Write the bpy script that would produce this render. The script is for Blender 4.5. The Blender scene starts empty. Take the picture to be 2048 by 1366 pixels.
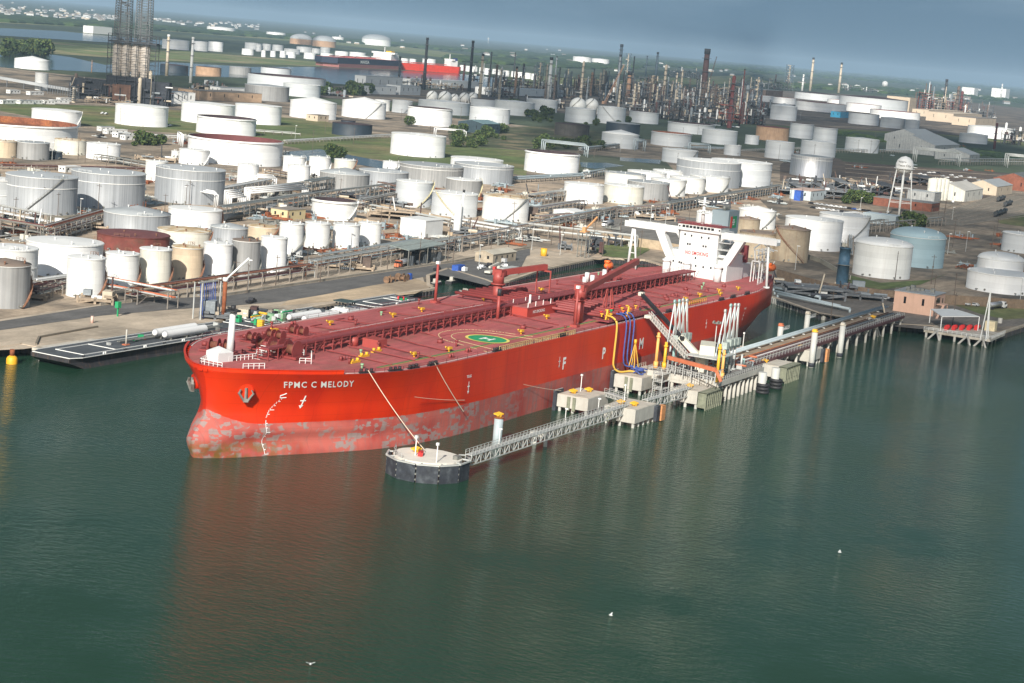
import bpy, math, random
from mathutils import Vector, Matrix
from math import sin, cos, pi, radians
rnd = random.Random(11)
scene = bpy.context.scene
col = scene.collection

# ---------------------------------------------------------------- camera, sky, sun, exposure
# metres; X runs aft along the tanker, Y away from the jetty towards the tank farm, water at Z=0
CAM_H, FPX, PITCH, ROLL, TH = 100.87, 3737.1, .1602, .0881, 1.1019
_q = Vector((70.2, -417.87))
CAM = Vector((_q.x*cos(TH)+_q.y*sin(TH), -_q.x*sin(TH)+_q.y*cos(TH), CAM_H))
FW0, RT0 = Vector((sin(TH), cos(TH), 0)), Vector((cos(TH), -sin(TH), 0))
FWD = (FW0*cos(PITCH)-Vector((0, 0, sin(PITCH)))).normalized()
UP0 = RT0.cross(FWD)
RT = RT0*cos(ROLL)+UP0*sin(ROLL)
UPV = -RT0*sin(ROLL)+UP0*cos(ROLL)
cam_d = bpy.data.cameras.new("camera"); cam = bpy.data.objects.new("camera", cam_d); col.objects.link(cam)
cam_d.sensor_width = 36; cam_d.lens = FPX/2048*36; cam_d.clip_start = 1; cam_d.clip_end = 120000
m = Matrix.Identity(4)
for i in range(3):
    m[i][0], m[i][1], m[i][2], m[i][3] = RT[i], UPV[i], -FWD[i], CAM[i]
cam.matrix_world = m
scene.camera = cam
scene.view_settings.view_transform = 'Standard'; scene.view_settings.look = 'None'
scene.view_settings.gamma = 1; scene.view_settings.use_curve_mapping = False
scene.view_settings.exposure = 0.45
scene.cycles.volume_bounces = 0; scene.cycles.max_bounces = 6; scene.cycles.transparent_max_bounces = 12

SUN_EL, SUN_PHI = radians(29), radians(15)
SUN = Vector((-cos(SUN_EL)*cos(SUN_PHI), -cos(SUN_EL)*sin(SUN_PHI), sin(SUN_EL)))
sd = bpy.data.lights.new("sun", 'SUN'); sd.energy = 4.6; sd.angle = radians(.5); sd.color = (1, .95, .86)
so = bpy.data.objects.new("sun", sd); col.objects.link(so)
so.rotation_euler = SUN.to_track_quat('Z', 'Y').to_euler(); so.location = (0, 0, 500)

world = bpy.data.worlds.new("World"); scene.world = world; world.use_nodes = True
nt = world.node_tree; nt.nodes.clear()
def WN(t, **k):
    n = nt.nodes.new(t)
    for a, b in k.items(): setattr(n, a, b)
    return n
sky = WN('ShaderNodeTexSky', sky_type='NISHITA', sun_disc=False, sun_elevation=SUN_EL, sun_rotation=math.atan2(SUN.x, SUN.y), air_density=1.2, dust_density=1.0)
bg = WN('ShaderNodeBackground'); bg.inputs[1].default_value = .085
out = WN('ShaderNodeOutputWorld')
# a slate rain bank fills the low sky; nearly clear overhead, blotchy edge
tc = WN('ShaderNodeTexCoord'); sep = WN('ShaderNodeSeparateXYZ'); nt.links.new(tc.outputs['Generated'], sep.inputs[0])
nz = WN('ShaderNodeTexNoise'); nz.inputs['Scale'].default_value = 2.6; nz.inputs['Detail'].default_value = 5; nz.inputs['Roughness'].default_value = .55
mp = WN('ShaderNodeMapping'); mp.inputs['Scale'].default_value = (1, 1, 3.5); nt.links.new(tc.outputs['Generated'], mp.inputs[0]); nt.links.new(mp.outputs[0], nz.inputs['Vector'])
el = WN('ShaderNodeMath', operation='MULTIPLY_ADD'); nt.links.new(nz.outputs[0], el.inputs[0]); el.inputs[1].default_value = .34; nt.links.new(sep.outputs[2], el.inputs[2])
rp = WN('ShaderNodeValToRGB'); nt.links.new(el.outputs[0], rp.inputs[0])
rp.color_ramp.elements[0].position = .62; rp.color_ramp.elements[0].color = (1, 1, 1, 1)
rp.color_ramp.elements[1].position = 1.0; rp.color_ramp.elements[1].color = (.25, .25, .25, 1)
cr = WN('ShaderNodeValToRGB'); nz2 = WN('ShaderNodeTexNoise'); nz2.inputs['Scale'].default_value = 5; nz2.inputs['Detail'].default_value = 6
mp2 = WN('ShaderNodeMapping'); mp2.inputs['Scale'].default_value = (1, 1, 5); nt.links.new(tc.outputs['Generated'], mp2.inputs[0]); nt.links.new(mp2.outputs[0], nz2.inputs['Vector'])
nt.links.new(nz2.outputs[0], cr.inputs[0])
cr.color_ramp.elements[0].position = .38; cr.color_ramp.elements[0].color = (1.4, 2.3, 3.2, 1)
cr.color_ramp.elements[1].position = .64; cr.color_ramp.elements[1].color = (2.15, 3.1, 4.0, 1)
mx = WN('ShaderNodeMix', data_type='RGBA'); dt_ = WN('ShaderNodeVectorMath', operation='DOT_PRODUCT'); nt.links.new(tc.outputs['Generated'], dt_.inputs[0]); dt_.inputs[1].default_value = (FW0.x, FW0.y, 0)
fr_ = WN('ShaderNodeMapRange'); fr_.inputs[1].default_value = -.35; fr_.inputs[2].default_value = .25; nt.links.new(dt_.outputs['Value'], fr_.inputs[0])
fm_ = WN('ShaderNodeMath', operation='MULTIPLY'); nt.links.new(rp.outputs[0], fm_.inputs[0]); nt.links.new(fr_.outputs[0], fm_.inputs[1]); nt.links.new(fm_.outputs[0], mx.inputs[0]); nt.links.new(sky.outputs[0], mx.inputs[6])
# the bank is pale at its foot and dark rain cloud higher up; it stands ahead of the camera, the sky behind is open
hi = WN('ShaderNodeMapRange'); hi.inputs[1].default_value = .05; hi.inputs[2].default_value = .22; nt.links.new(sep.outputs[2], hi.inputs[0])
dk = WN('ShaderNodeMix', data_type='RGBA'); nt.links.new(hi.outputs[0], dk.inputs[0]); nt.links.new(cr.outputs[0], dk.inputs[6]); dk.inputs[7].default_value = (.75, 1.15, 1.25, 1); nt.links.new(dk.outputs[2], mx.inputs[7])
nt.links.new(mx.outputs[2], bg.inputs[0]); nt.links.new(bg.outputs[0], out.inputs[0])

# ---------------------------------------------------------------- pixel of the photograph <-> point of the place
HAZE_D = 4.2e-5
LAND = 2.5
def at(px, py, Z=LAND):
    d = FWD*FPX+RT*(px-1024)+UPV*(683-py)
    t = (Z-CAM.z)/d.z
    return CAM+d*t
def pix(v):
    d = Vector(v)-CAM; z = d.dot(FWD)
    return 1024+FPX*d.dot(RT)/z, 683-FPX*d.dot(UPV)/z
def depth(v): return (Vector(v)-CAM).dot(FWD)
def height_at(x, y, py):
    lo, hi = -10., 400.
    for _ in range(50):
        md = (lo+hi)/2
        if pix((x, y, md))[1] > py: lo = md
        else: hi = md
    return lo

# ---------------------------------------------------------------- materials
MATS = {}
def srgb(r, g, b): return tuple(((c/255)/12.92 if c/255 <= .04045 else ((c/255+.055)/1.055)**2.4) for c in (r, g, b))
def mat(name, c, rough=.7, metal=0., var=.12, vscale=.15, c2=None, patch=None, streak=0., bump=0., bscale=1., ribs=0.):
    """c base colour; var: brightness mottling; c2+patch=(scale,lo,hi): second colour in blotches; streak: vertical run-down stains; ribs: vertical cladding seams"""
    if name in MATS: return MATS[name]
    M = bpy.data.materials.new(name); M.use_nodes = True; t = M.node_tree; N = t.nodes; L = t.links
    b = N['Principled BSDF']; b.inputs['Roughness'].default_value = rough; b.inputs['Metallic'].default_value = metal
    tcn = N.new('ShaderNodeTexCoord'); oc = tcn.outputs['Object']
    def noise(scale, vec=None, det=4, rgh=.6):
        n = N.new('ShaderNodeTexNoise'); n.inputs['Scale'].default_value = scale; n.inputs['Detail'].default_value = det; n.inputs['Roughness'].default_value = rgh
        L.new(vec or oc, n.inputs['Vector']); return n.outputs[0]
    def mapr(v, a, b2, lo, hi):
        n = N.new('ShaderNodeMapRange'); n.inputs[1].default_value = a; n.inputs[2].default_value = b2; n.inputs[3].default_value = lo; n.inputs[4].default_value = hi
        L.new(v, n.inputs[0]); return n.outputs[0]
    def mix(f, A, B, mode='MIX'):
        n = N.new('ShaderNodeMix'); n.data_type = 'RGBA'; n.blend_type = mode
        if isinstance(f, float): n.inputs[0].default_value = f
        else: L.new(f, n.inputs[0])
        for s, v in ((6, A), (7, B)):
            if isinstance(v, tuple): n.inputs[s].default_value = (*v[:3], 1)
            else: L.new(v, n.inputs[s])
        return n.outputs[2]
    cur = (*c, 1)
    if c2 and patch:
        f = mapr(noise(patch[0], det=6), patch[1], patch[2], 0, 1); cur = mix(f, cur, c2)
    if streak:
        mpn = N.new('ShaderNodeMapping'); mpn.inputs['Scale'].default_value = (1, 1, .06); L.new(oc, mpn.inputs[0])
        f = mapr(noise(1.1, mpn.outputs[0]), .5, .8, 0, streak); cur = mix(f, cur, (.20, .12, .07))
    if ribs:
        w = N.new('ShaderNodeTexNoise'); mpn = N.new('ShaderNodeMapping'); mpn.inputs['Scale'].default_value = (1, 1, .001); L.new(oc, mpn.inputs[0]); L.new(mpn.outputs[0], w.inputs['Vector']); w.inputs['Scale'].default_value = ribs; w.inputs['Detail'].default_value = 2
        g = mapr(w.outputs[0], .35, .65, .8, 1.12); cmb = N.new('ShaderNodeCombineColor')
        for i in range(3): L.new(g, cmb.inputs[i])
        cur = mix(1., cur, cmb.outputs[0], 'MULTIPLY')
    if var:
        g = mapr(noise(vscale), .3, .7, 1-var, 1+var); cmb = N.new('ShaderNodeCombineColor')
        for i in range(3): L.new(g, cmb.inputs[i])
        cur = mix(1., cur, cmb.outputs[0], 'MULTIPLY')
    if var >= .12 and vscale < .2:
        n1 = noise(vscale*9, det=7, rgh=.7); mpn = N.new('ShaderNodeMapping'); mpn.inputs['Scale'].default_value = (.12, 1, 1); mpn.inputs['Rotation'].default_value = (0, 0, .06); L.new(oc, mpn.inputs[0]); n2 = noise(vscale*5, mpn.outputs[0])
        g = N.new('ShaderNodeMath'); g.operation = 'MULTIPLY'; L.new(mapr(n1, .35, .65, 1-var*.9, 1+var*.6), g.inputs[0]); L.new(mapr(n2, .42, .6, 1-var*.7, 1.06), g.inputs[1]); cmb = N.new('ShaderNodeCombineColor')
        for i in range(3): L.new(g.outputs[0], cmb.inputs[i])
        cur = mix(1., cur, cmb.outputs[0], 'MULTIPLY')
    if isinstance(cur, tuple): b.inputs['Base Color'].default_value = cur
    else: L.new(cur, b.inputs['Base Color'])
    if bump:
        bn = N.new('ShaderNodeBump'); bn.inputs['Strength'].default_value = bump; bn.inputs['Distance'].default_value = .3
        L.new(noise(bscale), bn.inputs['Height']); L.new(bn.outputs[0], b.inputs['Normal'])
    MATS[name] = M
    return M

# ---------------------------------------------------------------- mesh building
class MB:
    def __init__(s): s.v = []; s.f = []; s.m = []; s.sm = []; s.mi = 0; s.smooth = False
    def add(s, vs, fs, sm=None):
        o = len(s.v); s.v += [tuple(v) for v in vs]
        for f in fs: s.f.append(tuple(i+o for i in f)); s.m.append(s.mi); s.sm.append(s.smooth if sm is None else sm)
        return s
    def box(s, x0, x1, y0, y1, z0, z1):
        return s.add([(x, y, z) for z in (z0, z1) for y in (y0, y1) for x in (x0, x1)], [(0, 2, 3, 1), (4, 5, 7, 6), (0, 1, 5, 4), (2, 6, 7, 3), (0, 4, 6, 2), (1, 3, 7, 5)])
    def cbox(s, c, sx, sy, sz, rz=0):
        k, q = cos(rz), sin(rz); vs = []
        for z in (0, sz):
            for y in (-sy/2, sy/2):
                for x in (-sx/2, sx/2): vs.append((c[0]+x*k-y*q, c[1]+x*q+y*k, c[2]+z))
        return s.add(vs, [(0, 2, 3, 1), (4, 5, 7, 6), (0, 1, 5, 4), (2, 6, 7, 3), (0, 4, 6, 2), (1, 3, 7, 5)])
    def beam(s, a, b, w, h=None):
        a, b = Vector(a), Vector(b); h = h or w; d = b-a
        if d.length < 1e-6: return s
        d.normalize(); u = Vector((0, 0, 1)) if abs(d.z) < .95 else Vector((1, 0, 0))
        r = d.cross(u).normalized(); u = r.cross(d)
        vs = [p+r*(i*w/2)+u*(j*h/2) for p in (a, b) for i, j in ((-1, -1), (1, -1), (1, 1), (-1, 1))]
        return s.add(vs, [(0, 1, 2, 3), (7, 6, 5, 4), (0, 4, 5, 1), (1, 5, 6, 2), (2, 6, 7, 3), (3, 7, 4, 0)])
    def tube(s, a, b, r, n=8, r2=None, cap=True):
        a, b = Vector(a), Vector(b); r2 = r if r2 is None else r2; d = (b-a)
        if d.length < 1e-6: return s
        d.normalize(); u = Vector((0, 0, 1)) if abs(d.z) < .95 else Vector((1, 0, 0))
        p = d.cross(u).normalized(); q = p.cross(d)
        vs = [c+(p*cos(2*pi*i/n)+q*sin(2*pi*i/n))*R for c, R in ((a, r), (b, r2)) for i in range(n)]
        s.add(vs, [(i, (i+1) % n, n+(i+1) % n, n+i)[::-1] for i in range(n)], sm=n > 6)
        if cap: o = len(s.v)-2*n; s.f += [tuple(range(o, o+n)), tuple(range(o+2*n-1, o+n-1, -1))]; s.m += [s.mi]*2; s.sm += [False]*2
        return s
    def path(s, pts, r, n=6):
        for a, b in zip(pts[:-1], pts[1:]): s.tube(a, b, r, n)
        return s
    def sweep(s, pts, r, n=8):
        P_ = [Vector(p) for p in pts]; vs = []; k = len(P_)
        for i, p in enumerate(P_):
            d = (P_[min(k-1, i+1)]-P_[max(0, i-1)]).normalized(); u = Vector((.3, 1, .2)) if abs(d.z) > .8 else Vector((0, 0, 1)); a = d.cross(u).normalized(); b = a.cross(d)
            vs += [p+(a*cos(2*pi*j/n)+b*sin(2*pi*j/n))*r for j in range(n)]
        return s.add(vs, [(i*n+j, i*n+(j+1) % n, (i+1)*n+(j+1) % n, (i+1)*n+j)[::-1] for i in range(k-1) for j in range(n)], sm=True)
    def lathe(s, prof, c=(0, 0, 0), n=32, close=True, smooth=True):
        vs = []; fs = []
        for r, z in prof:
            for i in range(n): vs.append((c[0]+r*cos(2*pi*i/n), c[1]+r*sin(2*pi*i/n), c[2]+z))
        for k in range(len(prof)-1):
            for i in range(n): j = (i+1) % n; fs.append((k*n+i, k*n+j, k*n+n+j, k*n+n+i))
        s.add(vs, fs, sm=smooth)
        return s
    def prism(s, poly, z0, z1):
        n = len(poly); vs = [(p[0], p[1], z0) for p in poly]+[(p[0], p[1], z1) for p in poly]
        return s.add(vs, [tuple(range(n))[::-1], tuple(range(n, 2*n))]+[(i, (i+1) % n, n+(i+1) % n, n+i) for i in range(n)])
    def poly(s, pts): return s.add(pts, [tuple(range(len(pts)))])
    def rail(s, pts, h=1.1, w=.07, step=2.5, mid=True):
        for a, b in zip(pts[:-1], pts[1:]):
            a, b = Vector(a), Vector(b); L = (b-a).length; n = max(1, int(L/step))
            for i in range(n+1):
                p = a.lerp(b, i/n); s.beam(p, p+Vector((0, 0, h)), w)
            s.beam(a+Vector((0, 0, h)), b+Vector((0, 0, h)), w)
            if mid: s.beam(a+Vector((0, 0, h*.55)), b+Vector((0, 0, h*.55)), w*.8)
        return s
    def build(s, name, mats, parent=None, rel=True):
        """vertices are world coordinates when rel (moved into the parent's frame), local ones otherwise"""
        me = bpy.data.meshes.new(name); vs = s.v
        o = bpy.data.objects.new(name, me)
        if parent is not None and rel:
            root = parent; off = Vector((0, 0, 0)); mw = root.get('_rz', 0.)
            off = Vector(root.get('_w', (0, 0, 0)))
            k, q = cos(-mw), sin(-mw)
            vs = [((x-off.x)*k-(y-off.y)*q, (x-off.x)*q+(y-off.y)*k, z-off.z) for x, y, z in vs]
        me.from_pydata(vs, [], s.f)
        mats = mats if isinstance(mats, (list, tuple)) else [mats]
        for M in mats: me.materials.append(M)
        if len(mats) > 1: me.polygons.foreach_set('material_index', s.m)
        me.polygons.foreach_set('use_smooth', s.sm)
        me.update()
        col.objects.link(o)
        if parent is not None:
            o.parent = parent
            o['_w'] = parent.get('_w', (0., 0., 0.)); o['_rz'] = parent.get('_rz', 0.)
        return o
def thing(name, label, cat, loc=(0, 0, 0), rz=0., group=None):
    o = bpy.data.objects.new(name, None); col.objects.link(o); o.location = loc; o.rotation_euler = (0, 0, rz)
    o.empty_display_size = .1
    o['label'] = label; o['category'] = cat; o['_w'] = tuple(float(c) for c in loc); o['_rz'] = float(rz)
    if group: o['group'] = group
    return o
def tag(o, label, cat, group=None):
    o['label'] = label; o['category'] = cat
    if group: o['group'] = group
    return o
def setting(o, kind='structure', label=None):
    o['kind'] = kind
    if label: o['label'] = label
    return o
def copy_tree(o, parent=None):
    c = o.copy(); col.objects.link(c)
    if parent is not None: c.parent = parent
    for ch in list(o.children): copy_tree(ch, c)
    return c
def place(proto, used, loc, rz=0., label=None, group=None, scale=None):
    """first use moves the prototype itself, later ones copy it with its parts"""
    o = copy_tree(proto) if used.get(proto.name_full) else proto
    used[proto.name_full] = True
    o.location = loc; o.rotation_euler = (0, 0, rz)
    if scale: o.scale = scale if isinstance(scale, (tuple, list)) else (scale,)*3
    if label: o['label'] = label
    if group: o['group'] = group
    return o
USED = {}
def sheet(name, pts, z, M, kind='structure', px=True):
    mb = MB(); mb.poly([(*(at(p[0], p[1], LAND)[:2] if px else p[:2]), z) for p in pts]); o = mb.build(name, M)
    if o.data.polygons[0].normal.z < 0: o.data.flip_normals()
    return setting(o, kind)
# ---------------------------------------------------------------- water, land, grass, roads
def water_mat(name, base, rough=.12, s1=.55, amp=.5):
    M = bpy.data.materials.new(name); M.use_nodes = True; t = M.node_tree; N = t.nodes; L = t.links; b = N['Principled BSDF']
    b.inputs['Roughness'].default_value = rough; b.inputs['IOR'].default_value = 1.33; b.inputs['Specular IOR Level'].default_value = .36
    tcn = N.new('ShaderNodeTexCoord'); oc = tcn.outputs['Object']
    mpn = N.new('ShaderNodeMapping'); mpn.inputs['Rotation'].default_value = (0, 0, .5); mpn.inputs['Scale'].default_value = (1, .45, 1); L.new(oc, mpn.inputs[0])
    def noise(sc, det, vec):
        n = N.new('ShaderNodeTexNoise'); n.inputs['Scale'].default_value = sc; n.inputs['Detail'].default_value = det; n.inputs['Roughness'].default_value = .62; L.new(vec, n.inputs['Vector']); return n.outputs[0]
    fine = noise(s1, 5, mpn.outputs[0]); big = noise(.012, 4, oc)
    bn = N.new('ShaderNodeBump'); bn.inputs['Distance'].default_value = 1.0; L.new(fine, bn.inputs['Height'])
    g = N.new('ShaderNodeMapRange'); g.inputs[1].default_value = .35; g.inputs[2].default_value = .65; g.inputs[3].default_value = amp*.3; g.inputs[4].default_value = amp; L.new(big, g.inputs[0]); L.new(g.outputs[0], bn.inputs['Strength'])
    L.new(bn.outputs[0], b.inputs['Normal'])
    mxn = N.new('ShaderNodeMix'); mxn.data_type = 'RGBA'; L.new(big, mxn.inputs[0]); mxn.inputs[6].default_value = (*[c*.8 for c in base], 1); mxn.inputs[7].default_value = (*[c*1.2 for c in base], 1); L.new(mxn.outputs[2], b.inputs['Base Color'])
    MATS[name] = M; return M
WATER = water_mat('harbour_water', (.015, .049, .027), .06, .8, .40)
POND = water_mat('channel_water', (.03, .055, .065), .12, .3, .2)
mb = MB(); mb.poly([(-900, -900, 0), (1200, -900, 0), (1200, 400, 0), (-900, 400, 0)]); setting(mb.build('harbour_water', WATER))

GROUND = mat('dirt_ground', (.37, .29, .21), .95, var=.3, vscale=.035, c2=(.12, .105, .085), patch=(.022, .42, .62), bump=.25, bscale=.8)
CONC = mat('quay_concrete', (.50, .41, .31), .9, var=.13, vscale=.12, c2=(.30, .25, .19), patch=(.05, .45, .7))
ASPH = mat('asphalt', (.125, .12, .115), .9, var=.2, vscale=.1)
GRASS = mat('grass', (.105, .145, .04), .95, var=.3, vscale=.03, c2=(.22, .19, .085), patch=(.012, .45, .65), bump=.4, bscale=.9)
FARG = mat('far_plain', (.075, .10, .05), .95, var=.3, vscale=.003, c2=(.035, .06, .035), patch=(.0016, .42, .6))
SHEETPILE = mat('sheet_pile_steel', (.035, .035, .04), .8, var=.3, vscale=.5, streak=.4)
# shore line, world X,Y
SH = [(-400, 150), (55, 112), (66, 112), (66, 104.5), (140, 104.5), (288, 103), (292, 108), (319, 124), (348, 131), (332, 104), (326, 97), (338, 97), (395, 108), (462, 112.5), (470, 104), (478, 96), (441, 50), (410, 6), (383, -22), (382, -50), (395, -66), (398, -90), (454, -93), (700, -330), (900, -700)]
big = [(900, -900), (1500, -900)]
FAR = 42000
mb = MB()
near = SH+[(1600, -700), (1600, 2600), (-900, 2600), (-900, 150)]
o = mb.poly([(x, y, LAND) for x, y in near]).build('ground', GROUND)
if o.data.polygons[0].normal.z < 0: o.data.flip_normals()
setting(o)
# far plain: four strips round the near ground, butted to it, all at the same level
mb = MB()
for x0, x1, y0, y1 in ((1600, FAR, -700, 2600), (-900, FAR, 2600, FAR), (900, FAR, -9000, -700), (-FAR, -900, 150, FAR)):
    mb.poly([(x0, y0, LAND), (x1, y0, LAND), (x1, y1, LAND), (x0, y1, LAND)])
setting(mb.build('far_plain', FARG))
# sheet pile walls down to the water: corrugated
mb = MB(); prev = None
for (x0, y0), (x1, y1) in zip(SH[:-1], SH[1:]):
    a, b = Vector((x0, y0, 0)), Vector((x1, y1, 0)); L = (b-a).length; n = max(1, min(int(L/2.6), 140)); d = (b-a).normalized(); nn = Vector((d.y, -d.x, 0))
    pts = []
    for i in range(n):
        for f, off in ((0, 0), (.1, .9), (.5, .9), (.6, 0)): pts.append(a+d*(L*(i+f)/n)+nn*(off if L < 400 else 0))
    pts.append(b)
    vs = [(p.x, p.y, -2) for p in pts]+[(p.x, p.y, LAND-.5) for p in pts]; k = len(pts)
    mb.add(vs, [(i, i+1, k+i+1, k+i) for i in range(k-1)])
    mb.add([(p.x, p.y, LAND-.5) for p in pts]+[(p.x-nn.x*1.2, p.y-nn.y*1.2, LAND-.5) for p in pts], [(i, i+1, k+i+1, k+i) for i in range(k-1)])
setting(mb.build('quay_wall', SHEETPILE))
mb = MB()
for (x0, y0), (x1, y1) in zip(SH[1:-3], SH[2:-2]): mb.beam((x0, y0, LAND-.25), (x1, y1, LAND-.25), 1.5, .9)
setting(mb.build('quay_coping', CONC))
# ---------------------------------------------------------------- the tanker
def interp(x, xs, ys):
    if x <= xs[0]: return ys[0]
    for i in range(len(xs)-1):
        if x <= xs[i+1]: t = (x-xs[i])/(xs[i+1]-xs[i]); return ys[i]+(ys[i+1]-ys[i])*t
    return ys[-1]
DK = 19.7
def deck_z(X): return DK+.7*max(0, min(1, (62-X)/62))**1.3
STEM_Z = [-4, 0, 2, 4, 5.5, 7, 9, 11, 13, 16, 19, 21.3]
STEM_X = [.6, -.3, -1.0, -1.3, -1.2, .2, 2.7, 3.3, 3.3, 2.9, 1.9, .8]
STERN_Z = [-4, 0, 3, 7.5, 21.3]; STERN_X = [318, 326, 338, 345, 345]
SS = [0, 1, 2.5, 5, 8, 12, 16, 22, 30, 40, 52, 64, 78]      # metres aft of the stem
B_WL = [0, 1.5, 2.8, 4.8, 6.8, 9, 11.2, 14.6, 19, 24, 27.4, 29.2, 30]
B_BU = [0, 2.3, 3.6, 4.8, 5.8, 7.4, 9.6, 13, 17.6, 23, 27, 29, 30]
B_MI = [0, 1.6, 3, 5, 7.4, 10.2, 13, 17, 21.4, 25.6, 28.4, 29.7, 30]
B_DK = [0, 3.6, 5.8, 8.9, 11.9, 15.4, 18.4, 22.4, 26.4, 29.2, 29.9, 30, 30]
A_X = [0, 230, 250, 270, 285, 291, 303, 319, 330, 345]
A_DK = [30, 30, 30, 30, 29.9, 29.3, 27, 23.3, 19.8, 14.5]
A_LO = [30, 30, 29.8, 29, 27, 26, 23.6, 19.4, 17, 14.4]
A_WL = [30, 29.6, 28, 25.4, 22.8, 21.6, 18.8, 13.5, 8, 0]
def fore(s, z):
    k = [(-4, B_WL), (0, B_WL), (3.5, B_BU), (6.5, B_WL), (10, B_MI), (21.3, B_DK)]
    for (z0, a), (z1, b) in zip(k[:-1], k[1:]):
        if z <= z1:
            t = max(0, (z-z0)/(z1-z0)); t = t*t*(3-2*t) if z < 10 else t**1.35
            return interp(s, SS, a)*(1-t)+interp(s, SS, b)*t
    return interp(s, SS, B_DK)
def aft(X, z):
    if z < 7.5: t = max(0, z/7.5); return interp(X, A_X, A_WL)*(1-t)+interp(X, A_X, A_LO)*t
    t = min(1, (z-7.5)/8); return interp(X, A_X, A_LO)*(1-t)+interp(X, A_X, A_DK)*t
def half(X, z):
    xs = interp(z, STEM_Z, STEM_X); return max(0, min(fore(X-xs, z), aft(X, z)))
def smooth_curve(f, X, z, w=2.5): return (f(X-w, z)+2*f(X, z)+f(X+w, z))/4 if X > 12 else f(X, z)
ZL = [-4, -2, 0, 1, 2, 3, 4, 5, 6, 7, 8, 9.5, 11, 12.5, 14, 15.5, 17, 18.5, 1e9]
TT = []
for i in range(26): TT.append((i/26)**1.7*.16)
for i in range(40): TT.append(.16+.62*i/40)
for i in range(31): TT.append(.78+.22*(i/30))
def hull_pt(t, z, xoff=0):
    zz = min(z, 21.3); xs, xe = interp(zz, STEM_Z, STEM_X), interp(zz, STERN_Z, STERN_X)
    X = xs+t*(xe-xs)
    if z > 100: zz = deck_z(X); xs = interp(zz, STEM_Z, STEM_X); X = xs+t*(xe-xs)
    return X, smooth_curve(half, X, zz), zz

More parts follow.
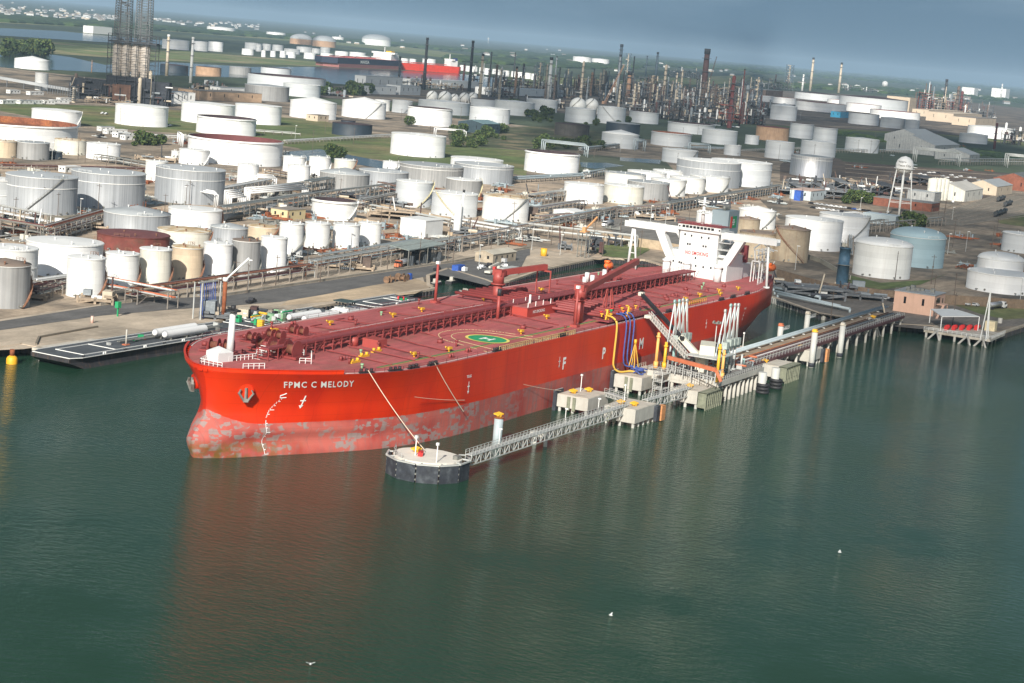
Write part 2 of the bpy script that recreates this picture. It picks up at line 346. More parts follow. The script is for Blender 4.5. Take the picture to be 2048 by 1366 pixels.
RED = None
def hull_mat():
    M = bpy.data.materials.new('hull_paint'); M.use_nodes = True; t = M.node_tree; N = t.nodes; L = t.links; b = N['Principled BSDF']
    b.inputs['Roughness'].default_value = .42; b.inputs['Specular IOR Level'].default_value = .28
    tc = N.new('ShaderNodeTexCoord'); oc = tc.outputs['Object']; sp = N.new('ShaderNodeSeparateXYZ'); L.new(oc, sp.inputs[0])
    def math_(op, a, b2=None, c=None, clamp=False):
        n = N.new('ShaderNodeMath'); n.operation = op; n.use_clamp = clamp
        for i, v in enumerate((a, b2, c)):
            if v is None: continue
            if isinstance(v, (int, float)): n.inputs[i].default_value = v
            else: L.new(v, n.inputs[i])
        return n.outputs[0]
    def noise(sc, vec, det=4):
        n = N.new('ShaderNodeTexNoise'); n.inputs['Scale'].default_value = sc; n.inputs['Detail'].default_value = det; L.new(vec, n.inputs['Vector']); return n.outputs[0]
    def mapping(s, loc=(0, 0, 0)):
        n = N.new('ShaderNodeMapping'); n.inputs['Scale'].default_value = s; n.inputs['Location'].default_value = loc; L.new(oc, n.inputs[0]); return n.outputs[0]
    def mixc(f, A, B, mode='MIX'):
        n = N.new('ShaderNodeMix'); n.data_type = 'RGBA'; n.blend_type = mode
        if isinstance(f, (int, float)): n.inputs[0].default_value = f
        else: L.new(f, n.inputs[0])
        for s, v in ((6, A), (7, B)):
            if isinstance(v, tuple): n.inputs[s].default_value = (*v, 1)
            else: L.new(v, n.inputs[s])
        return n.outputs[2]
    def ramp(v, a, b2): return math_('MULTIPLY', math_('SUBTRACT', v, a), 1/(b2-a), clamp=True)
    X, Z = math_('ADD', sp.outputs[0], 166), sp.outputs[2]
    # paint boundary: level along the side, sweeping up round the stem
    stem = math_('POWER', math_('SUBTRACT', 1, math_('MULTIPLY', math_('MAXIMUM', math_('ADD', X, 2), 0), 1/15), clamp=True), 2.2)
    line = math_('ADD', math_('MULTIPLY_ADD', stem, 8.5, 7.7), math_('MULTIPLY', math_('SUBTRACT', noise(1.3, oc), .5), .35))
    low = math_('LESS_THAN', Z, line)
    red = mixc(ramp(noise(.09, mapping((1, 1, .5))), .35, .75), (.66, .038, .004), (.53, .02, .004))
    red = mixc(math_('MULTIPLY', ramp(noise(.5, mapping((1, 1, .07))), .58, .85), .35), red, (.28, .03, .02))
    # antifouling: faded pink, plates of grey primer forward, run-down grey streaks aft
    pink = mixc(ramp(noise(.12, oc), .4, .65), (.47, .115, .09), (.37, .05, .04))
    v = N.new('ShaderNodeTexVoronoi'); v.distance = 'CHEBYCHEV'; v.inputs['Scale'].default_value = .5; L.new(mapping((.7, .7, 1.4)), v.inputs['Vector'])
    cellsel = N.new('ShaderNodeSeparateColor'); L.new(v.outputs['Color'], cellsel.inputs[0])
    blk = math_('MULTIPLY', math_('LESS_THAN', v.outputs['Distance'], .42), math_('GREATER_THAN', cellsel.outputs[0], .5))
    v2 = N.new('ShaderNodeTexVoronoi'); v2.distance = 'CHEBYCHEV'; v2.inputs['Scale'].default_value = 1.1; L.new(mapping((.6, .6, 1.1)), v2.inputs['Vector'])
    c2 = N.new('ShaderNodeSeparateColor'); L.new(v2.outputs['Color'], c2.inputs[0])
    blk2 = math_('GREATER_THAN', c2.outputs[1], .66)
    zone = ramp(noise(.16, oc, 3), .47, .52); ragged = ramp(noise(1.1, oc, 5), .33, .37)
    pf = math_('MULTIPLY', math_('MAXIMUM', math_('MULTIPLY', blk, zone), math_('MULTIPLY', blk2, math_('MULTIPLY', zone, .9))), ragged)
    forw = math_('SUBTRACT', 1, ramp(X, 70, 120))
    pink = mixc(math_('MULTIPLY', math_('MULTIPLY', pf, .95), math_('ADD', math_('MULTIPLY', forw, .8), .2)), pink, (.29, .23, .215))
    st = ramp(noise(.9, mapping((1, 1, .10))), .48, .7)
    pink = mixc(math_('MULTIPLY', st, math_('ADD', .35, math_('MULTIPLY', ramp(X, 50, 110), .45))), pink, (.22, .14, .13))
    scum = math_('MULTIPLY', math_('SUBTRACT', 1, ramp(Z, 2.0, 4.6)), math_('SUBTRACT', 1, ramp(X, 8, 26)))
    scum = math_('MULTIPLY', scum, ramp(noise(.5, oc), .35, .6))
    pink = mixc(math_('MULTIPLY', scum, .9), pink, (.17, .10, .02))
    def seam(v, per, w): return math_('LESS_THAN', math_('FRACT', math_('MULTIPLY', v, 1/per)), w/per)
    sm_ = math_('MAXIMUM', seam(X, 11.8, .16), seam(Z, 3.1, .10))
    red2 = mixc(math_('MULTIPLY', sm_, .22), red, (.20, .008, .004))
    red2 = mixc(math_('MULTIPLY', ramp(noise(.22, mapping((1, 1, .12))), .52, .72), .3), red2, (.36, .012, .006))
    pink = mixc(math_('MULTIPLY', sm_, .3), pink, (.22, .07, .06))
    cur = mixc(low, red2, pink)
    L.new(cur, b.inputs['Base Color'])
    bn = N.new('ShaderNodeBump'); bn.inputs['Strength'].default_value = .25; bn.inputs['Distance'].default_value = .15; L.new(noise(.28, mapping((1, 1, .6))), bn.inputs['Height']); L.new(bn.outputs[0], b.inputs['Normal'])
    r = math_('ADD', math_('MULTIPLY', low, .3), .38); L.new(r, b.inputs['Roughness'])
    return M
HULL = hull_mat()
DECKM = mat('deck_red', (.42, .10, .098), .8, var=.16, vscale=.09, c2=(.34, .12, .095), patch=(.13, .5, .7))
PIPER = mat('deck_pipe_red', (.23, .04, .038), .6, var=.2, vscale=.3)
WALKR = mat('walkway_red', (.24, .045, .05), .8, var=.15, vscale=.3)
CRANER = mat('crane_red', (.33, .06, .05), .5, var=.12, vscale=.2)
WHITE = mat('white_paint', (.80, .80, .77), .5, var=.05, vscale=.3)
SHIPW = mat('ship_white', (.66, .67, .66), .45, var=.04, vscale=.12, streak=.12)
BLACK = mat('black_steel', (.025, .025, .028), .6, var=.2)
YEL = mat('safety_yellow', (.75, .42, .03), .5, var=.1)
ORANGE = mat('lifeboat_orange', (.80, .16, .03), .5, var=.08)
GREEN = mat('green_paint', (.02, .30, .12), .6, var=.1)
LGREEN = mat('pale_green_paint', (.25, .42, .25), .6, var=.15)
BLUE = mat('blue_paint', (.03, .10, .42), .5, var=.15)
GLASS = mat('dark_window', (.015, .018, .022), .15, var=0)
REDP = mat('signal_red', (.62, .03, .03), .5, var=.1)
GREYP = mat('funnel_grey', (.27, .33, .36), .5, var=.06, vscale=.2)
ROPE = mat('rope', (.62, .50, .38), .9, var=.1)
BROWN = mat('rusty_drum', (.16, .055, .03), .8, var=.3, vscale=.8)
RUSTY = mat('rust', (.24, .075, .03), .9, var=.4, vscale=.5)
WORN = mat('worn_grey_steel', (.22, .22, .20), .6, .3, var=.3, vscale=.6)

ship = thing('oil_tanker', 'huge red oil tanker lying bow left along the jetty, white bridge at its stern', 'tanker', (166, 0, 0))
mb = MB(); mb.smooth = True; nz_, nt_ = len(ZL), len(TT)
vs = []
for side in (-1, 1):
    for z in ZL:
        for t in TT:
            X, Y, zz = hull_pt(t, z); vs.append((X, side*Y, zz))
fs = []
for sd_ in (0, 1):
    o = sd_*nz_*nt_
    for k in range(nz_-1):
        for i in range(nt_-1):
            q = (o+k*nt_+i, o+k*nt_+i+1, o+(k+1)*nt_+i+1, o+(k+1)*nt_+i)
            fs.append(q if sd_ == 0 else q[::-1])
for k in range(nz_-1): fs.append((k*nt_+nt_-1, nz_*nt_+k*nt_+nt_-1, nz_*nt_+(k+1)*nt_+nt_-1, (k+1)*nt_+nt_-1))
mb.add(vs, fs)
mb.build('hull', HULL, ship)
# deck plate
mb = MB(); vs = []; fs = []; NY = 7
for t in TT:
    X, Y, zz = hull_pt(t, 1e9)
    for j in range(NY):
        u = -1+2*j/(NY-1); vs.append((X, u*(Y-.05), zz-.03+.55*(1-abs(u))*min(1, Y/10)))
for i in range(len(TT)-1):
    for j in range(NY-1): fs.append((i*NY+j, (i+1)*NY+j, (i+1)*NY+j+1, i*NY+j+1))
mb.smooth = True; mb.add(vs, fs); mb.build('deck', DECKM, ship)
def dz(X, Y): return deck_z(X)-.03+.55*(1-min(1, abs(Y)/max(1, half(X, 19.6))))
# bow bulwark and gunwale strip
mb = MB(); rim = [hull_pt(t, 1e9) for t in TT if hull_pt(t, 1e9)[0] < 62]
for sgn in (-1, 1):
    for a, b in zip(rim[:-1], rim[1:]):
        if a[0] < 25: mb.beam((a[0], sgn*(a[1]-.1), a[2]+.45), (b[0], sgn*(b[1]-.1), b[2]+.45), .12, .9); mb.beam((a[0], sgn*(a[1]-.1), a[2]+.95), (b[0], sgn*(b[1]-.1), b[2]+.95), .5, .12)
        if a[0] < 25: mb.beam((a[0], sgn*(a[1]-.2), a[2]), (a[0], sgn*(a[1]-1.2), a[2]+.1), .15, .7)
mb.build('bulwark', HULL, ship)
for sgn in (-1, 1):
    pts = [hull_pt(t, 1e9) for t in TT if hull_pt(t, 1e9)[0] >= 25]
    mb = MB(); mb.rail([(p[0], sgn*(p[1]-.25), p[2]) for p in pts], 1.1, .06, 3); mb.build('deck_railing', WALKR, ship)
for sgn in (-1, 1):
    mb = MB()
    pts = [hull_pt(t, 1e9) for t in TT if 25 < hull_pt(t, 1e9)[0] < 300]
    for a, b in zip(pts[:-1], pts[1:]): mb.beam((a[0], sgn*(a[1]-1.0), a[2]+.04), (b[0], sgn*(b[1]-1.0), b[2]+.04), .28, .16)
    mb.build('waterway_bar', mat('pale_trim', (.62, .5, .47), .7), ship)

# painted marks on the side: text and shapes laid on the plating
def text_mesh(txt, size, sx=1., bold=.02, sp=1.):
    cu = bpy.data.curves.new('t', 'FONT'); cu.body = txt; cu.space_character = sp; cu.size = size; cu.offset = bold*size; cu.resolution_u = 2
    o = bpy.data.objects.new('t', cu); col.objects.link(o); dg = bpy.context.evaluated_depsgraph_get(); me = bpy.data.meshes.new_from_object(o.evaluated_get(dg))
    vs = [(v.co.x*sx, v.co.y) for v in me.vertices]; fs = [tuple(p.vertices) for p in me.polygons]
    bpy.data.objects.remove(o); bpy.data.curves.remove(cu); bpy.data.meshes.remove(me)
    return vs, fs
def on_hull(name, vs, fs, X0, Z0, M, off=.1, shear=0):
    mb = MB(); mb.add([(X0+x+shear*y, -(half(X0+x+shear*y, Z0+y)+off), Z0+y) for x, y in vs], fs); return mb.build(name, M, ship)
PAINTW = mat('lettering_white', (.82, .82, .80), .6, var=.05)
vs, fs = text_mesh('FPMC C MELODY', 1.75, 1.1, .02, 1.22)
w = max(v[0] for v in vs); on_hull('ship_name', [(x*15.2/w, y*1.32) for x, y in vs], fs, 14.9, 16.6, PAINTW, .18, -.6)
for ch, X0 in (('F', 128.6), ('P', 155.2), ('M', 182.2), ('C', 208.5)):
    vs, fs = text_mesh(ch, 4.6, .95, .035); on_hull('company_letter', vs, fs, X0, 10.4, PAINTW, .06)
vs, fs = text_mesh('TUG', 1.0, 1.2, .03)
for X0, Zt in ((72.6, 14.6), (272.7, 14.6)):
    on_hull('tug_mark', vs, fs, X0, Zt, PAINTW, .06)
def arrow(X0, Z0, h=3.2):
    mb = MB()
    def q(x0, x1, z0, z1): mb.add([(x, -(half(x, z)+.12), z) for x, z in ((X0+x0, Z0+z0), (X0+x1, Z0+z0), (X0+x1, Z0+z1), (X0+x0, Z0+z1))], [(0, 1, 2, 3)])
    q(-.14, .14, 0, h); q(-.6, .6, h*.55, h*.55+.3)
    mb.add([(X0+x, -(half(X0+x, Z0+z)+.12), Z0+z) for x, z in ((-.5, .7), (0, 0), (.5, .7))], [(0, 1, 2)])
    mb.build('tug_arrow', PAINTW, ship)
for a in ((20.6, 11.2), (73.9, 10.4), (126.4, 11), (237.4, 11.4), (274, 10.6)): arrow(*a)
# draught marks and the bulb sign near the stem
mb = MB()
for i in range(26):
    z = .4+i*.52; x0 = 13.4+(max(0, z-6)/8)**2*3; w2 = .9 if i % 5 == 0 else .45
    mb.add([(x, -(half(x, zz)+.1), zz) for x, zz in ((x0, z), (x0+.11, z), (x0+.11, z+.55), (x0, z+.55))], [(0, 1, 2, 3)])
    if i % 2 == 0: mb.add([(x, -(half(x, zz)+.1), zz) for x, zz in ((x0, z), (x0+w2, z), (x0+w2, z+.15), (x0, z+.15))], [(0, 1, 2, 3)])
mb.build('draught_scale', PAINTW, ship)
mb = MB()
for (xa, za), (xb, zb) in zip([(15.6, 13.9), (15.4, 14.5), (16.0, 14.8), (16.4, 15.1)], [(16.8, 14), (15.6, 13.9), (15.4, 14.5), (16.0, 14.8)]):
    mb.beam((xa, -(half(xa, za)+.1), za), (xb, -(half(xb, zb)+.1), zb), .15)
mb.build('bulb_mark', PAINTW, ship)

# anchors in their pods
for sgn, X0 in ((-1, 8.6), (1, 8.6)):
    Z0 = 15.7; Y0 = half(X0, Z0)
    nrm = Vector((-.80, sgn*.55, -.12)).normalized(); c = Vector((X0, sgn*Y0, Z0))
    pod = MB(); pod.smooth = True; pod.tube(c-nrm*1.8, c+nrm*.7, 2.1, 20, 1.75); pod = pod.build('anchor_pod', HULL, ship)
    a = MB(); f = c+nrm*1.0; side = nrm.cross(Vector((0, 0, 1))).normalized()
    a.beam(f+Vector((0, 0, 1.0)), f+Vector((0, 0, -1.9)), .5); a.beam(f+side*.6+Vector((0, 0, -1.9)), f-side*.6+Vector((0, 0, -1.9)), .8)
    for q in (-1, 1):
        a.beam(f+side*q*.5+Vector((0, 0, -2.0)), f+side*q*1.7+Vector((0, 0, -.1))+nrm*.5, .8, .4); a.beam(f+side*q*1.7+Vector((0, 0, -.2))+nrm*.5, f+side*q*1.25+Vector((0, 0, .7))+nrm*.4, .5, .25)
    a.build('anchor', WORN, pod)

# centre line: pipes on saddles and the long walkway
Zc = DK+.5
for k, y in enumerate((2.2, 3.3, 4.6, 6.0, -2.6)):
    mb = MB(); mb.smooth = True; x0 = 30 if k < 3 else 46; mb.tube((x0, y, Zc+1.3+.25*(k % 2)), (290, y, Zc+1.3), .34 if k % 2 else .45, 8); mb.build('cargo_pipe', PIPER, ship)
mb = MB()
for i in range(22, 292, 4):
    for y in (-3.4, -.4, 7): mb.beam((i, y, Zc-.2), (i, y, Zc+(3.2 if y < 1 else 1.2)), .22)
    mb.beam((i, -3.6, Zc+3.0), (i, .2, Zc+3.0), .25); mb.beam((i, -3.4, Zc+.9), (i, 7, Zc+.9), .25)
    if i % 8 == 2: mb.beam((i, -3.4, Zc), (i+4, -3.4, Zc+3), .12)
mb.build('pipe_saddle', PIPER, ship)
mb = MB(); mb.box(22, 150, -3.3, -1.0, Zc+3.15, Zc+3.35); mb.box(150, 291, -3.6, 1.2, Zc+3.15, Zc+3.35); mb.box(22, 291, -3.45, -3.3, Zc+2.9, Zc+3.2)
cw = mb.build('walkway', WALKR, ship)
mb = MB(); mb.rail([(22, -.95, Zc+3.35), (150, -.95, Zc+3.35)], 1.1, .06, 2.6); mb.rail([(150, 1.2, Zc+3.35), (291, 1.2, Zc+3.35)], 1.1, .06, 2.6); mb.rail([(22, -3.3, Zc+3.35), (291, -3.3, Zc+3.35)], 1.1, .05, 4)
mb.build('walkway_railing', WALKR, cw)
mb = MB()
for x0, x1, y in ((48, 60, 7.6), (66, 98, 8.0), (104, 126, 8.0), (132, 150, 8.2), (215, 250, 8.2)): mb.rail([(x0, y, Zc+.1), (x1, y, Zc+.1)], 1.2, .09, 1.6)
mb.build('pipe_guard_rail', WHITE, ship)
# transverse pipes, tank hatches, small deck fittings
mb = MB()
for i, x in enumerate([46, 56, 66, 78, 92, 118, 131, 146, 190, 203, 216, 229, 240, 252, 264, 276]):
    for s_ in (-1, 1):
        e = 20+rnd.random()*7; xo = rnd.uniform(-2, 2)
        if s_ < 0 and 92 <= x <= 118: e = 9
        mb.path([(x, s_*4, Zc+.6), (x+xo, s_*e*.6, Zc+.25), (x+xo, s_*e, DK+.35)], .16, 5)
        if rnd.random() < .6: mb.tube((x+xo, s_*e, DK+.35), (x+xo+rnd.uniform(3, 9), s_*e, DK+.35), .14, 5)
mb.build('deck_line', PIPER, ship)
def fit(name, M, fn): m_ = MB(); fn(m_); return m_.build(name, M, ship)
for i in range(62):
    x = 34+i*4.1+rnd.uniform(-2, 2); s_ = rnd.choice((-1, -1, 1)); y = s_*rnd.uniform(8, 27)
    if (s_ < 0 and (88 < x < 128 or 140 < x < 186)) or abs(y) > half(x, 19)-3: continue
    z = dz(x, y); k = rnd.random()
    if k < .3: fit('tank_vent', PIPER, lambda m_: (m_.tube((x, y, z), (x, y, z+1.5), .25, 8), m_.tube((x, y, z+1.3), (x, y, z+1.8), .45, 8)))
    elif k < .5: fit('vent_head', LGREEN, lambda m_: (m_.tube((x, y, z), (x, y, z+.8), .25, 8), m_.tube((x, y, z+.7), (x, y, z+1.2), .42, 8)))
    elif k < .75: fit('bollard_pair', PIPER, lambda m_: (m_.tube((x-.7, y, z), (x-.7, y, z+1.1), .38, 8), m_.tube((x+.7, y, z), (x+.7, y, z+1.1), .38, 8), m_.box(x-1.3, x+1.3, y-.5, y+.5, z, z+.2)))
    else: fit('tank_hatch', PIPER, lambda m_: (m_.tube((x, y, z), (x, y, z+.9), .8, 12), m_.box(x-.2, x+1.4, y-.15, y+.15, z+.9, z+1.1)))
for x, y in ((76.5, -22), (61.5, -20.4), (120, -20.5), (129, 17), (168, 17.5), (205, 16), (236, -22.5), (251, -21.5), (262, -24.7), (269, -21.5), (283, -23.3), (112, 16.5), (84, 19.5), (60, 21), (190, 15.4), (152, -12.5)):
    z = dz(x, y); fit('foam_monitor', YEL, lambda m_: (m_.box(x-.9, x+.9, y-.5, y+.5, z+.7, z+1.25), m_.tube((x, y, z), (x, y, z+.8), .3, 8), m_.tube((x-.9, y, z+1.1), (x-2, y, z+1.5), .2, 6)))
for x, y in ((40.5, -16), (49.5, -13), (58.5, -11)):
    z = dz(x, y); fit('panama_roller', YEL, lambda m_: (m_.box(x-2, x+2, y-.4, y+.4, z, z+.5), m_.tube((x-1.2, y, z+.4), (x-1.2, y, z+1.1), .4, 8), m_.tube((x+1.2, y, z+.4), (x+1.2, y, z+1.1), .4, 8)))
for x in (31.8, 40.5, 47.5, 56, 89, 128, 205, 216, 251, 262, 276):
    y = -(half(x, 19.6)-.7); fit('roller_fairlead', BLACK, lambda m_: (m_.cbox((x, y, deck_z(x)), 4.2, .9, .35, math.atan2(-(half(x+1, 19.6)-half(x-1, 19.6)), 2)), [m_.tube((x+d, -(half(x+d, 19.6)-.6), deck_z(x)+.3), (x+d, -(half(x+d, 19.6)-.6), deck_z(x)+1.1), .42, 10) for d in (-1.4, 0, 1.4)]))
# green and yellow safety lane along the port side
mb = MB()
for x in range(40, 268, 4):
    ya, yb = -min(22.5, half(x, 19.6)-5), -min(22.5, half(x+4, 19.6)-5)
    if 97 < x < 108: continue
    za, zb = dz(x, ya)+.05, dz(x+4, yb)+.05
    mb.add([(x, ya-.45, za), (x+4, yb-.45, zb), (x+4, yb+.2, zb), (x, ya+.2, za)], [(0, 1, 2, 3)])
mb.build('safety_lane', mat('lane_green', (.08, .24, .08), .8), ship)
mb = MB()
for x in range(40, 268, 4):
    ya, yb = -min(23.4, half(x, 19.6)-4.1), -min(23.4, half(x+4, 19.6)-4.1)
    za, zb = dz(x, ya)+.055, dz(x+4, yb)+.055
    mb.add([(x, ya-.1, za), (x+4, yb-.1, zb), (x+4, yb+.15, zb), (x, ya+.15, za)], [(0, 1, 2, 3)])
mb.build('lane_edge_line', mat('lane_yellow', (.55, .42, .10), .8), ship)
# helicopter circle
HX, HY = 103.2, -18.9
def ring(mb, r0, r1, z, n=48, a0=0, a1=2*pi, cx=HX, cy=HY):
    p = [(cx+r*cos(a0+(a1-a0)*i/n), cy+r*sin(a0+(a1-a0)*i/n)) for i in range(n+1) for r in (r0, r1)]
    mb.add([(x, y, dz(x, y)+z) for x, y in p], [(2*i, 2*i+1, 2*i+3, 2*i+2) for i in range(n)])
mb = MB(); [ring(mb, a, a+1.1, .09) for a in (0, 1.1, 2.2, 3.3, 4.3)]; pad = mb.build('helicopter_circle', GREEN, ship)
mb = MB(); ring(mb, 5.3, 6.1, .12); mb.build('circle_rim', mat('rim_yellow', (.75, .62, .15), .7), pad)
mb = MB()
for s_ in (-1, 1): mb.beam((HX-1.9, HY+s_*1.3, dz(HX, HY)+.12), (HX+1.9, HY+s_*1.3, dz(HX, HY)+.12), .75, .04)
mb.beam((HX, HY-1.3, dz(HX, HY)+.13), (HX, HY+1.3, dz(HX, HY)+.13), .75, .04); mb.build('letter', WHITE, pad)
mb = MB(); PL = mat('pale_yellow_line', (.72, .60, .32), .8)
for R_, dash in ((10.5, 0), (14.2, 1)):
    pts = [(HX-R_*1.25, -29.3)]+[(HX+R_*cos(a), HY+R_*.92*sin(a)) for a in [pi-.12-(pi-.24)*i/20 for i in range(21)]]+[(HX+R_*1.25, -29.3)]
    for i, (a, b) in enumerate(zip(pts[:-1], pts[1:])):
        n = 5
        for k in range(n):
            if dash and k % 2: continue
            p, q = [(a[0]+(b[0]-a[0])*t, a[1]+(b[1]-a[1])*t) for t in (k/n, (k+1)/n)]; mb.beam((*p, dz(*p)+.07), (*q, dz(*q)+.07), .2, .05)
mb.build('landing_zone_line', PL, ship)
mb = MB(); mb.rail([(90, -29.6, DK), (136, -29.6, DK)], 1.2, .14, 1.1); mb.build('yellow_railing', mat('rail_yellow', (.70, .55, .22), .6), ship)
mb = MB(); mb.rail([(215, -27, DK), (243, -27, DK)], 1.2, .12, 1.6); mb.build('yellow_railing', YEL, ship)
# deckhouse with its warning
mb = MB(); mb.box(147, 166, -8.4, -1.4, DK, DK+3.3); dh = mb.build('deckhouse', mat('deckhouse_red', (.40, .055, .04), .5, var=.06), ship)
mb = MB(); mb.box(146.8, 166.2, -8.6, -1.2, DK+3.3, DK+3.42); mb.build('house_top', DECKM, dh)
vs, fs = text_mesh('NO SMOKING', 1.25, 1., .03); mb = MB(); mb.add([(150.6+x, -8.46, DK+1.5+y) for x, y in vs], fs); mb.build('warning_text', WHITE, dh)
mb = MB(); [mb.beam((x, y, DK+3.4), (x, y, DK+4.9), .18) for x, y in ((148, -8), (153, -8), (158, -8), (163, -8), (150, -2), (158, -2), (165, -3))]; mb.beam((157, -4, DK+3.4), (157, -4, DK+6), .5); mb.build('vent_post', WHITE, dh)
# deck cranes
def deck_crane(cx, cy, base, tip_z0, tip, w):
    c = MB(); c.smooth = True; c.tube((cx, cy, DK), (cx, cy, DK+base), 1.45, 16); cr_ = c.build('deck_crane', CRANER, ship)
    c = MB(); c.tube((cx, cy, DK+base), (cx, cy, DK+base+3.6), 1.75, 16); c.box(cx-1.4, cx+1.6, cy-1.6, cy+1.6, DK+base+2.6, DK+base+4.4); c.build('crane_house', CRANER, cr_)
    c = MB(); c.tube((cx, cy, DK+base-.3), (cx, cy, DK+base+.1), 2.3, 16); c.build('crane_platform', CRANER, cr_)
    a = Vector((cx+1, cy, tip_z0)); b = Vector(tip); c = MB(); c.beam(a, b, w, 1.7); c.beam(a-Vector((0, 0, 1.8)), a.lerp(b, .3), .5, .6); c.build('crane_boom', CRANER, cr_)
    c = MB(); c.tube(b-Vector((0, 0, .5)), b-Vector((0, 0, 3)), .1, 5); c.build('crane_hook', BLACK, cr_)
deck_crane(169.6, 13.8, 6, DK+9.3, (190.5, 8.0, DK+10.6), 1.5)
deck_crane(156.8, -20.5, 7, DK+9.5, (222.3, -9.5, 32.4), 1.6)
mb = MB(); [mb.beam((189.4, y, DK), (189.4, y, DK+9.6), .35) for y in (5.6, 10.4)]; mb.beam((189.4, 5.6, DK+9.4), (189.4, 10.4, DK+9.4), .5); mb.build('boom_rest', CRANER, ship)
for q in ((-1.2), (1.2)): pass
mb = MB(); [mb.beam((178.5, -19.5+y, DK), (179.6, -19.5+y*.4, DK+8), .3) for y in (-1.6, 1.6)]; [mb.beam((181.5, -19.5+y, DK), (180.2, -19.5+y*.4, DK+8), .3) for y in (-1.6, 1.6)]; mb.build('boom_rest', CRANER, ship)
for x, y, h in ((149.8, 24.5, 12), (147.4, -24, 11.4)):
    mb = MB(); mb.tube((x, y, DK), (x, y, DK+h), .48, 10, .36); mb.cbox((x, y, DK), 2.2, 2.2, .8); mast = mb.build('light_mast', CRANER, ship)
    mb = MB(); mb.cbox((x, y, DK+h), 1.0, 1.0, .8); mb.build('mast_lamp', WHITE, mast)
mb = MB(); mb.tube((137.5, -3.6, DK), (137.5, -3.6, DK+7.2), .5, 10); mast = mb.build('vent_mast', CRANER, ship)
mb = MB(); mb.tube((137.5, -3.6, DK+7.2), (137.5, -3.6, DK+9.2), .62, 10); mb.build('mast_head', BLACK, mast)
# manifold: transverse headers, drip tray, valves
mb = MB(); mb.smooth = True
for i, x in enumerate((164, 168.5, 173, 177.5, 182, 186)):
    r = .5 if i < 4 else .35
    mb.tube((x, -25.5, DK+2.0), (x, 25.5, DK+2.0), r, 8)
    if i < 4: mb.tube((x, -26.2, DK+2.0), (x, -25.5, DK+2.0), .75, 10)
mb.build('manifold_header', PIPER, ship)
mb = MB(); mb.box(160, 192, -29.2, -24.4, DK+.9, DK+1.15); mb.rail([(160, -29.1, DK+1.15), (192, -29.1, DK+1.15)], .9, .12, 2); mb.build('drip_tray', WALKR, ship)
for i, (x, y, M) in enumerate([(162, -25.7, YEL), (166, -23.6, REDP), (171, -23.2, YEL), (172.4, -24, GREEN), (176, -22.6, REDP), (180, -24.2, YEL), (184, -21.5, REDP), (186.5, -23, YEL), (189, -24.8, YEL), (168.5, -24.8, REDP), (182, -26, ORANGE), (164.5, -27.5, YEL), (174.6, -27, ORANGE), (178.4, -27.5, ORANGE)]):
    fit('valve_wheel', M, lambda m_: (m_.tube((x, y, DK+2), (x, y, DK+2.8), .2, 6), m_.tube((x, y, DK+2.7), (x, y, DK+3.0), .55, 12)))
for x, y in ((163.2, -27), (176, -28.2)):
    fit('yellow_frame', YEL, lambda m_: (m_.beam((x-1, y, DK+1.2), (x, y, DK+4.2), .4), m_.beam((x+1, y, DK+1.2), (x, y, DK+4.2), .4), m_.beam((x-1, y, DK+2.4), (x+1, y, DK+2.4), .4)))
# mooring winches forward and amidships
def winch(x, y, rz, s=1.):
    m_ = MB(); k, q = cos(rz), sin(rz)
    def T(u, v, z): return (x+(u*k-v*q)*s, y+(u*q+v*k)*s, dz(x, y)+z*s)
    wnc = MB(); wnc.beam(T(-4, 0, .25), T(4, 0, .25), 2.4*s, .4*s)
    for u in (-3.2, -.6, 2.2): wnc.beam(T(u, 0, .3), T(u, 0, 2.0), .35*s, 1.0*s)
    base = wnc.build('mooring_winch', PIPER, ship)
    m_ = MB(); m_.smooth = True
    for u in (-2.4, .8): m_.tube(T(u-.9, 0, 1.5), T(u+.9, 0, 1.5), .8*s, 14)
    m_.build('drum', BROWN, base); m_ = MB()
    for u in (-2.4, .8):
        for e in (-1, 1): m_.tube(T(u+e*.95-.06, 0, 1.5), T(u+e*.95+.06, 0, 1.5), 1.55*s, 18)
    m_.tube(T(2.6, 0, 1.5), T(3.6, 0, 1.5), .55*s, 12); m_.build('drum_flange', PIPER, base)
for a in ((23, 12, 1.9, 1.1), (30.5, -1, 1.55, 1.45), (34, 5.5, 1.55, 1.2), (42, 15, 1.6, .9), (50.5, 15, 1.6, .9), (61.7, 15.6, 1.6, .9), (191, 16, .1, .9), (260, 14, .1, .9)): winch(*a)
mb = MB()
for pts in ([(5, -2.5), (6, 4.5), (12.5, 7)], [(9, -5.5), (14, -8)], [(27, -9), (29, -11)], [(13, 1.5), (22, 0), (27, 3.5)], [(27, 3.5), (37, -3.5)], [(33, -8.4), (38, -5)], [(40, 12.5), (46, 13)]):
    mb.rail([(x, y, dz(x, y)) for x, y in pts], 1.3, .12, 1.2)
for i in range(7): mb.beam((22+i*.8, -1+i*.2, dz(22, 0)+i*.4), (22+i*.8, 1+i*.2, dz(22, 0)+i*.4), .3, .1)
mb.build('forecastle_railing', WHITE, ship)
mb = MB(); mb.tube((17.1, 4.3, DK+.5), (17.3, 4.2, DK+12.2), .95, 14, .7); mb.beam((18.1, 4.3, DK+1), (18.1, 4.2, DK+12), .15, .5); fm = mb.build('foremast', SHIPW, ship)
mb = MB(); mb.tube((17.3, 4.2, DK+12.2), (17.3, 4.2, DK+12.5), 1.9, 12); mb.tube((17.3, 4.2, DK+12.5), (17.3, 4.2, DK+13.6), .6, 10); mb.beam((17.3, 2.8, DK+12.6), (17.3, 5.8, DK+12.9), .4); mb.build('mast_top', BLACK, fm)
mb = MB(); c = (12.3, 4.6); z0 = dz(*c)
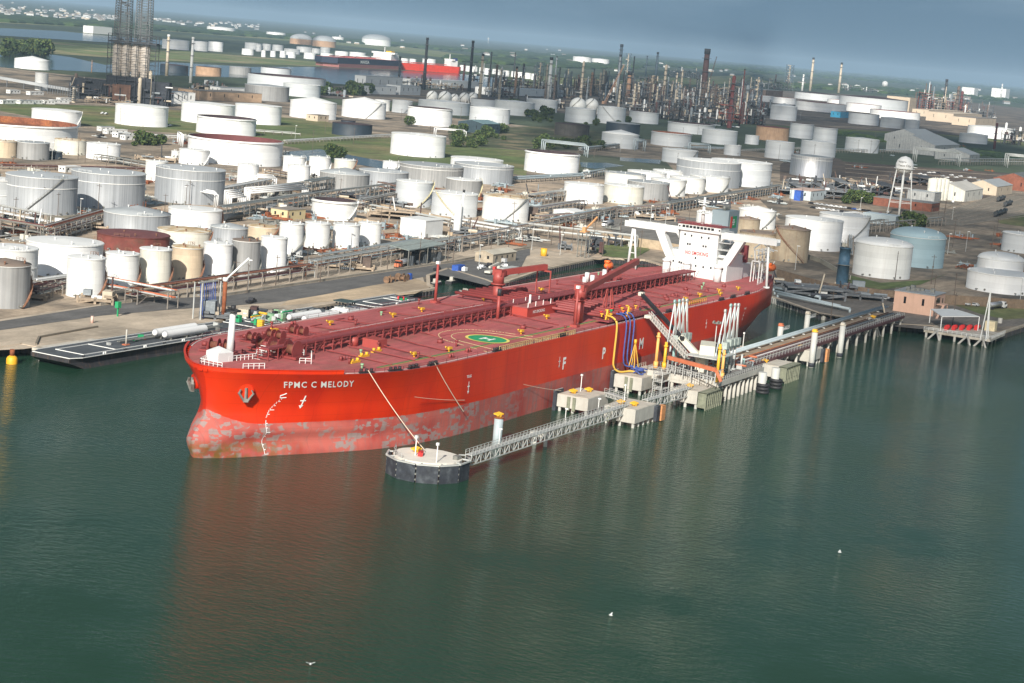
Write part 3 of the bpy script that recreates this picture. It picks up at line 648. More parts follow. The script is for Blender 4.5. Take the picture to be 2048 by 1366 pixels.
mb.prism([(9.8, 2.2), (14.2, 1.2), (15.3, 5.2), (11, 6.6)], z0, z0+2.3); mb.add([(9.8, 2.2, z0+2.3), (14.2, 1.2, z0+2.3), (15.3, 5.2, z0+2.3), (11, 6.6, z0+2.3), (12.2, 2.6, z0+3.3), (13.6, 5, z0+3.3)], [(0, 1, 4), (1, 2, 5, 4), (2, 3, 5), (3, 0, 4, 5)]); mb.build('winch_cover', SHIPW, ship)
mb = MB(); mb.tube((60.5, -2.9, Zc), (60.5, -2.9, Zc+2.3), 1.2, 14); mb.box(62, 66.5, -9.2, -4.6, DK+.3, DK+2.6); mb.build('store_locker', CRANER, ship)
# accommodation block
sp_ = MB(); XF = 299
sp_.box(XF, XF+17, -12.2, 12.6, DK-.2, 25.9); sp_.box(XF+.5, XF+16, -7.6, 7.6, 25.9, 37.2)
sup = sp_.build('superstructure', SHIPW, ship)
mb = MB(); mb.box(XF+3, XF+15, -12.3, -7.6, 25.95, 29.2); mb.box(XF+3, XF+15, 7.6, 12.7, 25.95, 29.2); mb.box(XF+17, XF+30, -11, 11, DK, 25); mb.box(XF+16, XF+27, -6.5, 6.5, 25, 32); mb.build('rear_house', SHIPW, sup)
mb = MB(); mb.box(XF-.6, XF+8, -8.6, 8.2, 37.05, 39.4); wh = mb.build('wheelhouse', SHIPW, sup)
mb = MB()
for i in range(9): y = 6.0-i*1.42; mb.box(XF-.66, XF-.58, y-.55, y+.55, 38.05, 38.95)
for y in (7.6, -8.1): mb.box(XF-.66, XF-.58, y-.3, y+.3, 38.1, 38.7)
mb.build('window', GLASS, wh)
mb = MB(); mb.box(XF-1, XF+8.4, -8.9, 8.5, 39.4, 39.52); mb.rail([(XF-.8, 8.3, 39.5), (XF-.8, -8.7, 39.5)], 1.1, .1, 1.4); mb.build('monkey_island', WALKR, wh)
mb = MB()
for y, z in ((5.6, 35.4), (3, 35.2), (-1, 35), (-3.8, 35.1), (4.2, 32), (3.3, 32), (-2, 31.9), (-3, 31.9), (.6, 27.2), (9, 25.1), (6.6, 24.9), (5.8, 24.8), (0, 24.4), (-3, 24.3), (-6, 24.4), (-10.6, 24.6)):
    mb.box(XF+(.42 if z > 26 else -.08), XF+(.5 if z > 26 else 0), y-.3, y+.3, z-.38, z+.38)
mb.build('porthole', GLASS, sup)
vs, fs = text_mesh('NO SMOKING', 1.7, 1, .025, 1.12); w = max(v[0] for v in vs); mb = MB(); mb.add([(XF+.36, 4.8-x*9.0/w, 28.3+y*1.1) for x, y in vs], fs); mb.build('warning_text', REDP, sup)
for y in (10.6, 2.5, -9.8):
    mb = MB(); mb.smooth = True; mb.tube((XF-2.6, y, DK), (XF-2.6, y, DK+5.2), 1.35, 14); mb.tube((XF-2.6, y, DK+5.2), (XF-2.6, y, DK+6), 1.6, 14); mb.build('vent_tower', SHIPW, sup)
# bridge wings on curved struts
for s_, yin, tag_ in ((1, 8.2, 0), (-1, -8.6, 0)):
    m_ = MB(); m_.box(XF+.3, XF+4.2, min(yin, s_*30.1), max(yin, s_*30.1), 35.5, 36.6); m_.box(XF+.3, XF+.5, min(yin, s_*30.1), max(yin, s_*30.1), 36.6, 37.7); m_.box(XF+4, XF+4.2, min(yin, s_*30.1), max(yin, s_*30.1), 36.6, 37.7)
    wg = m_.build('bridge_wing', SHIPW, sup)
    # strut: sloped web from the wing to the house corner
    p0, p1 = (s_*16.3, 35.5), (s_*10.9, 26.2)
    m_ = MB(); poly = []
    for X_ in (XF+.5, XF+3.6):
        poly.append([(X_, s_*17.6, 35.5), (X_, s_*14.3, 35.5), (X_, s_*9.6, 26.6), (X_, s_*8.9, 25.9), (X_, s_*12.2, 25.9), (X_, s_*13.4, 27.8)])
    m_.add(poly[0]+poly[1], [(0, 1, 2, 3, 4, 5), (11, 10, 9, 8, 7, 6)]+[(i, i+6, (i+1) % 6+6, (i+1) % 6) for i in range(6)])
    # rounded fillets where wing, house and strut meet
    for X_ in (0,):
        for (cy, cz, dy, dzz) in ((s_*(abs(yin)+.0), 35.5, 1, -1), (s_*14.3, 35.5, -1, -1)):
            arc = [(cy+s_*dy*1.8*(1-sin(a)), cz+dzz*1.8*(1-cos(a))) for a in [i*pi/16 for i in range(9)]]
            pr = [(cy, cz)]+arc; n = len(pr)
            m_.add([(XF+.55, y, z) for y, z in pr]+[(XF+3.5, y, z) for y, z in pr], [tuple(range(n)), tuple(range(2*n-1, n-1, -1))]+[(i, i+n, (i+1) % n+n, (i+1) % n) for i in range(n)])
    m_.build('wing_strut', SHIPW, wg)
    m_ = MB()
    foot = 28
    if s_ > 0: m_.tube((XF+2, 28, DK), (XF+2, 27.2, 35.5), .5, 10); m_.tube((XF+2, 24.6, DK), (XF+2, 26.6, 35.5), .4, 10); m_.beam((XF+2, 27.7, DK+6), (XF+2, 25.2, DK+6), .25)
    else: m_.tube((XF+2, -27.4, DK), (XF+2, -26.5, 35.5), .5, 10, .42); m_.tube((XF+2, -27.4, DK), (XF+2, -27.4, DK+.6), 1.2, 12)
    m_.build('wing_prop', SHIPW, wg)
    m_ = MB(); m_.rail([(XF+1.5, s_*14, 37.7), (XF+1.5, s_*29, 37.7)], .5, .06, 3); m_.build('wing_rail', WHITE, wg)
# radar mast and funnel
mb = MB(); mb.tube((XF+5, 1, 39.4), (XF+5, 1, 49.5), .75, 12, .45); mb.box(XF+3.4, XF+6.8, -.9, 2.9, 43.4, 43.6); mb.box(XF+3.6, XF+6.4, -.5, 2.5, 46.6, 46.8); mb.rail([(XF+3.5, 2.8, 43.6), (XF+3.5, -.8, 43.6)], .9, .1, 1); mb.beam((XF+5, -1.6, 48.2), (XF+5, 3.6, 48.2), .25)
rm = mb.build('radar_mast', SHIPW, sup)
mb = MB(); mb.beam((XF+4.2, -1.2, 47.6), (XF+4.2, 3.2, 47.6), .3, .35); mb.beam((XF+4, -.4, 44.6), (XF+4, 2.4, 44.6), .25, .3); mb.build('radar_scanner', WHITE, rm)
mb = MB(); mb.prism([(XF+14, -5.6), (XF+14, 1.0), (XF+23, 1.0), (XF+25, -1), (XF+25, -5.6)], 32, 44.6); fn_ = mb.build('funnel', GREYP, sup)
mb = MB(); [mb.tube((XF+17+i*1.7, -2.4, 44.6), (XF+17+i*1.7, -2.4, 46.4), .7, 10) for i in (0, 1.1, 2.2)]; mb.build('exhaust_pipe', WORN, fn_)
mb = MB(); mb.box(XF+16, XF+22.5, -5.68, -5.6, 38.2, 42.6); em = mb.build('funnel_emblem', GREEN, fn_)
mb = MB(); mb.box(XF+16, XF+18, -5.74, -5.68, 38.2, 42.6); mb.build('emblem_band', REDP, em)
mb = MB()
for i in range(7):
    a = i*2*pi/6; cx_, cz_ = (19.2+.95*cos(a), 40.4+.95*sin(a)) if i < 6 else (19.2, 40.4)
    p = [(XF+cx_+.38*cos(b), -5.8, cz_+.38*sin(b)) for b in [j*pi/4 for j in range(8)]]; mb.poly(p)
mb.build('emblem_flower', WHITE, em)
mb = MB(); mb.box(XF+27, XF+29, -9.4, -7.4, 25, 31.5); mb.box(XF+11.5, XF+14.5, -12.9, -11.6, 30.2, 33.5); mb.build('store_crane_post', WALKR, sup)
mb = MB()
for i in range(4): z = 25.9+i*2.7; mb.rail([(XF+1, -12.1, z), (XF+16, -12.1, z)], 1.1, .1, 1.8); mb.box(XF+1, XF+16, -12.2, -7.6, z-.12, z) if i else None
for i in range(3): mb.beam((XF+14-4*(i % 2), -11.4, 25.9+2.7*i), (XF+10+4*(i % 2), -11.4, 28.6+2.7*i), .7, .2)
mb.build('stair_deck', SHIPW, sup)
# aft deck: frames, free-fall and davit boats, provision crane frames
mb = MB()
for x in (322, 326, 330, 334): mb.beam((x, -15.5, DK), (x+1.2, -13.5, DK+11), .4); mb.beam((x+1.2, -13.5, DK+11), (x+5, -17, DK+10), .25)
for z in (3, 6, 9): mb.beam((322, -15, DK+z), (335, -14.5, DK+z), .3)
mb.beam((322, -13.5, DK+11.5), (330, -13.5, DK+13.2), .35); mb.beam((330, -13.5, DK+13.2), (343, -14, DK+9.6), .3); mb.beam((322, -13.5, DK+11), (343, -14, DK+9.6), .2)
for x in (312, 315): [mb.beam((x, y, DK), (x, y, DK+8), .35) for y in (-17, -20)]
mb.beam((312, -17, DK+8), (312, -20, DK+8), .35); mb.beam((312, -20, DK+8), (315, -20, DK+8), .35)
mb.rail([(306, -22, DK), (318, -20, DK), (336, -14.5, DK)], 1.4, .12, 1.6)
mb.build('davit_frame', SHIPW, ship)
def lifeboat(cx, cy, cz, L=7.5, r=1.5, dirx=1):
    m_ = MB(); m_.smooth = True; prof = [(-1, 0), (-.92, .45), (-.6, .85), (0, 1), (.6, .88), (.9, .5), (1, .05)]; n = 12; vs = []; fs = []
    for u, k in prof:
        for i in range(n): a = 2*pi*i/n; vs.append((cx+u*L/2*dirx, cy+cos(a)*r*k, cz+sin(a)*r*k*(1.1 if sin(a) > 0 else .9)))
    for j in range(len(prof)-1):
        for i in range(n): fs.append((j*n+i, j*n+(i+1) % n, (j+1)*n+(i+1) % n, (j+1)*n+i))
    m_.add(vs, fs); m_.cbox((cx-L*.2, cy, cz+r*.8), 2, 1.6, .9); return m_.build('lifeboat', ORANGE, ship)
lifeboat(330, -18.2, DK+4.2, 8); lifeboat(322, 18, DK+5, 8)
m_ = MB(); [m_.beam((x, -18.2, DK), (x, -18.2, DK+2.8), .35) for x in (327, 333)]; [m_.beam((x, -15.5, DK), (x, -18.4, DK+6.6), .3) for x in (327, 333)]; m_.build('lifeboat_davit', SHIPW, ship)
# boom-head boat, starboard side forward of the bridge
lifeboat(250, 13, DK+6.3, 5.5, 1.3); m_ = MB(); m_.tube((251, 13, DK), (251, 13, DK+5.3), .7, 10); m_.beam((247, 12, DK+5), (249, 13, DK+8), .5); m_.beam((254, 13, DK+5), (252, 13.5, DK+8), .4); m_.build('boat_cradle', PIPER, ship)
m_ = MB(); [m_.tube((x, y, DK), (x, y, DK+2+k), .8, 10) for x, y, k in ((244, 16, 1), (240, 17, .5), (246, 19, 1.4), (256, 17, 2))]; m_.build('white_drum', SHIPW, ship)
# ---------------------------------------------------------------- storage tanks
def tank_mat(name, c, **k):
    M = mat(name, c, **k); t = M.node_tree; N = t.nodes; L = t.links; b = N['Principled BSDF']
    src = b.inputs['Base Color'].links[0].from_socket if b.inputs['Base Color'].links else None
    tcn = N.new('ShaderNodeTexCoord'); sp = N.new('ShaderNodeSeparateXYZ'); L.new(tcn.outputs['Object'], sp.inputs[0])
    m1 = N.new('ShaderNodeMath'); m1.operation = 'MULTIPLY'; m1.inputs[1].default_value = 1/2.4; L.new(sp.outputs[2], m1.inputs[0])
    m2 = N.new('ShaderNodeMath'); m2.operation = 'FLOOR'; L.new(m1.outputs[0], m2.inputs[0])
    w = N.new('ShaderNodeTexWhiteNoise'); w.noise_dimensions = '1D'; L.new(m2.outputs[0], w.inputs['W'])
    g = N.new('ShaderNodeMapRange'); g.inputs[3].default_value = .93; g.inputs[4].default_value = 1.03; L.new(w.outputs[0], g.inputs[0])
    fr = N.new('ShaderNodeMath'); fr.operation = 'FRACT'; L.new(m1.outputs[0], fr.inputs[0])
    lt = N.new('ShaderNodeMath'); lt.operation = 'LESS_THAN'; lt.inputs[1].default_value = .05; L.new(fr.outputs[0], lt.inputs[0])
    sb = N.new('ShaderNodeMath'); sb.operation = 'MULTIPLY_ADD'; sb.inputs[1].default_value = -.10; L.new(lt.outputs[0], sb.inputs[0]); L.new(g.outputs[0], sb.inputs[2])
    cmb = N.new('ShaderNodeCombineColor'); [L.new(sb.outputs[0], cmb.inputs[i]) for i in range(3)]
    mx_ = N.new('ShaderNodeMix'); mx_.data_type = 'RGBA'; mx_.blend_type = 'MULTIPLY'; mx_.inputs[0].default_value = 1
    if src: L.new(src, mx_.inputs[6])
    else: mx_.inputs[6].default_value = (*c, 1)
    L.new(cmb.outputs[0], mx_.inputs[7]); L.new(mx_.outputs[2], b.inputs['Base Color']); return M
TM = {
 'W': tank_mat('tank_white', (.69, .69, .665), rough=.5, var=.07, vscale=.1, streak=.18),
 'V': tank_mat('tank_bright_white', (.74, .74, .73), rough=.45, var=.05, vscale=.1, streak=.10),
 'D': tank_mat('tank_dirty_white', (.62, .60, .52), rough=.6, var=.07, vscale=.2, streak=.35),
 'S': mat('tank_cladding_silver', (.31, .325, .34), rough=.55, metal=.1, var=.06, vscale=.1, ribs=1.3),
 'G': mat('tank_cladding_grey', (.27, .27, .265), rough=.6, var=.08, vscale=.15, ribs=1.0, streak=.1),
 'L': tank_mat('tank_grey_and_shaded_white', (.50, .52, .53), rough=.55, var=.05, vscale=.1, streak=.08),  # pale grey tanks, and white ones with cloud shade put into the colour
 'T': tank_mat('tank_tan', (.55, .44, .31), rough=.7, var=.12, vscale=.2, streak=.45),
 'R': mat('tank_rust', (.17, .045, .035), rough=.9, var=.25, vscale=.25, c2=(.12, .05, .035), patch=(.3, .45, .65)),
 'B': tank_mat('tank_blue_grey', (.27, .38, .42), rough=.6, var=.05, vscale=.1),
 'K': mat('tank_dark_navy', (.022, .035, .05), rough=.6, var=.2, vscale=.2),
 'N': mat('tank_dark_brown', (.06, .055, .05), rough=.8, var=.3, vscale=.2, ribs=1.5),
 'M': mat('tank_shiny_steel', (.52, .52, .53), rough=.42, metal=.7, var=.06, vscale=.2, ribs=1.),
 'O': mat('tank_weathered_tan', (.33, .27, .19), rough=.85, var=.2, vscale=.25, streak=.7, c2=(.2, .16, .12), patch=(.12, .45, .7)),
 'P': mat('tank_rusty_tan', (.42, .27, .17), rough=.85, var=.15, vscale=.2, streak=.8),
}
ROOFM = {'w': mat('roof_white', (.74, .74, .72), .6, var=.06, vscale=.15), 'g': mat('roof_grey', (.34, .36, .37), .6, var=.08, vscale=.2), 's': mat('roof_silver', (.55, .57, .58), .5, .2, var=.06),
 'r': mat('floating_roof_rust', (.24, .085, .045), .9, var=.3, vscale=.15, c2=(.42, .16, .05), patch=(.12, .5, .75)), 'k': mat('floating_roof_dark', (.055, .035, .04), .9, var=.2),
 't': mat('roof_stained_tan', (.50, .36, .20), .8, var=.2, vscale=.25, c2=(.66, .6, .48), patch=(.2, .45, .6)), 'b': mat('roof_brown', (.20, .155, .125), .9, var=.15, vscale=.3), 'u': mat('roof_blue_grey', (.30, .41, .45), .6, var=.05), 'm': mat('roof_maroon', (.15, .05, .05), .85, var=.2, vscale=.3)}
STAIRM = {'w': WHITE, 'r': mat('stair_rust', (.25, .12, .07), .8, var=.2), 'y': mat('stair_cream', (.62, .55, .33), .7), 'g': WORN}
TANKS = []
def tank(xl, xr, yt, yb, roof, mk, rk, label, h=None, stair=None, sdir=1, sa=.0, band=None, group=None, name='storage_tank', seg=48, apex=None):
    xc = (xl+xr)/2; H = h or 12.
    if yb is None: c = at(xc, yt, LAND+H); x, y = c.x, c.y; r = (xr-xl)/2/FPX*depth((x, y, LAND+H))
    else:
        r = 10; xb = xc
        for _ in range(6):
            f = at(xb, yb, LAND); u = Vector((f.x-CAM.x, f.y-CAM.y, 0)).normalized(); x, y = f.x+u.x*r, f.y+u.y*r
            H = height_at(x, y, yt)-LAND; top = pix((x, y, LAND+H)); f0 = pix((x-u.x*r, y-u.y*r, LAND))
            r = (xr-xl)/2/FPX*depth((x, y, LAND+H)); xb += xc-top[0]
    TANKS.append((x, y, r, H, label))
    dist = math.hypot(x-CAM.x, y-CAM.y); far = dist > 1500; seg = 64 if r > 14 and not far else (24 if far else seg)
    T = thing(name, label, 'storage tank', (x, y, LAND), 0, group); ca = math.atan2(CAM.y-y, CAM.x-x)
    def cyl(mb, prof, sm=True): mb.lathe([(a, b+LAND) for a, b in prof], (x, y, 0), seg, smooth=sm)
    SM = TM[mk]
    mb = MB(); cyl(mb, [(r+.05, -.1), (r+.05, .25), (r, .3), (r, H)])
    if roof == 'o': cyl(mb, [(r, H), (r-.3, H)], False)
    mb.build('shell', SM, T)
    mb = MB()
    if roof == 'o':
        d = H*(.72 if rk == 'r' else .66); cyl(mb, [(r-.3, H-.02), (r-.3, d)]); cyl(mb, [(r-.3, d), (r-.9, d-.05), (r-1.3, d+.15), (r*.5, d+.1), (.01, d+.25)], False)
        mb.build('floating_roof', ROOFM[rk], T)
    elif roof == 'f': cyl(mb, [(r+.06, H-.05), (r+.06, H+.12), (r*.5, H+.12+r*.03), (.01, H+.12+r*.06)], False); mb.build('roof', ROOFM[rk], T)
    elif roof == 'c': cyl(mb, [(r+.08, H-.05), (r+.08, H+.1), (r*.5, H+.1+r*.1), (.01, H+.1+r*.2)]); mb.build('roof', ROOFM[rk], T)
    elif roof == 'd':
        ah = apex or .32; cyl(mb, [(r+.08, H-.05), (r+.08, H+.1)]+[(max(.01, r*cos(a)), H+.1+r*ah*sin(a)) for a in [i*pi/2/9 for i in range(10)]]); mb.build('dome_roof', ROOFM[rk], T)
    if dist > 2600: return T
    mb = MB(); cyl(mb, [(r+.02, H-.25), (r+.28, H-.25), (r+.28, H-.08), (r+.02, H-.08)] if roof != 'o' else [(r+.02, H-1.0), (r+.8, H-1.0), (r+.8, H-.85), (r+.02, H-.85)], False)
    mb.build('wind_girder', SM if roof == 'o' else (STAIRM['w'] if mk not in 'ORNKP' else SM), T)
    if band:
        for bz in band:
            mb = MB(); cyl(mb, [(r+.02, H*bz-.15), (r+.22, H*bz-.15), (r+.22, H*bz+.15), (r+.02, H*bz+.15)], False); mb.build('shell_band', WHITE if mk in 'SGLM' else SM, T)
    if stair:
        n = max(8, int(H/1.1)); st = MB(); a0 = ca+sa; da = sdir*H/r*1.05
        P = lambda t, dr, dzv: (x+(r+dr)*cos(a0+da*t), y+(r+dr)*sin(a0+da*t), LAND+H*t+dzv)
        for i in range(n):
            st.beam(P(i/n, .45, 0), P((i+1)/n, .45, 0), .75, .16); st.beam(P(i/n, .85, 1), P((i+1)/n, .85, 1), .1); st.beam(P(i/n, .85, 0), P(i/n, .85, 1), .08)
        st.build('stair', STAIRM[stair], T)
    if dist < 1500:
        v = MB()
        for k in range(3 if r > 5 else 2):
            a = ca+(k-1)*1.1+rnd.uniform(-.3, .3); rr = r*.8 if k else r*.3
            if roof == 'o': continue
            zt = H+.1+(r*.02 if roof == 'f' else r*.2*(1-rr/r) if roof == 'c' else r*(apex or .32)*math.sqrt(max(0, 1-(rr/r)**2)))
            v.tube((x+rr*cos(a), y+rr*sin(a), LAND+zt-.1), (x+rr*cos(a), y+rr*sin(a), LAND+zt+.9), .22, 8); v.tube((x+rr*cos(a), y+rr*sin(a), LAND+zt+.7), (x+rr*cos(a), y+rr*sin(a), LAND+zt+1.0), .4, 8)
        if v.v: v.build('roof_vent', ROOFM['w'] if rk in 'wgsu' else STAIRM['r'], T)
        v = MB()
        for k in range(2):
            a = ca+(-.5+k)*rnd.uniform(.6, 1.4); v.tube((x+(r-.1)*cos(a), y+(r-.1)*sin(a), LAND+.9), (x+(r+1.5)*cos(a), y+(r+1.5)*sin(a), LAND+.9), .3, 8); v.tube((x+(r+.02)*cos(a+.25), y+(r+.02)*sin(a+.25), LAND+1.1), (x+(r+.3)*cos(a+.25), y+(r+.3)*sin(a+.25), LAND+1.1), .5, 10)
        v.build('nozzle', WORN, T)
        if roof != 'o' and r > 4:
            a1 = ca+sa+(sdir*H/r*1.05 if stair else rnd.uniform(-1, 1)); v = MB(); v.rail([(x+(r-.1)*cos(a1+q), y+(r-.1)*sin(a1+q), LAND+H+.1) for q in (-.25, -.1, .05, .2)], 1.1, .09, 1.5); v.build('roof_rail', STAIRM[stair or ('r' if mk in 'RPO' else 'w')], T)
    return T
t_ = tank
# front row along the quay, left to right
t_(-42, 61, 526, 618, 'c', 'G', 'b', 'tall grey cylinder under a brown cone roof, cut by the left picture edge', stair='r', sa=.75, sdir=1, band=None)
t_(136, 211, 514, 597, 'f', 'W', 'w', 'clean white upright tank with rusty spiral stair, first of the quayside row', stair='r', sa=.55, sdir=1)
t_(213, 279, 506, 577, 'f', 'W', 'w', 'plain white quayside tank second from the left in its row', stair='r', sa=.7, sdir=1)
t_(281, 344, 497, 573, 'f', 'D', 'w', 'white quayside tank speckled with rust along its right side', stair='r', sa=.7)
t_(345, 407, 493, 563, 'f', 'T', 't', 'cream tan quayside tank with two vertical rust marks', stair='r', sa=.7)
t_(409, 466, 486, 557, 'f', 'V', 'w', 'white tank between the cream tan one and the grey clad one', stair='g', sa=.7)
t_(465, 522, 480, 555, 'f', 'G', 'b', 'grey clad quayside tank with a tan roof', stair='g', sa=.7)
t_(523, 576, 474, 551, 'f', 'V', 'w', 'white tank at the right end of the quayside row, spotted with rust', stair='g', sa=.7)
t_(560, 609, 446, 515, 'f', 'W', 'w', 'tall white tank behind the right end of the quayside row', stair='g', sa=-.2)
t_(611, 661, 445, 499, 'f', 'W', 'w', 'white tank two right of the tan boiler-like tank, half in its neighbour\'s shadow', stair='g', sa=.6)
t_(667, 721, 448, 498, 'f', 'V', 'w', 'white tank left of a paired tank, in front of the black-mouthed tank')
t_(718, 764, 445, 491, 'f', 'W', 'w', 'white tank at the right end of the second row beside maroon sheds')
t_(496, 559, 452, 482, 'f', 'T', 't', 'low cream tan tank tucked behind the white quayside tanks', stair='r', sa=.3)
# big ones behind
t_(-34, 76, 494, 575, 'f', 'W', 'w', 'broad white tank behind the brown-roofed grey one at far left', band=(.5,))
t_(55, 206, 482, 556, 'f', 'V', 'w', 'broad low white tank above the left end of the quayside row', stair='r', sa=1.2)
t_(196, 339, 467, 506, 'f', 'R', 'm', 'broad dark maroon rusted tank behind the quayside row', stair=None)
t_(316, 423, 459, 498, 'f', 'D', 't', 'white tank whose flat roof is stained orange tan', stair='r', sa=.8)
t_(422, 496, 453, 488, 'c', 'S', 'g', 'small grey steel tank with a cone roof right of the stained roof')
t_(209, 341, 424, 470, 'c', 'S', 'g', 'corrugated grey tank with grey cone roof behind the maroon tank')
t_(338, 444, 417, 461, 'f', 'V', 'w', 'white flat-topped tank beside a black rail tank car', stair='r', sa=1.2)
t_(-60, 31, 357, 420, 'f', 'L', 'w', 'pale tank cut by the left picture edge left of the silver trio', band=(.5,))
t_(14, 155, 350, 430, 'f', 'S', 's', 'silver clad tank with dark diagonal stair, leftmost of the silver trio', stair='g', sa=-.5, sdir=1, band=(.72,))
t_(145, 291, 343, 419, 'f', 'S', 's', 'silver clad tank in the middle of the silver trio', band=(.74,))
t_(313, 451, 336, 409, 'f', 'S', 's', 'silver clad tank, rightmost of the silver trio', band=(.72,))
t_(-113, 153, 241, 298, 'o', 'V', 'r', 'huge white open-topped tank with orange rusted inside at left edge', seg=72)
t_(110, 174, 279, 310, 'f', 'D', 't', 'white tank with rusty flecked roof in front of the orange-mouthed tank')
t_(174, 241, 287, 320, 'f', 'V', 'w', 'white tank just right of the rusty flecked roof')
t_(-20, 33, 281, 316, 'f', 'T', 't', 'tan tank at the left edge below the orange-mouthed tank')
t_(34, 99, 284, 320, 'f', 'G', 'g', 'grey ribbed tank below the orange-mouthed tank')
t_(99, 125, 303, 319, 'f', 'K', 'g', 'tiny dark navy tank beside the grey ribbed tank')
t_(359, 418, 299, 330, 'f', 'V', 'w', 'white tank with a white stair in front of the dark-rimmed giant', stair='w', sa=.7)
t_(343, 359, 302, 315, 'f', 'W', 'w', 'little white drum left of the white tank with a stair')
t_(292, 336, 322, 366, 'f', 'W', 'w', 'narrow white tank peeping out left of the rightmost silver tank')
t_(378, 566, 276, 331, 'o', 'V', 'm', 'giant white open-topped tank with brown rusted roof inside')
t_(394, 513, 234, 271, 'o', 'V', 'k', 'white open-topped tank with maroon mouth behind the giant one')
t_(65, 162, 220, 252, 'f', 'V', 'w', 'white tank behind the orange-mouthed tank, with a white stair', stair='w', sa=.9)
t_(232, 337, 211, 253, 'f', 'V', 'w', 'big plain white tank alone on the grass below the twin towers')
t_(364, 471, 207, 248, 'f', 'V', 'w', 'big white tank left of its twin, behind the maroon mouth')
t_(471, 564, 210, 249, 'f', 'V', 'w', 'big white tank right of its twin, behind the maroon mouth')
t_(581, 674, 203, 238, 'c', 'V', 'w', 'white cone-roofed tank behind a small navy shed')
t_(685, 773, 203, 237, 'c', 'V', 'w', 'white cone-roofed tank with a diagonal grey stair', stair='g', sa=.1)
t_(750, 781, 200, 222, 'f', 'W', 'w', 'slim white tank half hidden behind the tank with diagonal stair')
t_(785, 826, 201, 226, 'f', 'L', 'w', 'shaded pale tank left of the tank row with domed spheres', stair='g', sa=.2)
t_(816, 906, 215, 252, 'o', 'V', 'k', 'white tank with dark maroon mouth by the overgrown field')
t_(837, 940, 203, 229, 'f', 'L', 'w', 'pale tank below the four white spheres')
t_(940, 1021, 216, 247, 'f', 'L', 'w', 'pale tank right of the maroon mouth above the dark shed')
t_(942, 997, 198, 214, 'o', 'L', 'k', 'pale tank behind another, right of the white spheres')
t_(783, 893, 269, 314, 'f', 'V', 'w', 'white tank standing alone on the green field')
t_(665, 745, 247, 273, 'f', 'K', 'k', 'dark navy tank at the edge of the grass field')
t_(682, 711, 241, 250, 'f', 'K', 'k', 'small black tank behind the dark navy tank')
t_(567, 611, 313, 346, 'f', 'V', 'w', 'small white tank at the corner of the rain-flooded lot', stair='w', sa=.5)
t_(576, 621, 330, 371, 'f', 'V', 'w', 'small white tank in front of two others below the flooded lot')
t_(619, 661, 314, 352, 'f', 'V', 'w', 'small white tank in the middle of three below the flooded lot', stair='w', sa=.5)
t_(669, 713, 319, 343, 'f', 'D', 'w', 'small white tank with rusty rails on its roof', stair='r', sa=.5)
t_(476, 518, 328, 372, 'f', 'V', 'w', 'slim white tank right of the silver trio', stair=None)
t_(766, 802, 323, 338, 'f', 'V', 'w', 'white tank with stair behind the dull grey pair', stair='w', sa=.6)
t_(902, 1007, 317, 340, 'f', 'V', 'w', 'white flat roof showing behind the large grey twin tanks')
t_(640, 740, 345, 386, 'c', 'G', 'g', 'dull grey cone-roofed tank, left of the grey group')
t_(719, 818, 341, 380, 'f', 'S', 's', 'grey tank second from the left in the grey group')
t_(800, 928, 329, 374, 'f', 'G', 'g', 'large grey tank third from the left in the grey group', band=(.85,))
t_(909, 1028, 328, 368, 'f', 'S', 's', 'large grey tank at the right end of the grey group', band=(.85,))
t_(793, 867, 362, 415, 'f', 'L', 'w', 'pale grey tank with cream stair in front of the grey group', stair='y', sa=0.2, sdir=1)
t_(893, 964, 358, 396, 'f', 'G', 'w', 'grey tank with pale roof behind the tank with a yellow stair', stair='y', sa=.9)
t_(865, 957, 385, 434, 'f', 'L', 'w', 'pale grey tank with a long yellow stair', stair='y', sa=.1, sdir=-1)
t_(967, 1060, 392, 443, 'f', 'W', 't', 'white tank with yellowish tan roof beside the pipe racks', stair='g', sa=-.1)
t_(625, 715, 399, 441, 'o', 'W', 'k', 'cream white tank with a black open mouth in the middle of the plant', stair='w', sa=.6)
# centre and right
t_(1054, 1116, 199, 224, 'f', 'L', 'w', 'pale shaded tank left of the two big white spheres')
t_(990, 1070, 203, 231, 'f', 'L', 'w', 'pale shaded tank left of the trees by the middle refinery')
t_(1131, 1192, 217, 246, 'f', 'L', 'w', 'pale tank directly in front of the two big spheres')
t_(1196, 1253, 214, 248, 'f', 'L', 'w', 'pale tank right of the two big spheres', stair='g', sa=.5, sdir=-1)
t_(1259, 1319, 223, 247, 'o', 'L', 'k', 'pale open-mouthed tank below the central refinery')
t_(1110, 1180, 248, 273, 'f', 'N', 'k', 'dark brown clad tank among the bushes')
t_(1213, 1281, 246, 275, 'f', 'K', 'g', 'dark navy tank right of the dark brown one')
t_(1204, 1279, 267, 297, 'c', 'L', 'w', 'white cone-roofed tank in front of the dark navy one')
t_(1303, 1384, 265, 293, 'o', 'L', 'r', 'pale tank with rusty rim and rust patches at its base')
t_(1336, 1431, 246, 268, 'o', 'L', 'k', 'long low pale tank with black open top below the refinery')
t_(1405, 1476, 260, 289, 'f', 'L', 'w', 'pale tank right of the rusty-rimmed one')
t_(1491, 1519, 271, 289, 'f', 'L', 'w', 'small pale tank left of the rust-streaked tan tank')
t_(1513, 1579, 254, 282, 'f', 'P', 'm', 'tan tank streaked with rust right of the refinery')
t_(1449, 1483, 290, 311, 'f', 'L', 'w', 'small pale tank above the big grey banded tanks')
t_(1325, 1397, 299, 327, 'f', 'L', 'w', 'pale tank beside the flooded field with a dark stair', stair='g', sa=.4)
t_(1051, 1160, 304, 348, 'o', 'V', 'k', 'white tank with dark maroon mouth and wide rim, right of the green field')
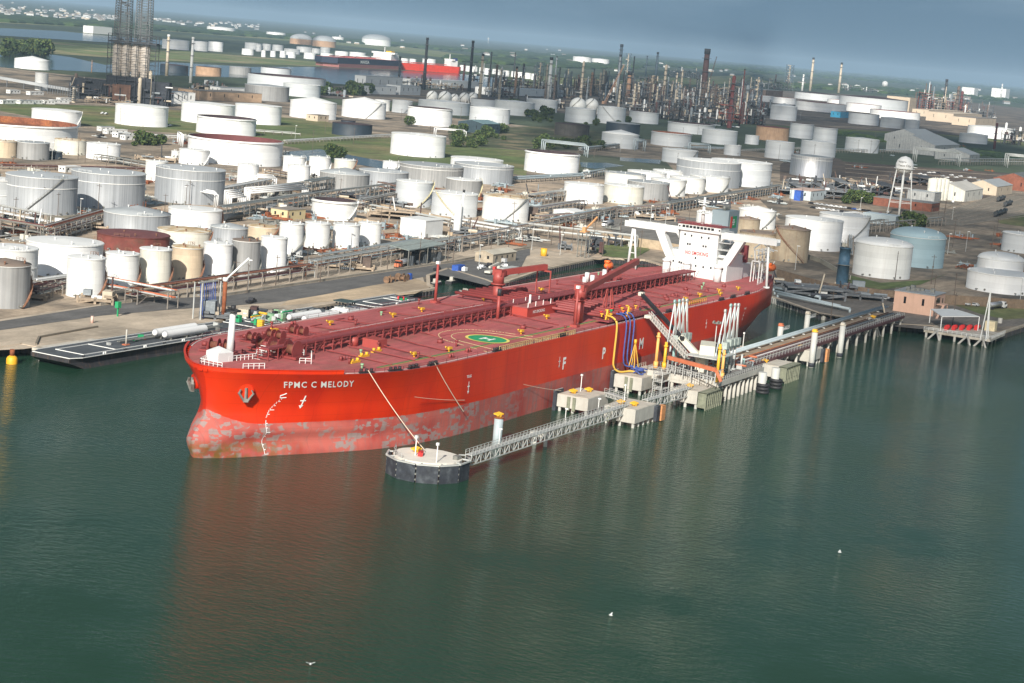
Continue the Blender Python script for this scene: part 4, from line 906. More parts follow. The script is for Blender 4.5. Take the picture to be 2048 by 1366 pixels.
t_(1423, 1545, 322, 373, 'f', 'L', 'w', 'huge pale grey tank with white roof, right of its banded twin', band=(.72,))
t_(1355, 1483, 321, 374, 'f', 'S', 'w', 'huge silver tank with white roof and white band, left of its twin', band=(.7,))
t_(1166, 1188, 341, 353, 'f', 'W', 'w', 'small white round tank at the left of the packed tank group')
t_(1306, 1369, 341, 366, 'f', 'W', 'w', 'white tank at the back of the packed group below the banded twins')
t_(1255, 1334, 343, 372, 'f', 'V', 'w', 'white tank second from the back in the packed group')
t_(1211, 1293, 346, 380, 'f', 'W', 'g', 'white tank with grey top, back left of the packed group')
t_(1380, 1459, 352, 384, 'f', 'W', 'w', 'white tank with diagonal stair at the right of the packed group', stair='g', sa=.7)
t_(1340, 1411, 354, 387, 'f', 'W', 'w', 'white tank second from the right in the packed group', stair='g', sa=1.)
t_(1302, 1373, 358, 392, 'f', 'W', 'w', 'white tank with dark diagonal stair in the middle of the packed group', stair='g', sa=.5)
t_(1255, 1340, 363, 400, 'f', 'G', 'g', 'dull grey tank in the packed group')
t_(1209, 1289, 370, 408, 'f', 'D', 'w', 'cream white tank with rust stains along its rim')
t_(1129, 1209, 367, 407, 'f', 'V', 'w', 'plain bright white tank at the front left of the packed group')
t_(1583, 1666, 312, 354, 'f', 'M', 'g', 'shiny bare steel tank left of the water tower', band=(.85,))
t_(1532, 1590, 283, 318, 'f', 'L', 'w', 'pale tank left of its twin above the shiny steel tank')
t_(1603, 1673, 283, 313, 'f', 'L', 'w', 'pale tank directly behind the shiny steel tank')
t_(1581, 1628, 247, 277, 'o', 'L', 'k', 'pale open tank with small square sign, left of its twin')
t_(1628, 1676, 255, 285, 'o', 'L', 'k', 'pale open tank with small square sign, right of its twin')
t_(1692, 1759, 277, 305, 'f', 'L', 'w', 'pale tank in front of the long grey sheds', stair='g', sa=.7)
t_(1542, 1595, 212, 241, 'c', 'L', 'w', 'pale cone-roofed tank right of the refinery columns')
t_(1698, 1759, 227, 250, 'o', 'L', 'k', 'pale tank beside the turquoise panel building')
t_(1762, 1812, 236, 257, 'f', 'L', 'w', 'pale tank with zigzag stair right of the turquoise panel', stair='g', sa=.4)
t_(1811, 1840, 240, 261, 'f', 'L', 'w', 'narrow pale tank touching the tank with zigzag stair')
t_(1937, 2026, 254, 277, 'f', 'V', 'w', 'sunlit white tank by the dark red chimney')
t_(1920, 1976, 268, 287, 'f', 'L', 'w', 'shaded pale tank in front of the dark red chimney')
for i, (a, b, c, d) in enumerate([(1500, 1546, 190, 203), (1546, 1592, 195, 208), (1592, 1693, 205, 224), (1693, 1763, 208, 225), (1741, 1840, 222, 239), (1655, 1712, 200, 212)]):
    t_(a, b, c, d, 'o', 'V', 'm', ['sunlit white tank at the left end of the bright far row', 'small sunlit white tank second in the bright far row', 'broad sunlit white tank with maroon top in the bright far row', 'sunlit white tank fourth in the bright far row', 'broad sunlit white tank at the right end of the bright far row', 'sunlit white tank peeping over the bright far row'][i])
t_(1590, 1680, 187, 201, 'f', 'L', 'k', 'long grey tank with dark roof behind the bright far row')
t_(1680, 1816, 196, 222, 'f', 'L', 'k', 'very broad grey tank with dark roof behind the bright far row')
t_(1640, 1741, 429, 486, 'f', 'V', 'w', 'bright white tank with rail on its roof behind its twin', stair='g', sa=.2, band=(.55,))
t_(1572, 1687, 437, 501, 'f', 'V', 'w', 'bright white tank between the brown tank and the water tower')
t_(1394, 1440, 424, 458, 'f', 'W', 'w', 'white tank seen behind the tanker\'s radar mast')
t_(1478, 1553, 419, 458, 'c', 'W', 'w', 'white tank with curved stair right of the tanker\'s funnel', stair='g', sa=.3)
t_(1474, 1521, 437, 474, 'c', 'O', 'b', 'weathered tan tank with brown roof right behind the funnel')
t_(1480, 1554, 464, 517, 'f', 'O', 'b', 'weathered tan tank behind the tanker\'s port bridge wing')
t_(1553, 1622, 457, 525, 'c', 'O', 'b', 'weathered tan tank with rusty seam right of the bridge wing', stair='r', sa=.8, sdir=-1)
t_(1712, 1826, 487, 557, 'd', 'W', 'w', 'pale white domed tank on a grass mound with a rust streak', apex=.20)
t_(1782, 1892, 471, 535, 'd', 'B', 'u', 'blue grey domed tank behind the pale domed one', apex=.30)
t_(2007, 2090, 467, 507, 'f', 'L', 'w', 'pale tank with curved stair at the right picture edge', stair='g', sa=.4)
t_(1937, 2072, 545, 588, 'f', 'V', 'w', 'low white containment ring round the right-hand white tank')
t_(1957, 2048, 517, 575, 'd', 'V', 'w', 'white domed tank standing inside the low white ring', apex=.28)
# far left bank and the far terminals
t_(30, 100, 119, 139, 'c', 'V', 'w', 'white cone-roofed tank beside the far left channel')
t_(71, 97, 146, 181, 'f', 'W', 'w', 'slim white upright tank under the conveyor at far left')
t_(325, 379, 80, 99, 'f', 'V', 'w', 'white tank, leftmost of three right of the twin towers')
t_(385, 417, 83, 102, 'f', 'V', 'w', 'white tank, middle of three right of the twin towers')
t_(417, 447, 84, 103, 'f', 'V', 'w', 'white tank, rightmost of three right of the twin towers')
t_(490, 523, 86, 99, 'f', 'V', 'w', 'white tank at the left end of the far terminal')
t_(484, 508, 98, 110, 'f', 'V', 'w', 'small white tank in front of the left end of the far terminal')
t_(414, 471, 55, 65, 'f', 'V', 'w', 'low white tank alone on the far plain at upper left')
t_(392, 443, 134, 151, 'o', 'P', 'k', 'low brownish tank with yellow stair near the far channel')
t_(459, 503, 134, 150, 'f', 'G', 'g', 'low grey tank near the far channel')
t_(321, 377, 130, 146, 'f', 'K', 'k', 'low dark blue tank near the far channel')
t_(496, 652, 152, 184, 'o', 'L', 'k', 'very broad pale tank with black open top by the channel')
t_(522, 583, 136, 148, 'o', 'L', 'k', 'low pale tank behind the very broad black-topped tank')
t_(490, 579, 171, 202, 'f', 'G', 'g', 'dull grey tank in front of the very broad pale tank')
t_(567, 642, 168, 194, 'f', 'L', 'w', 'pale tank with white roof right of the dull grey tank')
t_(580, 625, 78, 89, 'd', 'P', 'g', 'tan tank with grey dome, left of two at the far terminal', apex=.45)
t_(625, 672, 82, 94, 'd', 'P', 'g', 'tan tank with grey dome, right of two at the far terminal', apex=.45)
t_(724, 782, 79, 91, 'd', 'V', 'g', 'white tank with grey dome above the far ships', apex=.35)
t_(533, 572, 65, 74, 'f', 'V', 'w', 'white tank left of the far grey domes')
t_(664, 688, 74, 84, 'f', 'V', 'w', 'white tank just right of the far grey domes')
FT = 'small white tanks packed in the far terminal behind the ships'
for a, b, c, d in [(512, 524, 89, 103), (525, 543, 88, 101), (545, 567, 90, 102), (568, 600, 98, 108), (593, 624, 94, 105), (624, 641, 97, 107), (641, 661, 95, 107), (670, 698, 103, 117), (699, 732, 105, 116), (523, 532, 101, 114), (541, 552, 102, 114), (560, 572, 102, 115), (572, 592, 104, 116), (608, 632, 106, 118), (641, 668, 107, 119), (712, 741, 112, 123), (742, 760, 113, 124), (800, 818, 117, 127), (819, 833, 118, 128), (845, 872, 118, 129), (750, 790, 116, 125)]:
    t_(a, b, c, d, 'f', 'V', 'w', 'small white tank packed among the others of the far ship terminal', group=FT)
FT2 = 'small white tanks in the row behind the far red ship'
for i in range(13):
    x0 = 905+i*13+rnd.uniform(-2, 2); yy = 129+i*1.55; t_(x0, x0+10+rnd.uniform(0, 4), yy, yy+10+rnd.uniform(0, 3), 'f', 'V', 'w', 'small white tank in the row stretching right from the far red ship', group=FT2)
t_(1146, 1183, 114, 127, 'f', 'V', 'w', 'sunlit white tank, left of a pair on the far plain')
t_(1183, 1219, 118, 130, 'f', 'V', 'w', 'sunlit white tank, right of a pair on the far plain')
# spheres
def sphere(px, py, rp, label, group=None):
    c = at(px, py, LAND+10); r = rp/FPX*depth(c)
    for _ in range(4): c = at(px, py, LAND+r*1.15); r = rp/FPX*depth(c)
    T = thing('gas_sphere', label, 'gas sphere', (c.x, c.y, LAND), 0, group)
    mb = MB(); mb.lathe([(max(.01, r*cos(a)), LAND+r*1.15+r*sin(a)) for a in [-pi/2+i*pi/16 for i in range(17)]], (c.x, c.y, 0), 28); mb.build('ball', TM['W'], T)
    for k in range(8): a = k*pi/4; mb = MB(); mb.tube((c.x+r*.93*cos(a), c.y+r*.93*sin(a), LAND), (c.x+r*.93*cos(a), c.y+r*.93*sin(a), LAND+r*1.1), .35, 6); mb.build('leg', WHITE, T)
    mb = MB(); n = 14
    for k in range(n): a0, a1 = 2.8+k/n*1.6, 2.8+(k+1)/n*1.6; b0, b1 = -.2+k/n*1.7, -.2+(k+1)/n*1.7; mb.beam((c.x+(r+.5)*cos(b0)*cos(a0), c.y+(r+.5)*cos(b0)*sin(a0), LAND+r*1.15+(r+.5)*sin(b0)), (c.x+(r+.5)*cos(b1)*cos(a1), c.y+(r+.5)*cos(b1)*sin(a1), LAND+r*1.15+(r+.5)*sin(b1)), 1, .6)
    mb.build('stair', STAIRM['g'], T)
sphere(1156, 212, 17, 'big white sphere, left one of the large pair'); sphere(1183, 211, 14.5, 'big white sphere, right one of the large pair')
for i, (a, b, c) in enumerate([(864.5, 193, 11.5), (890, 196, 14), (909, 197, 9.5), (929, 196, 11), (946, 194, 9.5)]):
    sphere(a, b, c, ['white sphere at the left end of the sphere row', 'largest white sphere in the sphere row', 'smallest white sphere in the middle of the sphere row', 'white sphere fourth in the sphere row', 'greyish sphere at the right end of the sphere row'][i])
# ---------------------------------------------------------------- jetty, dolphins, loading arms, gangway, barges
def onplane(px, py, ax, val):
    d = FWD*FPX+RT*(px-1024)+UPV*(683-py); t = (val-CAM[ax])/d[ax]; return CAM+d*t
DOCKC = mat('pale_concrete', (.47, .45, .40), .9, var=.12, vscale=.4, streak=.25)
DOCKT = mat('concrete_top', (.50, .46, .39), .9, var=.15, vscale=.3, c2=(.32, .27, .2), patch=(.25, .5, .7))
PILE = mat('weathered_pile', (.42, .42, .38), .9, var=.2, vscale=.4, streak=.4)
RUBBER = mat('black_fender', (.028, .032, .042), .75, var=.35, vscale=.6, c2=(.07, .08, .09), patch=(.5, .5, .7))
ALG = mat('fender_timber', (.20, .21, .15), .9, var=.3, vscale=.8)
STEELW = mat('galvanised_steel', (.50, .51, .49), .55, .2, var=.12, vscale=.4)
PIPEB = mat('pale_blue_pipe', (.37, .43, .45), .5, var=.08, vscale=.3)
TEAL = mat('teal_steel', (.30, .46, .44), .5, var=.12, vscale=.5)
MAROON = mat('maroon_pipe', (.10, .032, .034), .6, var=.2)
JORANGE = mat('jetty_orange', (.50, .15, .07), .7, var=.15, vscale=.4)
BEIGE = mat('crane_beige', (.62, .60, .50), .6, var=.08)

def bollard_hook(x, y, z, parent=None, label=None):
    mb = MB(); mb.tube((x, y, z), (x, y, z+.5), .7, 10); [mb.beam((x-1.2+i*.8, y-.6, z+.6), (x-1.2+i*.8, y+.9, z+.9), .35) for i in range(4)]
    return mb.build('mooring_hook', YEL, parent)
def dolphin(x0, x1, y0, y1, z0, z1, label, fender=None, extra=None):
    T = thing('mooring_dolphin', label, 'mooring dolphin', ((x0+x1)/2, (y0+y1)/2, 0))
    mb = MB(); mb.box(x0, x1, y0, y1, z0, z1); mb.build('concrete_cap', DOCKC, T)
    mb = MB(); mb.box(x0+.2, x1-.2, y0+.2, y1-.2, z1, z1+.12); mb.build('cap_top', DOCKT, T)
    nx, ny = max(3, int((x1-x0)/2.6)), max(3, int((y1-y0)/2.6))
    for i in range(nx):
        for j in range(ny):
            if 0 < i < nx-1 and 0 < j < ny-1: continue
            xx, yy = x0+.7+(x1-x0-1.4)*i/(nx-1), y0+.7+(y1-y0-1.4)*j/(ny-1); mb = MB(); mb.tube((xx, yy, -3), (xx, yy, z0), .45, 8); mb.build('pile', PILE, T)
    for e in (extra or []):
        if e[0] == 'hook': bollard_hook(e[1], e[2], z1+.12, T)
        if e[0] == 'lamp':
            mb = MB(); mb.tube((e[1], e[2], z1), (e[1], e[2], z1+4.6), .12, 6); mb.cbox((e[1], e[2], z1+4.5), .6, .5, .5); mb.build('lamp_post', WHITE, T)
        if e[0] == 'face':
            for k in (0, 1.7): mb = MB(); mb.box(x0-.35, x0, e[1]+k, e[1]+k+.9, z0-.6, z1-.3); mb.build('rubber_strip', ALG, T)
        if e[0] == 'frame':  # timber fender rack on the far-from-ship side
            mb = MB()
            for z in (z0-.2, (z0+z1)/2, z1-.2): mb.beam((x0+.3, y0-2.2, z), (x1-.2, y0-2.2, z), .35)
            for i in range(9): xx = x0+.4+(x1-x0-.8)*i/8; mb.beam((xx, y0-2.4, -1), (xx, y0-2.4, z1+.1), .38); mb.beam((xx, y0, z1-.3), (xx, y0-2.2, z1-.3), .2)
            mb.box(x0, x0+.4, y0-2.6, y0+.2, z0-.8, z1+.1); mb.box(x0, x1, y0-2.7, y0, z1-.1, z1+.15); mb.build('fender_rack', ALG, T)
        if e[0] == 'hull':
            mb = MB(); mb.box(e[1], e[2], y1+.1, y1+1.1, -.6, z1+1); mb.build('fender_panel', RUBBER, T); mb = MB(); mb.beam((e[1], y1+.5, z1+1), (e[2], y1+.5, z1+1), .25); mb.build('fender_top', STEELW, T)
        if e[0] == 'or':
            mb = MB(); mb.box(e[1], e[1]+2.6, e[2], e[2]+1.4, .2, z1-.6); [mb.box(e[1]-.06, e[1]+2.66, e[2]-.05, e[2]+1.45, z, z+.15) for z in (1.0, 1.9, 2.8)]; mb.build('fender_box', JORANGE if 0 else mat('orange_timber', (.55, .25, .10), .8, var=.15), T)
            mb = MB(); mb.box(e[1]-2.5, e[1]-.2, y0-1, y0, .3, z1-.4); mb.build('fender_panel', RUBBER, T)
    return T
dolphin(121, 134.5, -42.5, -33, 1.3, 4.8, 'white concrete dolphin nearest the tanker with a black fender on its left', extra=[('hook', 125, -36), ('hook', 131, -38), ('lamp', 129.5, -36), ('face', -38.8), ('hull', 120.5, 125)])
dolphin(116.5, 131, -58.8, -49.5, 1.3, 5, 'white concrete dolphin with an orange fender box, where two walkways meet', extra=[('hook', 121, -52.5), ('hook', 122, -56), ('lamp', 125, -51.5), ('face', -53.2), ('or', 131.8, -60.2)])
dolphin(157.5, 170.5, -60.5, -52.5, 1.4, 5, 'white concrete dolphin with a greenish timber rack at the end of the walkway', extra=[('hook', 162, -56), ('frame',)])
dolphin(162.5, 175, -40.5, -31.5, 1.4, 5.2, 'white concrete dolphin carrying the coiled blue and yellow hoses', extra=[('face', -37.6), ('hull', 162, 166)])
dolphin(222.5, 236, -62, -53.4, 1.6, 5.2, 'white concrete dolphin with a greenish rack beside the start of the trestle', extra=[('hook', 226, -56), ('frame',)])
dolphin(263.5, 277, -58.6, -49.2, 1.6, 5.2, 'white concrete dolphin with an orange fender box beside the trestle', extra=[('hook', 268, -53), ('or', 277.4, -60.2)])
dolphin(236, 252, -40.5, -33, 1.6, 5.2, 'white concrete dolphin between the trestle and the tanker\'s stern', extra=[('hook', 244, -36), ('lamp', 240, -34.5), ('lamp', 250.5, -39), ('hull', 240, 246)])
# rounded breasting dolphin with black panels
T = thing('fender_dolphin', 'large rounded dolphin with white deck and black fender panels in front of the bow', 'dolphin', (28.6, -47.2, 0))
cx, cy, R_ = 27.8, -45.7, 9.8
mb = MB(); mb.prism([(cx+(R_-1.6)*cos(a)*(1 if cos(a) < 0 else .8), cy+(R_-1.6)*sin(a)) for a in [2*pi*i/24 for i in range(24)]], 1.5, 4.5); mb.build('concrete_deck', mat('white_deck', (.68, .64, .56), .9, var=.1, vscale=.3), T)
for i in range(12): a = 2*pi*i/12; mb = MB(); mb.tube((cx+7*cos(a), cy+7*sin(a), -3), (cx+7*cos(a), cy+7*sin(a), 1.5), .5, 8); mb.build('pile', PILE, T)
for i in range(7):
    a0, a1 = radians(100+i*31.5), radians(100+(i+1)*31.5-2.2); p = [(cx+R_*cos(a), cy+R_*sin(a)) for a in (a0, a1)]; q = [(cx+(R_-.8)*cos(a), cy+(R_-.8)*sin(a)) for a in (a1, a0)]
    mb = MB(); mb.prism(p+q, -.6, 4.1); pn = mb.build('fender_panel', RUBBER, T); mb = MB(); mb.beam((*p[0], 4.25), (*p[1], 4.25), .45, .3); mb.build('panel_cap', STEELW, pn)
    mb = MB(); [mb.tube((cx+(R_-.3)*cos(a1+.02), cy+(R_-.3)*sin(a1+.02), z), (cx+(R_-.3)*cos(a1+.02), cy+(R_-.3)*sin(a1+.02), z+.35), .35, 6) for z in (.5, 1.8, 3.1)]; mb.build('shackle', WORN, pn)
mb = MB()
for i in range(8): a = radians(105+i*31.5); mb.beam((cx+(R_-2)*cos(a), cy+(R_-2)*sin(a), 4.3), (cx+(R_-.4)*cos(a), cy+(R_-.4)*sin(a), 4.2), .3)
mb.rail([(cx+(R_-1.7)*cos(radians(a)), cy+(R_-1.7)*sin(radians(a)), 4.5) for a in range(100, 170, 20)], 1.1, .1, 1.5); mb.build('deck_frame', STEELW, T)
bollard_hook(cx+.5, cy+3.5, 4.5, T)
mb = MB(); mb.cbox((cx-2, cy+1, 4.5), 2.4, 1.1, .9, .4); mb.rail([(cx-3.2, cy+.3, 4.5), (cx-1, cy+1.2, 4.5)], 1.1, .1, .8); mb.build('hook_motor', REDP, T)
for x, y in ((25.2, -43.6), (22.5, -50.8)):
    mb = MB(); mb.tube((x, y, 4.5), (x, y, 8.6), .13, 6); mb.cbox((x, y, 8.5), .6, .6, .6); mb.build('lamp_post', WHITE, T)
mb = MB(); mb.cbox((29, -52.5, 4.5), 1.8, 1.2, .9); mb.build('winch_box', WORN, T)
# walkways on trusses
def truss_walk(a, b, label, w=1.6, dep=2.3, name='walkway_bridge', M=None):
    a, b = Vector(a), Vector(b); M = M or STEELW; T = thing(name, label, 'walkway', a); d = (b-a); L = d.length; d.normalize(); s = d.cross(Vector((0, 0, 1))).normalized()*w/2
    n = int(L/dep); mb = MB(); mb.beam(a, b, w, .15); mb.build('deck_grating', mat('grating', (.42, .43, .41), .8, var=.1), T)
    for q in (-1, 1):
        mb = MB(); mb.beam(a+s*q-Vector((0, 0, .1)), b+s*q-Vector((0, 0, .1)), .22); mb.beam(a+s*q-Vector((0, 0, dep)), b+s*q-Vector((0, 0, dep)), .22)
        for i in range(n):
            p0, p1 = a.lerp(b, i/n)+s*q, a.lerp(b, (i+1)/n)+s*q; lo = Vector((0, 0, -dep)); mb.beam(p0, p0+lo, .14); mb.beam(p0+(lo if i % 2 else Vector()), p1+(Vector() if i % 2 else lo), .14)
        mb.beam(b+s*q, b+s*q+Vector((0, 0, -dep)), .16); mb.build('side_truss', M, T)
        mb = MB(); mb.rail([a+s*q, b+s*q], 1.15, .09, 1.8); mb.build('handrail', STEELW, T)
    return T
truss_walk((32.5, -53.6, 5.2), (119, -54.5, 5.6), 'long grey truss walkway from the rounded dolphin across the water')
truss_walk((130, -55.5, 5.6), (160, -56.5, 5.6), 'grey truss walkway between the two dolphins farthest from the tanker')
truss_walk((133.5, -42.3, 5.2), (129, -50, 5.4), 'short walkway linking the fender dolphin to the walkway junction', dep=1)
T = thing('monopile', 'tall pale steel pile standing between tanker and walkway', 'pile', (68, -42.5, 0)); mb = MB(); mb.smooth = True; mb.tube((68, -42.5, -3), (68, -42.5, 7), 1.15, 18); mb.build('pile_shaft', PIPEB, T); mb = MB(); mb.tube((68, -42.5, 7), (68, -42.5, 7.3), 1.3, 16); mb.build('pile_collar', RUSTY, T); bollard_hook(68, -42.5, 7.3, T)
c = at(1090, 893, 0); T = thing('walkway_support', 'small white pile cap on two piles under the long truss walkway', 'support', (c.x, c.y, 0)); mb = MB(); mb.cbox((c.x, c.y+1.4, 2.4), 2.4, 5.2, 1.0); mb.build('pile_cap', DOCKC, T)
for q in (0, 3): mb = MB(); mb.tube((c.x, c.y+q, -3), (c.x, c.y+q, 2.4), .5, 10); mb.build('pile', PILE, T)
for x in (48, 84, 104): T = thing('lamp_post', 'slim walkway lamp %s' % {48: 'nearest the rounded dolphin', 84: 'halfway along the long truss walkway', 104: 'toward the walkway junction'}[x], 'lamp post', (x, -53.3, 5.4)); mb = MB(); mb.tube((x, -53.3, 5.4), (x, -53.3, 9), .1, 6); mb.build('pole', WHITE, T); mb = MB(); mb.cbox((x, -53.5, 8.9), .4, .8, .3); mb.build('lamp', WHITE, T)
# mooring lines
def rope(a, b, label, sag=.06, n=14, r=.11):
    a, b = Vector(a), Vector(b); T = thing('mooring_line', label, 'rope', a); mb = MB(); pts = [a.lerp(b, i/n)-Vector((0, 0, 4*sag*(b-a).length*(i/n)*(1-i/n))) for i in range(n+1)]; mb.sweep(pts, r, 6); mb.build('rope', ROPE, T)
rope((31.8, -(half(31.8, 19.6)-.2), DK+1), (28.5, -44.2, 5.2), 'pale rope from the bow roller down to the rounded dolphin', .03)
rope((56, -(half(56, 19.6)-.2), DK+.8), (70, -31.2, 6.5), 'brown rope slanting down the side from the second fairlead', .02)
rope((72, -30.2, 9), (48, -29.2, 12.8), 'frayed pair of lines lying along the red side', .01, r=.07)
rope((104, -30.6, 9.2), (122, -33.5, 5.6), 'dark thin rope to the dolphin nearest the tanker', .01, r=.06)
# loading platform
T = thing('loading_platform', 'concrete loading platform on many piles beside the tanker', 'jetty', (188, -51, 0))
PX0, PX1, PY0, PY1 = 169.5, 208, -62, -39
mb = MB(); mb.box(PX0, PX1, PY0, PY1, 5.3, 6.9); mb.build('deck_slab', DOCKC, T); mb = MB(); mb.box(PX0+.3, PX1-.3, PY0+.3, PY1-.3, 6.9, 7.0); mb.build('deck_top', mat('dark_deck_top', (.16, .15, .14), .9, var=.3, vscale=.3), T)
mb = MB()
for x in (PX0+.6, 179, 189, 199, PX1-.6): mb.box(x-.5, x+.5, PY0+.2, PY1-.2, 4.4, 5.3)
mb.build('cross_beam', DOCKC, T)
for i in range(11):
    for j in range(7):
        if 0 < i < 10 and 0 < j < 6: continue
        x, y = PX0+.8+(PX1-PX0-1.6)*i/10, PY0+.8+(PY1-PY0-1.6)*j/6; mb = MB(); mb.tube((x, y, -3), (x, y, 4.6), .5, 8); mb.build('pile', DOCKC, T)
mb = MB(); mb.rail([(PX1, PY0, 7), (PX0, PY0, 7), (PX0, PY1, 7), (PX1, PY1, 7)], 1.2, .1, 1.6); mb.build('handrail', STEELW, T)
mb = MB(); mb.box(174, 182, -39, -33, 5.2, 5.8); mb.rail([(174, -33, 5.8), (182, -33, 5.8)], 1.1, .1, 1.5); mb.build('ship_side_stage', DOCKT, T)
# stair tower and steel frame in front
mb = MB()
for z in (2.6, 4.8, 7): mb.box(163.5, 169.4, -46.5, -43.5, z, z+.12); mb.rail([(163.5, -46.5, z), (163.5, -43.5, z), (169.4, -43.5, z)], 1, .1, 1.5)
for x in (163.6, 169.2):
    for y in (-46.4, -43.6): mb.beam((x, y, -2), (x, y, 8), .25)
mb.build('stair_tower', STEELW, T)
# clutter of pipework on the platform
mb_ = {}
for k in range(70):
    x, y = rnd.uniform(172, 206), rnd.uniform(-60, -41); M = rnd.choice([PIPEB, STEELW, STEELW, MAROON, WORN, TEAL, GREYP, YEL if rnd.random() < .3 else WORN, JORANGE if rnd.random() < .4 else STEELW]); mb = mb_.setdefault(M.name, (M, MB()))[1]
    k_ = rnd.random()
    if k_ < .35: L = rnd.uniform(3, 9); z = rnd.uniform(7.4, 10); mb.tube((x, y, z), (min(x+L, 207), y, z), rnd.uniform(.15, .4), 8)
    elif k_ < .6: L = rnd.uniform(2, 8); z = rnd.uniform(7.4, 10.5); mb.tube((x, y, z), (x, max(-61, y-L), z), rnd.uniform(.15, .35), 8)
    elif k_ < .85: mb.tube((x, y, 7), (x, y, rnd.uniform(9, 12)), rnd.uniform(.12, .4), 8)
    else: mb.cbox((x, y, 7), rnd.uniform(.8, 2), rnd.uniform(.8, 2), rnd.uniform(1, 2.2))
for M, mb in mb_.values(): setting(mb.build('pipework', M, T), 'stuff')
# two-storey frame with the orange beam
T = thing('gangway_tower', 'steel frame tower with orange beam and slanting gangway up to the tanker\'s rail', 'gangway', (176, -50, 7))
a, b = at(1337, 715, 11.5), at(1432, 740, 11.5); mb = MB(); mb.beam(a, b, 1.0, 1.1); q = at(1445, 760, 8.4); mb.beam(b-Vector((0, 0, .2)), Vector((b.x+1, b.y-1.4, 8.2)), .9, .9); mb.build('orange_beam', JORANGE, T)
mb = MB()
for i in range(7): p = a.lerp(b, i/6); mb.beam((p.x, p.y, 7), (p.x, p.y, 11), .25); mb.beam((p.x+4, p.y, 7), (p.x+4, p.y, 11), .25); mb.beam((p.x, p.y, 11), (p.x+6, p.y, 11), .2)
mb.beam((a.x, a.y, 9.2), (b.x, b.y, 9.2), .2); mb.rail([(a.x-.5, a.y, 8), (b.x-.5, b.y, 7.6)], 1.6, .12, .9); mb.build('tower_frame', STEELW, T)
mb = MB(); mb.box(173.5, 189, -59, -49, 12.4, 12.7); mb.build('upper_deck', STEELW, T)
g0, g1 = onplane(1372, 716, 1, -50), onplane(1299, 633, 1, -31.5)
for dxx in (-.9, .9):
    mb = MB(); off = Vector((dxx, 0, 0)); up = Vector((0, 0, 1.5)); mb.beam(g0+off, g1+off, .22); mb.beam(g0+off+up, g1+off+up, .16); n = 16
    for i in range(n): p, q = g0.lerp(g1, i/n)+off, g0.lerp(g1, (i+1)/n)+off; mb.beam(p, p+up, .12); mb.beam(p, q+up, .1)
    mb.build('gangway_side', mat('aluminium', (.62, .60, .55), .5, .2, var=.1), T)
mb = MB(); mb.beam(g0, g1, 1.7, .12); mb.build('gangway_floor', WORN, T); mb = MB(); mb.cbox(g1-Vector((0, 0, .5)), 2.4, 2.4, .9); mb.build('gangway_tip', BEIGE, T)
T = thing('jib_crane', 'long black telescopic boom reaching over the tanker\'s deck from the platform', 'crane', (186, -50, 12))
c0, c1, c2 = onplane(1400, 716, 1, -51.5), onplane(1366, 678, 1, -46), onplane(1283, 588, 1, -22)
mb = MB(); mb.beam(c1+(c1-c2).normalized()*0, c2, .95, 1.0); mb.build('black_boom', BLACK, T); mb = MB(); mb.beam(c0, c1+(c2-c1)*.06, 1.4, 1.7); mb.build('boom_base', BEIGE, T)
mb = MB(); mb.cbox((c0.x+3.5, c0.y-.8, 12.7), 10, 4.5, 2.8, .35); mb.cbox((c0.x+2, c0.y, 7), 3, 3, 5.8); mb.build('crane_house', BEIGE, T)
mb = MB(); mb.cbox(c2-Vector((0, 0, .5)), 1.6, 1.6, 1.1); mb.build('boom_head', BEIGE, T); mb = MB(); mb.tube(c2, c2-Vector((0, 0, 4.6)), .06, 4); mb.build('hoist_cable', BLACK, T); mb = MB(); mb.tube(c2-Vector((0, 0, 4.5)), c2-Vector((0, 0, 5.8)), .45, 8, .1); mb.build('hook_block', BLACK, T)
mb = MB(); [mb.tube((c0.x+2+i, c0.y-4.5, 13), (c0.x+3+i*.6, c0.y-1, 15.4), .12, 5) for i in range(5)]; [mb.cbox((c0.x+1+i*1.5, c0.y-4, 12.7), .8, .8, 1+i*.3) for i in range(4)]; mb.build('crane_machinery', BLACK, T)
# loading arms
def loading_arm(x, y, z0, apex, labels, M2, lean=4.2):
    T = thing('cargo_loader', labels, 'loading arm', (x, y, z0), 0, None); ap = Vector(apex)
    pz = z0+(ap.z-z0)*.42; mb = MB(); mb.smooth = True; mb.tube((x, y, z0), (x, y, pz), .45, 10); mb.tube((x, y, z0), (x, y, z0+.4), .9, 10); mb.build('riser', M2, T)
    mb = MB(); mb.smooth = True; mb.tube((x, y, pz), ap, .27, 8); mb.tube((x+.9, y, pz+.2), ap+Vector((.5, 0, 0)), .14, 6); mb.build('inboard_boom', STEELW, T)
    mb = MB(); mb.smooth = True; lo = Vector((x-lean, y+.8, pz-1.6)); mb.tube(ap, lo, .22, 8); mb.tube(lo, lo-Vector((.3, 0, 2.0)), .3, 8); mb.build('outboard_boom', mat('arm_white', (.52, .58, .59), .5, var=.06), T)
    mb = MB(); mb.cbox((x+.6, y-.3, pz-.6), 2.2, 1.5, 2); mb.cbox((x+1.9, y, pz-1.6), 1.2, 1.2, 1.5); mb.build('counterweight', mat('arm_pale_green', (.42, .48, .44), .6), T)
    mb = MB(); mb.tube(ap-Vector((0, .3, 0)), ap+Vector((0, .3, 0)), .6, 10); mb.build('apex_sheave', M2, T)
